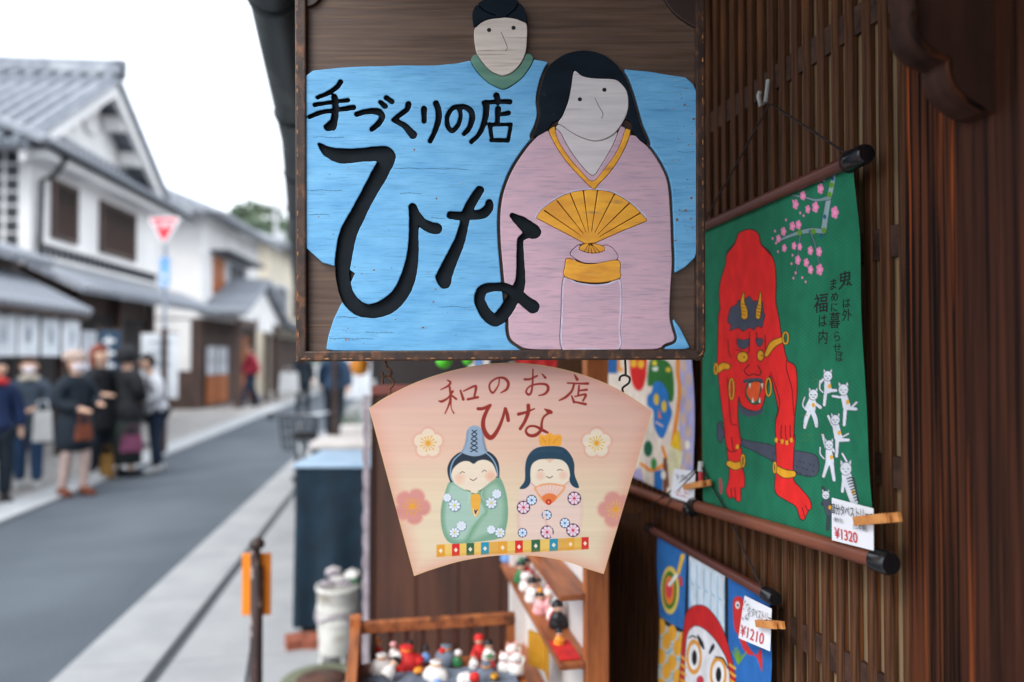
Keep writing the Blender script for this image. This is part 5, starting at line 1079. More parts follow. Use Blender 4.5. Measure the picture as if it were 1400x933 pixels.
def scribble(o, ex, ey, x, y_, w_, h_, mt, n_, seed):
    """print too small to read: short bars where the photo shows dark marks"""
    r_ = random.Random(seed); b = MB()
    for k in range(n_):
        a, c = x + w_ * r_.random(), y_ + h_ * r_.random(); dw, dh = (w_ * .28, h_ * .06) if k % 2 else (w_ * .07, h_ * .28)
        q = [(a, c), (a + dw, c), (a + dw, c + dh), (a, c + dh)]
        b.add([(ex.x * p[0] + ey.x * p[1], -.0036 - k * 2e-6, ex.y * p[0] + ey.y * p[1]) for p in q], [(0, 1, 2, 3)])
    return b.build('lettering', mt, o)
CFR = Fr((TX - .0135, 1.0, CAMH), -math.pi / 2); Q = ZM(1120, 670, 9.3308)
o, ex, ey = card('white price card reading 1320 pinned to the green cloth', CFR, Q([(160, 100), (690, 238), (722, 775), (190, 640)]), .0)
write(o, ex, ey, '節分タペストリー', .03, .66, .27, .95, m_cardtxt, bold=.00015); write(o, ex, ey, '(棒付き)', .08, .46, .13, .28, m_cardtxt); write(o, ex, ey, '(日本製)', .56, .40, .16, .38, m_cardtxt); write(o, ex, ey, '¥1320', .09, .08, .34, .62, m_cardred, bold=.0002)
clothes_pin('wooden clothes pin beside the dancing cats on the green cloth', CFR, Q([(528, 395)])[0], Q([(1075, 345)])[0], .004)
CF2 = Fr((.57, 1.2, CAMH), -math.pi / 2)
o, ex, ey = card('white price card reading 1210 pinned to the round doll cloth', CF2, L_([(683, 478), (825, 548), (826, 770), (660, 700)]), .0)
scribble(o, ex, ey, .06, .68, .2, .2, m_cardtxt, 12, 1); scribble(o, ex, ey, .06, .46, .22, .18, m_cardtxt, 12, 2); write(o, ex, ey, 'タペストリー', .33, .6, .26, .62, m_cardtxt); write(o, ex, ey, '¥1210', .05, .08, .36, .82, m_cardred, bold=.0001)
clothes_pin('wooden clothes pin beside the red fish on the round doll cloth', CF2, L_([(770, 622)])[0], L_([(905, 632)])[0], .004)
CF3 = Fr((.574, 1.4, CAMH), -math.pi / 2)
o, ex, ey = card('white price card pinned to the mask cloth', CF3, M_([(355, 625), (470, 640), (468, 815), (345, 775)]), .0)
scribble(o, ex, ey, .1, .68, .55, .16, m_steel, 16, 3); scribble(o, ex, ey, .2, .1, .5, .22, m_cardred, 12, 4)
clothes_pin('wooden clothes pin at the edge of the mask cloth', CF3, M_([(430, 725)])[0], M_([(562, 700)])[0], .004)
# --- verse printed on the green cloth, following its folds
def cloth_h(u, v):
    s = (u - uL) / (uR - uL); t = np.clip((vtl + (vt - vtl) * s - v) / (vt - vb), 0, 1); seed = 1
    return .0024 * (np.sin(s * 9 + 2 * t + seed) * .5 + np.sin(s * 4 - t * 7 + seed * 2) + .6 * np.sin(t * 13 + s * 3)) * np.minimum(1, 6 * t * (1 - t) + .05)
m_verse = pm('verse_black', S(22, 26, 28), S(16, 18, 20), (9, 9, 9), .8)
for ch, x, y_, hh, wd in (('鬼', 362, 530, 92, 1.15), ('は', 372, 638, 52, 1.2), ('外', 376, 694, 62, 1.2), ('ま', 308, 550, 60, 1.1), ('め', 318, 608, 52, 1.2), ('に', 318, 655, 50, 1.2), ('暮', 322, 718, 82, 1.05), ('ら', 333, 793, 56, 1.1), ('せ', 334, 848, 54, 1.2), ('ば', 342, 892, 52, 1.1), ('福', 258, 638, 98, 1.15), ('は', 268, 722, 70, 1.0), ('内', 270, 795, 72, 1.1)):
    c = T4([(x, y_)])[0]; hp_ = hh / 3.4556; u_, v_ = TFR.uv(*c); size = abs(TFR.uv(c[0], c[1] - hp_ / 2)[1] - TFR.uv(c[0], c[1] + hp_ / 2)[1])
    an = random.uniform(-.06, .06); o = text_mesh(ch, size, 'printed_character', m_verse, tap, (u_ - .5 * size * wd, v_ - .38 * size), (math.cos(an), math.sin(an)), (-math.sin(an), math.cos(an)), 0, sx=wd, bold=.0001)
    me = o.data; n = len(me.vertices); co = np.empty(n * 3); me.vertices.foreach_get('co', co); co = co.reshape(-1, 3); co[:, 1] = -cloth_h(co[:, 0], co[:, 2]) - .0009; me.vertices.foreach_set('co', co.ravel()); me.update()

# ================================================================ display stand under the sign
m_lace = pm('lace_lilac', S(160, 150, 156), S(138, 128, 136), (60, 60, 60), .9)
m_hon = pm('honey_wood', S(178, 106, 56), S(132, 72, 40), (40, 40, 5), .5, .2, c3=S(96, 54, 36), scale3=(30, 30, 3), lo3=.58, hi3=.72)
m_honx = pm('honey_wood_along', S(168, 100, 56), S(124, 68, 40), (40, 5, 40), .5, .2, c3=S(90, 52, 36), scale3=(30, 3, 30), lo3=.58, hi3=.72)
m_wpan = pm('white_panel', S(214, 208, 204), S(196, 190, 188), (4, 4, 4), .7)
m_dpan = pm('dark_brown_panel', S(86, 52, 38), S(58, 36, 29), (14, 14, 2), .55, .15, c3=S(108, 66, 44), scale3=(6, 6, 1.2), lo3=.55, hi3=.75)
def box_obj(name, mat, parent, a, c, ch=.002): b = MB(); b.box(a, c, ch=ch); return b.build(name, mat, parent)
rk = thing('display_rack', 'honey wood rack of narrow shelves against the lattice wall', 'shelf', (0, 0, 0))
PX0, PX1 = D(800, 800, 1.5).x, D(832, 800, 1.5).x; PY = D(800, 800, 1.5).y
rk.location = (PX0, PY, 0)
W_ = PX1 - PX0
box_obj('front_post', m_hon, rk, (0, -.012, 0), (W_, .02, 1.52))
box_obj('back_panel', m_wpan, rk, (.016, .021, .45), (.028, .72, 1.28), 0)
box_obj('far_post', m_wpan, rk, (-.03, .70, 0), (.03, .73, 1.5))
SX = D(763, 814, 1.5).x - PX0
shz = [D(764, 812, 1.5).z, D(761, 905, 1.5).z, .66]
for z in shz: box_obj('shelf', m_honx, rk, (SX, -.004, z - .012), (.0155, .74, z))
tr = thing('display_tray', 'slatted honey wood tray of small figures below the fan sign', 'display tray', (0, 0, 0))
TL = D(487, 870, 1.85); TY1 = TL.y; TX0 = TL.x - .012; TX1 = PX0 + SX - .012; TZ = .85; TY0 = .95
tr.location = (TX0, TY0, 0); wx, wy = TX1 - TX0, TY1 - TY0
box_obj('back_rail', m_honx, tr, (.02, wy - .02, TZ - .028), (wx, wy, TZ)); box_obj('side_rail', m_honx, tr, (0, 0, TZ - .024), (.024, wy - .021, TZ - .003))
box_obj('corner_post', m_hon, tr, (-.004, wy - .028, 0), (.026, wy + .006, TZ + .016)); box_obj('corner_post', m_hon, tr, (wx - .02, wy - .018, 0), (wx, wy + .004, TZ - .029))
for i in range(9): box_obj('back_slat', m_dpan, tr, (.05 + i * .041, wy - .013, TZ - .1), (.063 + i * .041, wy - .006, TZ - .029), 0)
box_obj('tray_floor', m_honx, tr, (.01, 0, TZ - .12), (wx, wy - .01, TZ - .104)); box_obj('side_panel', m_hon, tr, (.003, 0, TZ - .13), (.012, wy - .03, TZ - .025), 0)
m_cloth = pm('grey_cloth', S(120, 130, 146), S(90, 100, 116), (30, 30, 30), .9, .3)
m_whitec = pm('white_ceramic', S(236, 232, 228), S(222, 218, 214), (20, 20, 20), .35)
m_redc = pm('red_cloth', S(214, 42, 40), S(180, 30, 32), (30, 30, 30), .7)
m_bluec = pm('sky_blue_ceramic', S(126, 168, 224), S(104, 146, 206), (20, 20, 20), .35)
m_greenc = pm('green_ceramic', S(52, 122, 70), S(40, 100, 58), (20, 20, 20), .4)
m_orngc = pm('orange_ceramic', S(236, 154, 50), S(214, 130, 40), (20, 20, 20), .4)
m_skin = pm('skin', S(226, 184, 158), S(212, 168, 144), (9, 9, 9), .6)
m_pinkc = pm('pink_ceramic', S(236, 176, 176), S(222, 156, 160), (20, 20, 20), .4)
m_blk = pm('black_paint', S(30, 30, 34), S(22, 22, 26), (20, 20, 20), .4)
TF = TZ - .104                               # tray floor
b = MB(); nx_, ny_ = 14, 12
vs = [(i / (nx_ - 1) * (wx - .06), j / (ny_ - 1) * (wy - .14), .004 + .008 * abs(math.sin(i * 1.1 + j * .6)) + .006 * abs(math.sin(j * 1.7))) for j in range(ny_) for i in range(nx_)]
b.add(vs, [(j * nx_ + i, j * nx_ + i + 1, (j + 1) * nx_ + i + 1, (j + 1) * nx_ + i) for j in range(ny_ - 1) for i in range(nx_ - 1)], True)
tag(b.build('tray_cloth', m_cloth, None, (TX0 + .03, TY0 + .04, TF)), 'crumpled grey cloth lining the display tray', 'cloth')
def lucky_cat(label, loc, s, rz=0.0, bib=None, base=None, grp=None):
    o = thing('cat_figurine', label, 'figurine', loc, rz, grp); base = base or m_whitec
    b = MB(); b.lathe([(.30 * s, 0), (.42 * s, .05 * s), (.45 * s, .25 * s), (.36 * s, .55 * s), (.22 * s, .68 * s)], n=14); b.build('body', base, o)
    b = MB(); b.ball((0, -.04 * s, .88 * s), .33 * s, 12, 8, (1.1, .95, .92)); hd = b.build('head', base, o)
    for q in (-1, 1):
        b = MB(); b.lathe([(.12 * s, 0), (.06 * s, .12 * s), (.01 * s, .2 * s)], (q * .2 * s, 0, 1.1 * s), 6, False); b.build('ear', m_pinkc, hd)
        b = MB(); b.ball((q * .12 * s, -.34 * s, .92 * s), .04 * s, 6, 5); b.build('eye', m_blk, hd)
        b = MB(); b.ball((q * .24 * s, -.2 * s, .08 * s), .12 * s, 8, 6); b.build('paw', base, o)
    b = MB(); b.tube([(.25 * s, -.2 * s, .5 * s), (.36 * s, -.25 * s, .8 * s), (.33 * s, -.22 * s, 1.0 * s)], [.1 * s, .09 * s, .1 * s], 8); b.build('raised_paw', base, o)
    b = MB(); b.lathe([(.25 * s, .6 * s), (.29 * s, .64 * s), (.25 * s, .69 * s)], n=14); b.build('collar', bib or m_redc, o)
    return o
def doll(label, loc, s, robe, hair=m_blk, face=m_skin, hat=None, rz=0.0, grp=None, hatm=None):
    o = thing('doll_figurine', label, 'figurine', loc, rz, grp)
    b = MB(); b.lathe([(.36 * s, 0), (.42 * s, .1 * s), (.36 * s, .4 * s), (.2 * s, .68 * s), (.1 * s, .74 * s)], n=14); b.build('robe', robe, o)
    b = MB(); b.ball((0, 0, .92 * s), .25 * s, 12, 8); b.build('head', face, o)
    b = MB(); b.lathe([(.27 * s, .9 * s), (.29 * s, 1.0 * s), (.22 * s, 1.14 * s), (.05 * s, 1.22 * s)], (0, .04 * s, 0), 12); b.build('hair', hair, o)
    b = MB(); b.tube([(-.3 * s, -.16 * s, .45 * s), (0, -.36 * s, .38 * s), (.3 * s, -.16 * s, .45 * s)], .09 * s, 8); b.build('sleeves', robe, o)
    if hat:
        b = MB(); b.lathe([(.16 * s, 1.16 * s), (.12 * s, 1.3 * s), (.03 * s, 1.42 * s)], n=10); b.build('hat', hatm or m_orngc, o)
    return o
def on_shelf(px, z, dx=0.0):                 # point on a shelf above the pixel column px
    y = (WX(px, 600, PX0 + SX + .025 + dx)).y; return (PX0 + SX + .025 + dx, y, z)
def in_tray(px, py, z=None):
    p = G(px, py, TF if z is None else z); return (p.x, p.y, (TF if z is None else z) + .012)
z1, z2 = shz[1], shz[0]
doll('round sky blue doll with orange cap at the far end of the shelf', on_shelf(694, z1), .055, m_bluec, hat=True, hair=m_bluec, face=m_bluec)
doll('green robed doll beside the round blue doll', on_shelf(712, z1), .05, m_greenc, hat=True, hatm=m_greenc)
lucky_cat('white cat figurine with red collar between the green doll and the gold doll', on_shelf(719, z1), .042)
doll('white robed doll on the middle shelf behind the orange capped doll', on_shelf(728, z1), .05, m_whitec)
doll('orange capped pink doll in the middle of the shelf row', on_shelf(738, z1), .045, m_pinkc, hat=True)
lucky_cat('small cream cat figurine beside the orange capped doll', on_shelf(742, z1, .01), .03, base=m_pinkc)
doll('black robed doll standing behind the red mat', on_shelf(762, z1, .02), .052, m_blk)
doll('orange robed doll seated on the red mat', on_shelf(764, z1, -.002), .03, m_orngc)
mt_ = on_shelf(770, z1); b = MB(); b.box((-.02, -.05, .0005), (.025, .05, .004), ch=.001); tag(b.build('display_mat', m_redc, None, mt_), 'small red mat under the orange robed doll', 'mat')
doll('cream doll with red base on the upper shelf', on_shelf(737, z2), .03, m_redc, hair=m_whitec, face=m_whitec)
for i, (px, py, kind, s, lab) in enumerate(((655, 905, 'pair', .055, 'red haired smiling doll seated at the back of the tray'), (668, 910, 'doll', .05, 'white robed doll leaning by the red haired doll'),
        (700, 918, 'cat', .055, 'white beckoning cat before the gold screen'), (706, 928, 'cat', .05, 'white beckoning cat with red bib before the gold screen'), (690, 925, 'cat', .045, 'small white cat behind the two beckoning cats'),
        (545, 915, 'red', .05, 'doll in a red quilted robe at the tray side'), (575, 920, 'red', .045, 'doll lying in a spread red robe'), (527, 940, 'white', .05, 'white robed doll at the front corner of the tray'), (631, 945, 'fuku', .05, 'red headed ceramic figure on white base in the tray'), (560, 905, 'doll', .04, 'black haired doll in red behind the quilted doll'))):
    loc_ = in_tray(px, py)
    s *= .86; nb4 = set(bpy.data.objects)
    if kind == 'cat': lucky_cat(lab, loc_, s, random.uniform(-.3, .3))
    elif kind == 'pair': doll(lab, loc_, s, m_redc, hair=m_redc)
    elif kind == 'red': doll(lab, loc_, s, m_redc, hair=m_whitec if i == 5 else m_blk)
    elif kind == 'white': doll(lab, loc_, s, m_whitec)
    elif kind == 'fuku': doll(lab, loc_, s, m_whitec, hair=m_redc, face=m_redc)
    else: doll(lab, loc_, s, m_whitec if i == 1 else m_redc)
    if kind in ('red', 'white', 'fuku'):     # these lie tipped over among the cloths
        for ob in set(bpy.data.objects) - nb4:
            if ob.parent is None: ob.rotation_euler = (R((-62, 55, -48, 40)[i % 4]), R((20, -30)[i % 2]), i * 1.3); ob.location.z += s * .25
g_ = in_tray(722, 915); gs_ = thing('gold_screen', 'small folded gold screen standing behind the white cats', 'screen', g_, R(-75))
m_goldp = pm('gold_paper', S(206, 152, 48), S(184, 130, 40), (20, 20, 20), .35, metal=.3)
for k in range(2): b = MB(); b.box((0, 0, 0), (.055, .003, .085)); o = b.build('screen_leaf', m_goldp, gs_, (k * .054, 0, 0)); o.rotation_euler = (0, 0, R(18 if k == 0 else -18)); o.location = (k * .052, (.0 if k == 0 else .017), 0)
k5 = 0
for px, lab, rb_, hr_, ht_ in ((687, 'lilac', m_lace, m_blk, 0), (703, 'gold', m_orngc, m_orngc, 1), (716, 'crimson', m_redc, m_blk, 0), (731, 'brown', m_honx, m_blk, 1), (746, 'pale pink', m_pinkc, m_whitec, 1), (752, 'white', m_whitec, m_blk, 0), (757, 'scarlet', m_redc, m_whitec, 0)):
    doll('%s doll in the back row of the narrow shelf' % lab, on_shelf(px + 4, z1, .022), .05 - .01 * (k5 % 2), rb_, hair=hr_, hat=bool(ht_), hatm=rb_); k5 += 1
for px, lab, rb_ in ((712, 'blue', m_bluec), (724, 'yellow', m_orngc)): doll('%s doll on the upper shelf behind the fan sign tip' % lab, on_shelf(px, z2, .01), .04, rb_)
for px, py, sx_, mt_, lab in ((522, 925, .05, m_whitec, 'white'), (556, 918, .06, m_redc, 'red'), (610, 912, .05, m_cloth, 'grey'), (596, 935, .05, m_whitec, 'pale'), (665, 935, .045, m_cloth, 'slate')):
    loc_ = in_tray(px, py); o = thing('cloth_pouch', 'small crumpled %s cloth pouch in the tray' % lab, 'pouch', (loc_[0], loc_[1], loc_[2] - .004), px * .7)
    b = MB(); n_ = 14; prof_ = [(.95, 0), (1.05, .25), (.8, .55), (.35, .75), (.5, .9), (.1, .86)]
    vs = [(sx_ * .6 * r_ * (1 + .16 * math.sin(3 * t + px) + .08 * math.sin(7 * t)) * math.cos(t), sx_ * .5 * r_ * (1 + .14 * math.sin(4 * t)) * math.sin(t), z * sx_) for r_, z in prof_ for t in [2 * math.pi * k / n_ for k in range(n_)]]
    b.add(vs, [(i * n_ + j, i * n_ + (j + 1) % n_, (i + 1) * n_ + (j + 1) % n_, (i + 1) * n_ + j) for i in range(5) for j in range(n_)], True); b.build('body', mt_, o)
    b = MB(); b.tube([(sx_ * .24 * math.cos(t), sx_ * .2 * math.sin(t), .75 * sx_) for t in np.linspace(0, 6.3, 14)], .0022, 5); b.build('drawstring', m_orngc, o)
for k6, (lab, rb_, hr_) in enumerate((('scarlet', m_redc, m_orngc), ('ivory', m_whitec, m_pinkc), ('rose pink', m_pinkc, m_blk), ('sky blue', m_bluec, m_blk), ('bright orange', m_orngc, m_redc), ('leaf green', m_greenc, m_whitec), ('pure white', m_whitec, m_redc), ('dark red', m_redc, m_greenc))):
    doll('tiny %s doll nestled among the pouches in the tray' % lab, in_tray(516 + k6 * 22, 902 + (k6 * 37) % 34), .032, rb_, hair=hr_, rz=k6, hat=(k6 % 3 == 0), hatm=hr_)
# extra small goods lying on the cloth
for i, mt_ in enumerate([(m_whitec, 'white'), (m_redc, 'red'), (m_orngc, 'orange'), (m_bluec, 'blue'), (m_pinkc, 'pink'), (m_greenc, 'green'), (m_goldp, 'gold')]):
    px, py = 520 + i * 26, random.uniform(905, 950); loc_ = in_tray(px, py)
    o = thing('charm', 'tiny %s charm with a tie lying on the grey tray cloth' % mt_[1], 'charm', (loc_[0], loc_[1], loc_[2] + .004), random.uniform(0, 6), 'small charms on the tray cloth')
    b = MB(); b.ball((0, 0, .008), .011, 10, 6, (1.3, 1, .7)); b.build('pouch', mt_[0], o)
    b = MB(); b.tube([(.012, 0, .009), (.022, .004, .006), (.03, -.002, .004)], .0016, 5); b.build('tie', m_redc, o)
# --- dark partition board behind, hanging red cloth, green balls
pa = D(512, 700, 2.35); pb = D(800, 700, 2.35); pt_ = thing('partition_board', 'tall dark brown board standing behind the fan sign', 'partition', (pa.x, pa.y, 0), -YAW)
wd = (pb - pa).length; zt = D(600, 540, 2.35).z
n = 5
for i in range(n):
    b = MB(); b.box((wd * i / n + .001, 0, .02), (wd * (i + 1) / n - .001, .02, zt), ch=.002); b.build('plank', m_dpan, pt_)
box_obj('top_rail', pm('red_brown_rail', S(126, 66, 56), S(100, 52, 46), (8, 8, 30), .5), pt_, (-.01, -.012, zt), (wd, .03, zt + .03))
box_obj('side_stile', m_dpan, pt_, (-.012, -.008, 0), (-.0005, .028, zt))
for q in (0.02, wd - .05): box_obj('foot', m_dpan, pt_, (q, -.1, 0), (q + .03, .12, .02))
lc_ = thing('lace_trim', 'pale scalloped lace strip hanging down the edge of the dark board', 'lace', (pa.x, pa.y, 0), -YAW)
zb = .35
b = MB(); m_n = 60; vs = []
for k in range(m_n + 1):
    z = zb + (zt - zb) * k / m_n; vs += [(-.030 - .006 * abs(math.sin(k * .8)), -.02 + .004 * math.sin(k), z), (-.0135, -.02, z)]
b.add(vs, [(2 * k, 2 * k + 1, 2 * k + 3, 2 * k + 2) for k in range(m_n)], True); b.add([(v[0], v[1] + .002, v[2]) for v in vs], [(2 * k, 2 * k + 2, 2 * k + 3, 2 * k + 1) for k in range(m_n)], True); b.build('strip', m_lace, lc_)
bk = D(600, 480, 2.9); db = thing('dark_cupboard', 'dark cupboard standing beyond the brown partition', 'cupboard', (D(515, 480, 2.9).x, D(515, 480, 2.9).y, 0), -YAW)
wd2 = .295 * 2.9; b = MB(); b.box((0, 0, 0), (wd2, .5, 1.9), ch=.004); b.build('case', m_hole, db)
for q in (.02, wd2 / 2 + .01): box_obj('door', pm('cupboard_door', S(52, 40, 38), S(38, 30, 29), (8, 8, 2), .5), db, (q, -.02, .1), (q + wd2 / 2 - .03, -.001, 1.85))
rc = D(733, 480, 2.0); o = thing('red_banner', 'red cloth banner showing just above the fan sign', 'banner', (D(705, 505, 2.05).x, D(705, 505, 2.05).y, D(705, 503, 2.05).z), -YAW)
b = MB(); k_ = 12; vs = [(.115 * i / k_, .004 * math.sin(i * 1.3), z) for z in (0, .12, .25) for i in range(k_ + 1)]
b.add(vs, [(r_ * (k_ + 1) + i, r_ * (k_ + 1) + i + 1, (r_ + 1) * (k_ + 1) + i + 1, (r_ + 1) * (k_ + 1) + i) for r_ in range(2) for i in range(k_)], True); b.add([(v[0], v[1] + .002, v[2]) for v in vs], [(r_ * (k_ + 1) + i, (r_ + 1) * (k_ + 1) + i, (r_ + 1) * (k_ + 1) + i + 1, r_ * (k_ + 1) + i + 1) for r_ in range(2) for i in range(k_)], True); b.build('cloth', m_redc, o)
b = MB(); b.tube([(-.01, 0, .252), (.125, 0, .252)], .006, 8); b.build('rod', m_wood, o)
m_lime = pm('lime_felt', S(96, 206, 60), S(76, 184, 46), (40, 40, 40), .8)
for px, lab, s in ((607, 'bright lime felt ball hanging above the fan sign', .021), (640, 'smaller pale green felt ball hanging above the fan sign', .014)):
    c = D(px, 493, 1.9); o = thing('felt_ball', lab, 'ball', c); b = MB(); b.ball((0, 0, 0), s, 14, 10); b.build('ball', m_lime, o); b = MB(); b.tube([(0, 0, s), (0, 0, 1.1)], .0012, 5); b.build('string', m_cord, o)
c = D(655, 505, 2.0); o = thing('paper_streamer', 'white and blue striped paper hanging above the fan sign', 'streamer', c, -YAW)
for k in range(3): b = MB(); b.box((k * .02 - .03, 0, -.01), (k * .02 - .012, .002, .3)); b.build('paper_strip', (m_whitec, m_bluec, m_whitec)[k], o)
# ================================================================ things on the pavement
m_navyc = pm('navy_cloth', S(16, 42, 58), S(10, 30, 43), (12, 12, 12), .85, .2)
m_ltop = pm('pale_blue_sheet', S(168, 192, 214), S(146, 174, 200), (8, 8, 8), .5)
q0 = G(402, 868); q1 = G(506, 868); zc_ = 1.52 / ((868 - 487) / 1000.)
cl = thing('covered_counter', 'counter draped in navy cloth with a pale blue top', 'counter', (q0.x, q0.y, 0), -YAW)
wd3 = (q1 - q0).length; zt3 = D(450, 640, zc_).z
b = MB(); k_ = 64; rows = 8; vs = []
for r_ in range(rows + 1):
    t = r_ / rows
    for i in range(k_ + 1):
        s = i / k_; per = s * (wd3 + 1.2); f = .026 * t * math.sin(i * .72) + .018 * t * math.sin(i * .31 + 1)
        if per < .6: p = (0 - .012 * t + f, .6 - per, 0)
        elif per < .6 + wd3: p = (per - .6, -.02 * t + f, 0)
        else: p = (wd3 + .012 * t + f, per - .6 - wd3, 0)
        vs.append((p[0], p[1], zt3 - .004 - (zt3 - .05) * t))
b.add(vs, [(r_ * (k_ + 1) + i, (r_ + 1) * (k_ + 1) + i, (r_ + 1) * (k_ + 1) + i + 1, r_ * (k_ + 1) + i + 1) for r_ in range(rows) for i in range(k_)], True); b.build('drape', m_navyc, cl)
box_obj('top', m_ltop, cl, (-.008, -.012, zt3 - .003), (wd3 + .008, .6, zt3 + .02), .005); box_obj('core', m_hole, cl, (.03, .03, 0), (wd3 - .03, .57, zt3 - .005))
bx = D(460, 612, zc_ + 1.1); bx2 = thing('cool_box', 'white rimmed blue box behind the navy covered counter', 'box', (D(425, 612, zc_ + 1.1).x, D(425, 612, zc_ + 1.1).y, 0), -YAW)
zz = D(425, 604, zc_ + 1.1).z; b = MB(); b.box((0, 0, 0), (.48, .4, zz - .06), ch=.01); b.build('case', m_navyc, bx2); b = MB(); b.box((-.01, -.01, zz - .058), (.49, .41, zz), ch=.012); b.build('lid', m_wpan, bx2)
# white pot with fabric flowers
q = G(462, 905); pz = 1.52 / ((905 - 487) / 1000.)
pot = thing('white_can', 'tall white enamel can with ribbon holding fabric flowers', 'can', (q.x, q.y, 0)); r0 = 28 / 1000 * pz; zt4 = D(462, 800, pz).z
m_enam = pm('white_enamel', S(214, 212, 206), S(190, 188, 182), (8, 8, 8), .4, c3=S(160, 150, 138), scale3=(9, 9, 9), lo3=.6, hi3=.75)
b = MB(); b.lathe([(r0 * .9, .06), (r0 * .93, .07), (r0, zt4 * .6), (r0 * 1.0, zt4 - .03), (r0 * 1.08, zt4 - .02), (r0 * 1.08, zt4), (r0 * .96, zt4 + .002), (r0 * .94, zt4 - .06)], n=24); b.build('barrel', m_enam, pot)
for z in (zt4 * .55, zt4 - .1): b = MB(); b.lathe([(r0 * 1.01, z - .008), (r0 * 1.05, z), (r0 * 1.01, z + .008)], n=24); b.build('hoop', m_enam, pot)
for k in range(4): a = k * 1.571 + .4; b = MB(); b.tube([(r0 * .75 * math.cos(a), r0 * .75 * math.sin(a), .07), (r0 * .85 * math.cos(a), r0 * .85 * math.sin(a), 0)], .012, 8); b.build('leg', m_enam, pot)
b = MB()
for t in np.linspace(0, 6.283, 40): pass
b.tube([(r0 * 1.05 * math.cos(t), r0 * 1.05 * math.sin(t), zt4 - .14 + .02 * math.sin(3 * t)) for t in np.linspace(0, 6.283, 40)], .007, 6); b.build('ribbon', m_lace, pot)
for k in range(10):
    a = random.uniform(0, 6.28); rr = random.uniform(0, r0 * .8); c = Vector((rr * math.cos(a), rr * math.sin(a), zt4 + random.uniform(.01, .05)))
    b = MB()
    for p in range(6): t = p * 1.047; b.ball(c + Vector((.022 * math.cos(t), .022 * math.sin(t), .006)), .017, 8, 5, (1, 1, .6))
    b.ball(c + Vector((0, 0, .014)), .014, 8, 5); b.build('fabric_flower', (m_lace, m_whitec, m_wpan, m_lace)[k % 4] if k != 5 else m_greenc, pot)
# bricks and the round stone
m_brick = pm('red_brick', S(150, 84, 62), S(120, 66, 50), (20, 20, 20), .85, .3)
for px, py, a, lab in ((405, 885, .2, 'red brick on the pavement nearer the drain'), (430, 884, -.15, 'red brick tucked against the white can')):
    p = G(px, py); b = MB(); b.box((-.055, -.06, 0), (.05, .05, .06), ch=.006); tag(b.build('brick', m_brick, None, p, a), lab, 'brick')
p = G(440, 945); st_ = thing('planter_base', 'round weathered wooden base with mossy rim on the pavement', 'planter', p)
b = MB(); b.lathe([(.17, 0), (.19, .02), (.185, .05), (.16, .055)], n=28); b.build('rim', pm('mossy_stone', S(120, 122, 100), S(92, 98, 78), (12, 12, 12), .9, .3), st_)
b = MB(); b.lathe([(.158, .03), (.158, .053), (.05, .058), (.01, .06)], n=28); b.build('lid', m_dpan, st_)
# bollard with orange plate
bp_ = D(350, 933, 2.4); bo = thing('bollard', 'thin dark brown post with peeling paint carrying an orange plate', 'post', (bp_.x, bp_.y, 0), -YAW + R(4))
m_bol = pm('bollard_brown', S(70, 50, 46), S(48, 36, 34), (20, 20, 6), .5, .2, c3=S(168, 152, 146), scale3=(30, 30, 12), lo3=.63, hi3=.68)
m_or = pm('orange_plastic', S(240, 140, 30), S(228, 124, 24), (6, 6, 6), .4)
zt5 = D(347, 752, 2.4).z
b = MB(); b.tube([(0, 0, 0), (0, 0, zt5 - .06), (-.004, 0, zt5 - .055), (-.005, 0, zt5)], [.021, .02, .016, .016], 14); b.build('tube', m_bol, bo)
b = MB(); b.lathe([(.012, zt5), (.024, zt5 + .006), (.026, zt5 + .02), (.016, zt5 + .034), (.003, zt5 + .038)], n=14); b.build('knob', m_bol, bo)
b = MB(); b.box((-.055, .024, zt5 - .225), (.04, .03, zt5 - .02), ch=.002); b.build('orange_plate', m_or, bo)
b = MB(); b.add([(-.11, .01, 0), (-.02, .01, zt5 - .3), (-.014, .01, zt5 - .3), (-.075, .01, 0), (-.11, .018, 0), (-.02, .018, zt5 - .3), (-.014, .018, zt5 - .3), (-.075, .018, 0)], [(0, 1, 2, 3), (7, 6, 5, 4), (0, 4, 5, 1), (1, 5, 6, 2), (2, 6, 7, 3), (3, 7, 4, 0)]); b.build('stay', m_steel, bo)
# bicycle
m_tyre = pm('tyre_black', S(34, 34, 36), S(26, 26, 28), (20, 20, 20), .8); m_chrome = pm('bicycle_silver', S(188, 192, 196), S(168, 172, 176), (20, 20, 20), .3, metal=.8)
p = G(408, 712); bi = thing('bicycle', 'parked city bicycle with black front basket behind the counter', 'bicycle', p, R(-80))   # front towards the camera
def ringpts(cx, cz, r, n=28): return [(cx + r * math.cos(t), 0, cz + r * math.sin(t)) for t in np.linspace(0, 2 * math.pi, n)]
for cx in (0, 1.08):
    b = MB(); b.tube(ringpts(cx, .33, .31), .02, 8, False); wh = b.build('wheel', m_tyre, bi)
    b = MB(); b.tube(ringpts(cx, .33, .285), .009, 6, False); b.build('rim', m_chrome, wh)
    b = MB()
    for k in range(14): t = k * 2 * math.pi / 14; b.tube([(cx, 0.01 * (-1) ** k, .33), (cx + .285 * math.cos(t), 0, .33 + .285 * math.sin(t))], .0016, 4)
    b.build('spokes', m_chrome, wh)
    b = MB(); b.tube([(cx + .345 * math.cos(t), 0, .33 + .345 * math.sin(t)) for t in np.linspace(.2, 2.9, 14)], .014, 6); b.build('mudguard', m_chrome, bi)
b = MB()
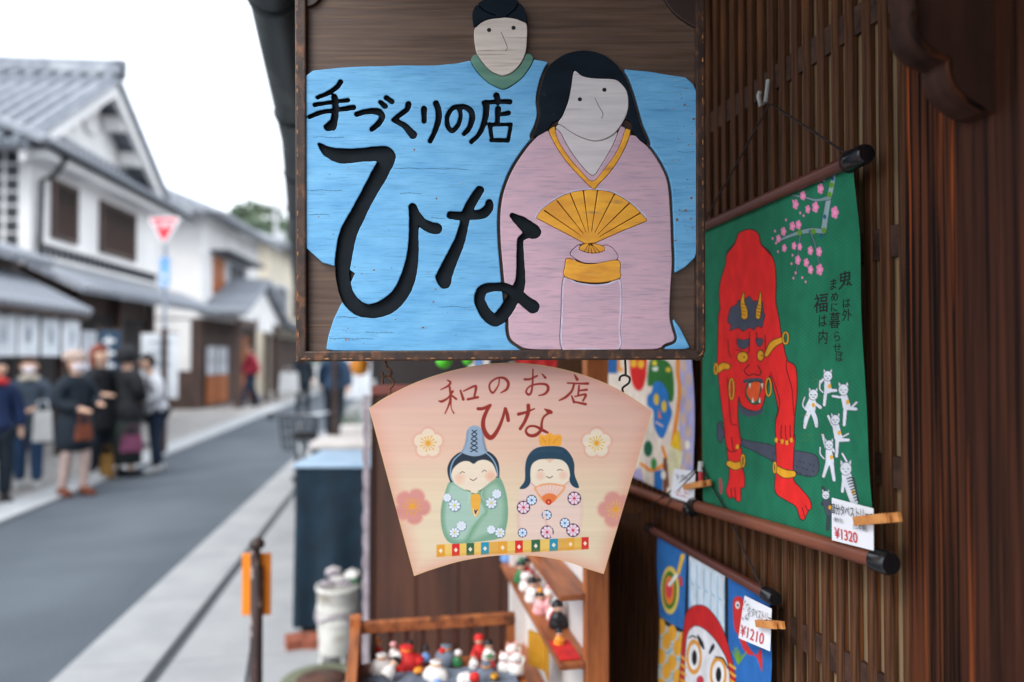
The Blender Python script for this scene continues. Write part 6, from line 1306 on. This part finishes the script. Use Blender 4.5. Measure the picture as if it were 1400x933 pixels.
for a, c in (((0, 0, .33), (.12, 0, .78)), ((.12, 0, .78), (.14, 0, .92)), ((.13, 0, .72), (.5, 0, .32)), ((.5, 0, .32), (.66, 0, .8)), ((.5, 0, .32), (1.08, 0, .33)), ((.62, 0, .62), (1.08, 0, .33)), ((.15, 0, .66), (.58, 0, .5))): b.tube([a, c], .016, 8)
b.build('frame', m_chrome, bi)
b = MB(); b.tube([(.28, -.27, .98), (.16, -.25, 1.0), (.12, -.1, .98), (.12, .1, .98), (.16, .25, 1.0), (.28, .27, .98)], .012, 8); hb = b.build('handlebar', m_chrome, bi)
for s in (-1, 1): b = MB(); b.tube([(.2, s * .26, 1.0), (.31, s * .27, .975)], .017, 8); b.build('grip', m_tyre, hb)
b = MB(); b.prism([(.55, .84), (.6, .88), (.8, .9), (.82, .85), (.7, .82)], 1, -.09, .09); b.build('saddle', m_tyre, bi)
b = MB()
for z, k in ((.66, .8), (.76, .88), (.86, .95), (.93, 1.0)): x0, x1, yy = -.1 - .15 * k, .06, .17 * k; b.tube([(x0, -yy, z), (x1, -yy, z), (x1, yy, z), (x0, yy, z), (x0, -yy, z)], .006, 5)
for i in range(8):
    yy = -.17 + .34 * i / 7
    b.tube([(-.22, yy * .8, .66), (-.25, yy, .93)], .004, 4); b.tube([(.06, yy * .8, .66), (.06, yy, .93)], .004, 4); b.tube([(-.22, yy * .8, .66), (.06, yy * .8, .66)], .004, 4)
for i in range(5):
    xx = -.23 + .07 * i
    for s in (-1, 1): b.tube([(xx, s * .136, .66), (xx, s * .17, .93)], .004, 4)
b.build('basket', m_tyre, bi)
b = MB(); b.ball((-.03, .09, .5), .03, 10, 6); b.build('lamp', m_redc, bi)
for s in (-1, 1): b = MB(); b.tube([(.5, .03 * s, .32), (.5 + .1 * s, .06 * s, .32 - .14 * s)], .009, 6); b.box((.44 + .1 * s, .06 * s - .03, .3 - .14 * s), (.56 + .1 * s, .06 * s + .03, .32 - .14 * s)); b.build('pedal', m_tyre, bi)
b = MB(); b.tube([(1.08, .05, .33), (1.14, .14, .0)], .009, 6); b.build('kickstand', m_chrome, bi)
# stop sign and its pole, banners
m_signred = pm('sign_red', S(226, 52, 70), S(212, 42, 60), (4, 4, 4), .4); m_signw = pm('sign_white', S(236, 236, 238), S(224, 224, 228), (4, 4, 4), .4); m_polg = pm('pole_grey', S(150, 160, 172), S(130, 140, 152), (4, 4, 4), .5); m_sblue = pm('sign_blue', S(120, 172, 224), S(98, 150, 208), (4, 4, 4), .5)
sp_ = G(222, 622); zs = -1; dep = 1.52 / ((622 - 487) / 1000.); ss_ = thing('stop_sign', 'red inverted triangle stop sign on a grey pole', 'traffic sign', (sp_.x, sp_.y, 0), -YAW)
zc0 = D(222, 296, dep).z; wT = 19 / 1000 * dep; hT = 36 / 1000 * dep
b = MB(); b.tube([(0, .03, 0), (0, .03, zc0 + .02)], .03, 10); b.build('pole', m_polg, ss_)
b = MB(); b.tube([(0, .03, 0), (0, .03, 1.95)], .05, 10); b.build('pole_sleeve', m_bol, ss_)
b = MB(); b.prism([(-wT, zc0), (wT, zc0), (wT + .02, zc0 - .04), (.03, zc0 - hT), (-.03, zc0 - hT), (-wT - .02, zc0 - .04)], 1, -.02, -.004); tri = b.build('plate', m_signw, ss_)
b = MB(); b.prism([(-wT + .02, zc0 - .02), (wT - .02, zc0 - .02), (wT - .02, zc0 - .05), (.02, zc0 - hT + .04), (-.02, zc0 - hT + .04), (-wT + .02, zc0 - .05)], 1, -.024, -.0205); b.build('red_face', m_signred, ss_)
o = text_mesh('止まれ', .12, 'lettering', m_signw, ss_, (0, zc0 - .16), (1, 0), (0, 1), .026, align='CENTER', bold=.003)
b = MB(); z0 = D(225, 392, dep).z; z1_ = D(225, 352, dep).z; b.box((-.06, -.02, z0), (.09, -.004, z1_)); b.build('blue_plate', m_sblue, ss_)
b = MB(); b.box((-.03, -.023, z0 + .04), (.06, -.0205, z0 + .07)); b.box((-.02, -.023, z0 + .14), (.05, -.0205, z0 + .2)); b.build('plate_marks', m_signw, ss_)
def banner(label, px0, px1, py0, py1, foot, mt, marks=None):
    d_ = 1.52 / ((foot - 487) / 1000.); a = D(px0, py1, d_); c = D(px1, py0, d_); o = thing('banner', label, 'banner', (a.x, a.y, 0), -YAW); ww = (D(px1, py1, d_) - a).length
    b = MB(); k_ = 8; vs = [(ww * i / k_, .015 * math.sin(i * 1.1), z) for z in (a.z, (a.z + c.z) / 2, c.z) for i in range(k_ + 1)]
    b.add(vs, [(r_ * (k_ + 1) + i, r_ * (k_ + 1) + i + 1, (r_ + 1) * (k_ + 1) + i + 1, (r_ + 1) * (k_ + 1) + i) for r_ in range(2) for i in range(k_)], True); b.build('cloth', mt, o)
    b = MB(); b.tube([(-.02, .02, 0), (-.02, .02, c.z + .08)], .014, 8); b.tube([(-.02, .02, c.z + .01), (ww, .02, c.z + .01)], .01, 8); b.build('pole', m_wood, o)
    b = MB(); b.lathe([(.16, 0), (.16, .06), (.05, .09)], (-.02, .02, 0), 12); b.build('foot', m_namako, o)
    if marks:
        for k in range(3): b = MB(); zz_ = c.z - .16 - k * .17; b.box((ww * .25, -.02, zz_), (ww * .8, -.0165, zz_ + .04)); b.box((ww * .45, -.0201, zz_ - .06), (ww * .55, -.0166, zz_ + .08)); b.build('printed_mark', marks, o)
    return o
m_bnavy = pm('banner_navy', S(48, 74, 98), S(38, 62, 84), (4, 4, 4), .8)
banner('navy banner with white marks behind the red haired woman', 134, 164, 452, 520, 640, m_bnavy, m_noren)
banner('white banner with grey marks beside the stop sign pole', 192, 243, 456, 545, 612, m_noren, m_mark)
# far lantern and tall post
lp2 = D(492, 498, 9.0); o = thing('paper_lantern', 'orange paper lantern hanging far down the right side', 'lantern', (lp2.x, lp2.y, lp2.z)); b = MB(); b.lathe([(.05, -.14), (.1, -.1), (.12, 0), (.1, .1), (.05, .14)], n=14); b.build('paper', m_orngc, o); b = MB(); b.lathe([(.055, .14), (.055, .17)], n=12); b.tube([(0, 0, .17), (0, 0, EZ - .05 - lp2.z)], .006, 6); b.build('cap', m_blk, o)
q = G(457, 640); o = thing('wooden_post', 'slim dark wooden post in front of the navy jacketed walker', 'post', q); b = MB(); b.box((-.035, -.035, 0), (.035, .035, 2.2), ch=.006); b.build('shaft', m_wood, o); b = MB(); b.box((-.05, -.05, 2.2), (.05, .05, 2.25), ch=.008); b.build('cap', m_wood, o)
w2 = D(478, 520, 14); o = thing('shop_curtain', 'white curtain hung across the far right shop', 'curtain', (D(466, 520, 16).x, D(466, 520, 16).y, D(466, 545, 16).z), -YAW)
for k in range(3): b = MB(); b.box((k * .22, 0, 0), (k * .22 + .205, .01, 1.0)); b.build('curtain_panel', m_noren, o)
b = MB(); b.tube([(-.1, 0, 1.0), (.8, 0, 1.0)], .02, 8); b.build('rod', m_wood, o)
q = G(478, 610); o = thing('stone_planter', 'pale stone planter with leafy shrubs beside the slim dark post', 'planter', q)
b = MB(); b.box((-.15, -.12, 0), (.4, .2, .35), ch=.02); b.build('trough', m_wpan, o)
for k in range(3):
    b = MB()
    for j in range(60): c = Vector((-.05 + k * .16 + random.gauss(0, .05), .04 + random.gauss(0, .05), .42 + random.gauss(0, .08))); u_ = Vector((random.gauss(0, 1), random.gauss(0, 1), random.gauss(0, 1))).normalized(); v_ = u_.orthogonal(); b.quad(c, c + u_ * .03 + v_ * .015, c + u_ * .06, c + u_ * .03 - v_ * .015)
    b.build('foliage', m_leafd, o)

# ================================================================ people in the street
def skin(name, V, E, Rd, mat, parent, sub=1, flat=None):
    me = bpy.data.meshes.new(name); me.from_pydata([tuple(v) for v in V], E, []); ob = bpy.data.objects.new('tmp', me); COL.objects.link(ob)
    sm = ob.modifiers.new('skin', 'SKIN'); sm.use_smooth_shade = True; sm.branch_smoothing = .3
    sv = me.skin_vertices[0].data
    for i, r in enumerate(Rd): sv[i].radius = (r, r) if not isinstance(r, tuple) else r; sv[i].use_root = (i == 0)
    ss = ob.modifiers.new('sub', 'SUBSURF'); ss.levels = sub; ss.render_levels = sub
    dg = bpy.context.evaluated_depsgraph_get(); m2 = bpy.data.meshes.new_from_object(ob.evaluated_get(dg)); m2.name = name
    bpy.data.objects.remove(ob); bpy.data.meshes.remove(me)
    m2.materials.clear(); m2.materials.append(mat); m2.polygons.foreach_set('use_smooth', [True] * len(m2.polygons))
    return link(name, m2, None, parent)
def cm(name, c, k=.82): return pm(name, S(*c), S(*[x * k for x in c]), (10, 10, 10), .85, .15, dist=.004)
def person(label, px, yf, yt, rz, coat, trousers, shoes, hair, hem=.48, skirt=None, walk=0.0, lean=0.0, arm=('down', 'down'), mask=None, hat=None, hood=False, hairlen=0, collar=None, legs=None, dx=0):
    q = G(px, yf); d_ = 1.52 / ((yf - 487) / 1000.) if yf > 487 else 30; H = D(px, yt, d_).z / .985
    o = thing('person', label, 'person', (q.x, q.y, .006), rz)
    def P(x, y, z): return Vector((x, y - lean * max(0, z - .52), z)) * H
    V, E, Rd = [], [], []
    def add(p, r, par=None):
        V.append(p); Rd.append(r * H)
        if par is not None: E.append((par, len(V) - 1))
        return len(V) - 1
    pel = add(P(0, 0, .53), .055); sp = add(P(0, 0, .64), .05, pel); ch = add(P(0, 0, .75), .055, sp); nb = add(P(0, .005, .825), .036, ch); nk = add(P(0, 0, .855), .032, nb)
    hd = add(P(0, -.012, .905), .056, nk); ht = add(P(0, -.004, .955), .052, hd); add(P(0, -.068, .905), .010, hd)
    for s in (-1, 1): add(P(s * .06, .004, .91), .010, hd)
    J = {}
    for s, nm in ((-1, 'l'), (1, 'r')):
        a = arm[0 if s < 0 else 1]
        el, wr = {'down': ((.135, .01, .64), (.14, -.02, .51)), 'fwd': ((.135, 0, .64), (.10, -.12, .63)), 'front': ((.13, .0, .64), (.04, -.12, .60)), 'swing': ((.14, -.05, .65), (.14, -.12, .54)), 'back': ((.14, .06, .65), (.15, .09, .53)), 'up': ((.13, -.05, .66), (.06, -.12, .78))}[a]
        sh = add(P(s * .098, .005, .79), .028, ch); e_ = add(P(s * el[0], el[1], el[2]), .021, sh); w_ = add(P(s * wr[0], wr[1], wr[2]), .018, e_)
        dv = (Vector(wr) - Vector(el)).normalized(); pc = Vector(wr) + dv * .035; pm_ = add(P(s * pc.x, pc.y, pc.z), .019, w_)
        for f in range(4): t1 = pc + dv * (.035 + .006 * (1.5 - abs(f - 1.5))) + Vector((.0, (f - 1.5) * .012, 0)); add(P(s * t1.x, t1.y - .004, t1.z), .0062, pm_)
        tb = pc + dv * .012 + Vector((-.022, -.018, 0)); add(P(s * tb.x, tb.y, tb.z), .007, pm_)
        J['sh' + nm], J['el' + nm], J['wr' + nm] = V[sh], V[e_], V[w_]
        k = walk * s; hp = add(P(s * .05, 0, .49), .046, pel); kn = add(P(s * .055, -.02 - k * .07, .275), .033, hp); an = add(P(s * .058, .015 - k * .14, .045 + max(0, -k) * .02), .024, kn)
        to = add(P(s * .066, -.07 - k * .14, .018 + max(0, -k) * .01), .018, an); J['hp' + nm], J['kn' + nm], J['an' + nm], J['to' + nm] = V[hp], V[kn], V[an], V[to]
    skin('body', V, E, Rd, m_skin, o)
    # jacket or coat
    V2 = [P(0, 0, .66), P(0, 0, .76), P(0, .004, .82), P(0, 0, .56)]; R2 = [.096, .1, .05, .122]; E2 = [(0, 1), (1, 2), (0, 3)]
    zz_ = .56
    while zz_ > hem + .03: zz_ = max(hem, zz_ - .09); V2.append(P(0, 0, zz_)); R2.append(.128 + (.56 - zz_) * .05); E2.append((len(V2) - 2 if len(V2) > 5 else 3, len(V2) - 1))
    for nm in 'lr':
        k = len(V2); V2 += [J['sh' + nm], J['el' + nm], J['wr' + nm]]; R2 += [.06, .05, .042]; E2 += [(1, k), (k, k + 1), (k + 1, k + 2)]
    skin('coat', V2, E2, [(r * H * 1.05, r * H * .86) if i < 4 or i < len(V2) - 6 else r * H for i, r in enumerate(R2)], coat, o)
    if skirt: 
        b = MB(); b.lathe([(.095 * H, .54 * H), (.11 * H, .4 * H), (.12 * H, .1 * H), (.10 * H, .1 * H)], n=18, sy=.85); b.build('skirt', skirt, o)
    if trousers:
        V3 = [P(0, 0, .53)]; R3 = [.078]; E3 = []
        for nm in 'lr': k = len(V3); V3 += [J['hp' + nm], J['kn' + nm], J['an' + nm]]; R3 += [.066, .05, .042]; E3 += [(0, k), (k, k + 1), (k + 1, k + 2)]
        skin('trousers', V3, E3, [r * H for r in R3], trousers, o)
    for nm in 'lr':
        a, t = J['an' + nm], J['to' + nm]; b = MB(); mid = a.lerp(t, .5); b.tube([a + Vector((0, .03, -.018)) * H, a + Vector((0, .005, -.012)) * H, mid + Vector((0, 0, -.008)) * H, t + Vector((0, -.03, -.002)) * H], [.022 * H, .033 * H, .029 * H, .017 * H], 10); b.build('shoe', shoes, o)
    hc = P(0, -.004, .93)
    bm = bmesh.new(); bmesh.ops.create_uvsphere(bm, u_segments=18, v_segments=14, radius=1.0)
    bmesh.ops.delete(bm, geom=[v for v in bm.verts if (v.co.y < -.25 and v.co.z < .42) or v.co.z < -.75], context='VERTS')
    for v in bm.verts:
        zz2 = v.co.z; v.co = Vector((v.co.x * .067, v.co.y * .07 + .006, v.co.z * .072)) * H * (1.0 + .03 * math.sin(v.co.x * 13 + zz2 * 9))
        if hairlen and zz2 < .1: v.co.z -= hairlen * H * (.1 - zz2)
        v.co += hc
    me = bpy.data.meshes.new('hair'); bm.to_mesh(me); bm.free(); me.polygons.foreach_set('use_smooth', [True] * len(me.polygons))
    if not hood: link('hair', me, hair, o)
    else:
        bm = bmesh.new(); bm.from_mesh(me); bmesh.ops.scale(bm, vec=(1.22, 1.22, 1.18), verts=bm.verts, space=Matrix.Translation(-hc)); bm.to_mesh(me); bm.free(); link('hood', me, coat, o)
    for s in (-1, 1): b = MB(); b.ball(P(s * .022, -.062, .918), .007 * H, 6, 5); b.build('eye', m_blk, o)
    b = MB(); b.tube([P(-.016, -.062, .882), P(0, -.066, .88), P(.016, -.062, .882)], .003 * H, 5); b.build('mouth', m_redc, o)
    if mask: b = MB(); b.ball(P(0, -.04, .893), .043 * H, 12, 8, (1.0, .85, .9)); b.build('face_mask', mask, o)
    if hat: b = MB(); b.ball(P(0, .005, .965), .075 * H, 16, 8, (1.05, 1.05, .62)); b.lathe([(.074 * H, 0), (.08 * H, .012 * H), (.074 * H, .024 * H)], P(0, .002, .938), 16); b.build('hat', hat, o)
    if collar: b = MB(); b.tube([P(.05 * math.cos(t), .05 * math.sin(t) - .005, .83 + .006 * math.sin(3 * t)) for t in np.linspace(0, 6.3, 16)], .022 * H, 8); b.build('scarf', collar, o)
    return o, H, J, P
def bag(label, base, size, mt, rz, strap_to=None, name='handbag'):
    o = thing(name, label, 'bag', base, rz); w_, d_, h_ = size
    b = MB(); b.add([(-w_ / 2, -d_ / 2, 0), (w_ / 2, -d_ / 2, 0), (w_ / 2, d_ / 2, 0), (-w_ / 2, d_ / 2, 0), (-w_ * .42, -d_ * .3, h_), (w_ * .42, -d_ * .3, h_), (w_ * .42, d_ * .3, h_), (-w_ * .42, d_ * .3, h_)], [(0, 3, 2, 1), (4, 5, 6, 7), (0, 1, 5, 4), (1, 2, 6, 5), (2, 3, 7, 6), (3, 0, 4, 7)]); b.build('pouch', mt, o)
    b = MB(); b.tube([(-w_ * .3, 0, h_), (-w_ * .2, 0, h_ + .12), (w_ * .2, 0, h_ + .12), (w_ * .3, 0, h_)], .008, 6); b.build('strap', mt, o); return o
def hand_at(o, pt): return o.location + Matrix.Rotation(o.rotation_euler.z, 3, 'Z') @ pt
c_navy = cm('navy_wool', (24, 36, 48)); c_black = cm('black_jacket', (30, 31, 36)); c_grey = cm('grey_down', (70, 82, 96)); c_jean = cm('blue_jeans', (46, 76, 112)); c_dkj = cm('dark_jeans', (28, 44, 66)); c_wj = cm('white_jacket', (214, 216, 222)); c_red = cm('crimson_jacket', (170, 44, 64)); c_bl = cm('royal_blue_jacket', (22, 42, 80)); c_olive = cm('dark_green_skirt', (52, 60, 58)); c_stock = cm('pink_beige_stockings', (214, 186, 176)); c_cream = cm('cream_knit', (214, 204, 186)); c_brn = cm('brown_leather', (122, 62, 40)); c_wsh = cm('white_shoes', (214, 214, 214)); c_hbrown = cm('brown_hair', (70, 46, 40)); c_hred = cm('auburn_hair', (136, 66, 46)); c_hblk = cm('black_hair', (28, 26, 28)); c_mask = cm('white_mask', (226, 216, 222), .95); c_beret = cm('beige_beret', (196, 172, 160)); c_teal = cm('navy_jacket', (34, 60, 88)); c_mauve = cm('mauve_bag', (120, 62, 92)); c_tan = cm('tan_bag', (150, 110, 54)); c_wbag = cm('white_bag', (216, 216, 214), .95)
o1, H1, J1, P1 = person('person in a long grey coat and jeans with a white face mask', 38, 668, 490, R(18), c_grey, c_jean, c_wsh, c_hbrown, hem=.36, walk=.25, arm=('front', 'front'), mask=c_mask, hairlen=.06, collar=c_cream)
bag('cream shoulder bag hanging at the grey coated person', hand_at(o1, P1(.1, -.13, .36)), (.2, .08, .34), c_wbag, R(18))
o2, H2, J2, P2 = person('person in a beige beret and long navy coat with pale stockings', 101, 678, 484, R(52), c_navy, None, c_brn, c_hbrown, hem=.27, walk=.2, arm=('front', 'fwd'), mask=c_mask, hat=c_beret, hairlen=.05)
V = []
skin('stockings', [P2(0, 0, .5)] + [j for nm in 'lr' for j in (J2['hp' + nm], J2['kn' + nm], J2['an' + nm])], [(0, 1), (1, 2), (2, 3), (0, 4), (4, 5), (5, 6)], [r * H2 for r in (.05, .042, .042, .03, .042, .042, .03)], c_stock, o2)
bag('brown leather strap bag carried by the person in the beret', hand_at(o2, P2(-.06, -.2, .4)), (.16, .06, .16), c_brn, R(40))
o3, H3, J3, P3 = person('auburn haired person in a black coat behind the beret wearer', 134, 655, 475, R(68), c_black, c_navy, c_wsh, c_hred, hem=.34, arm=('fwd', 'down'), hairlen=.10)
bag('mauve bag hanging beside the auburn haired person', hand_at(o3, P3(.06, -.24, .20)), (.26, .1, .2), c_mauve, R(10)); bag('tan bag standing by the shoes of the auburn haired person', G(146, 655), (.16, .1, .3), c_tan, R(10))
o4, H4, J4, P4 = person('person in a black hooded jacket and long dark green skirt', 172, 652, 478, R(150), c_black, None, c_blk if False else c_black, c_hblk, hem=.42, skirt=c_olive, arm=('front', 'front'), hood=True)
o5, H5, J5, P5 = person('person in a white jacket and dark jeans with lowered head', 214, 646, 487, R(-50), c_wj, c_dkj, c_wsh, c_hblk, hem=.48, walk=.3, lean=.22, arm=('front', 'front'))
o0, H0, J0, P0_ = person('person in a dark blue jacket with a red scarf beside the shop curtain', -7, 690, 492, R(40), c_bl, c_navy, c_black, c_hblk, hem=.46, arm=('down', 'down'), collar=m_redc)
o6, H6, J6, P6 = person('person in a crimson jacket walking past the orange doors', 342, 557, 471, R(-70), c_red, c_dkj, c_dkj, c_hbrown, hem=.47, walk=.9, arm=('swing', 'back'))
o7, H7, J7, P7 = person('person in a dark coat carrying a big white bag down the street', 414, 567, 477, R(20), c_navy, c_navy, c_black, c_hbrown, hem=.4, walk=.3, arm=('down', 'down'), hairlen=.1)
bag('big white shopping bag held by the far dark coated person', hand_at(o7, P7(-.22, -.06, .34)), (.5, .14, .5), c_wbag, 0, name='shopping_bag')
o8, H8, J8, P8 = person('person in a navy jacket walking away past the slim post', 457, 602, 468, R(175), c_teal, c_navy, c_black, c_hblk, hem=.45, walk=.4, arm=('back', 'swing'))
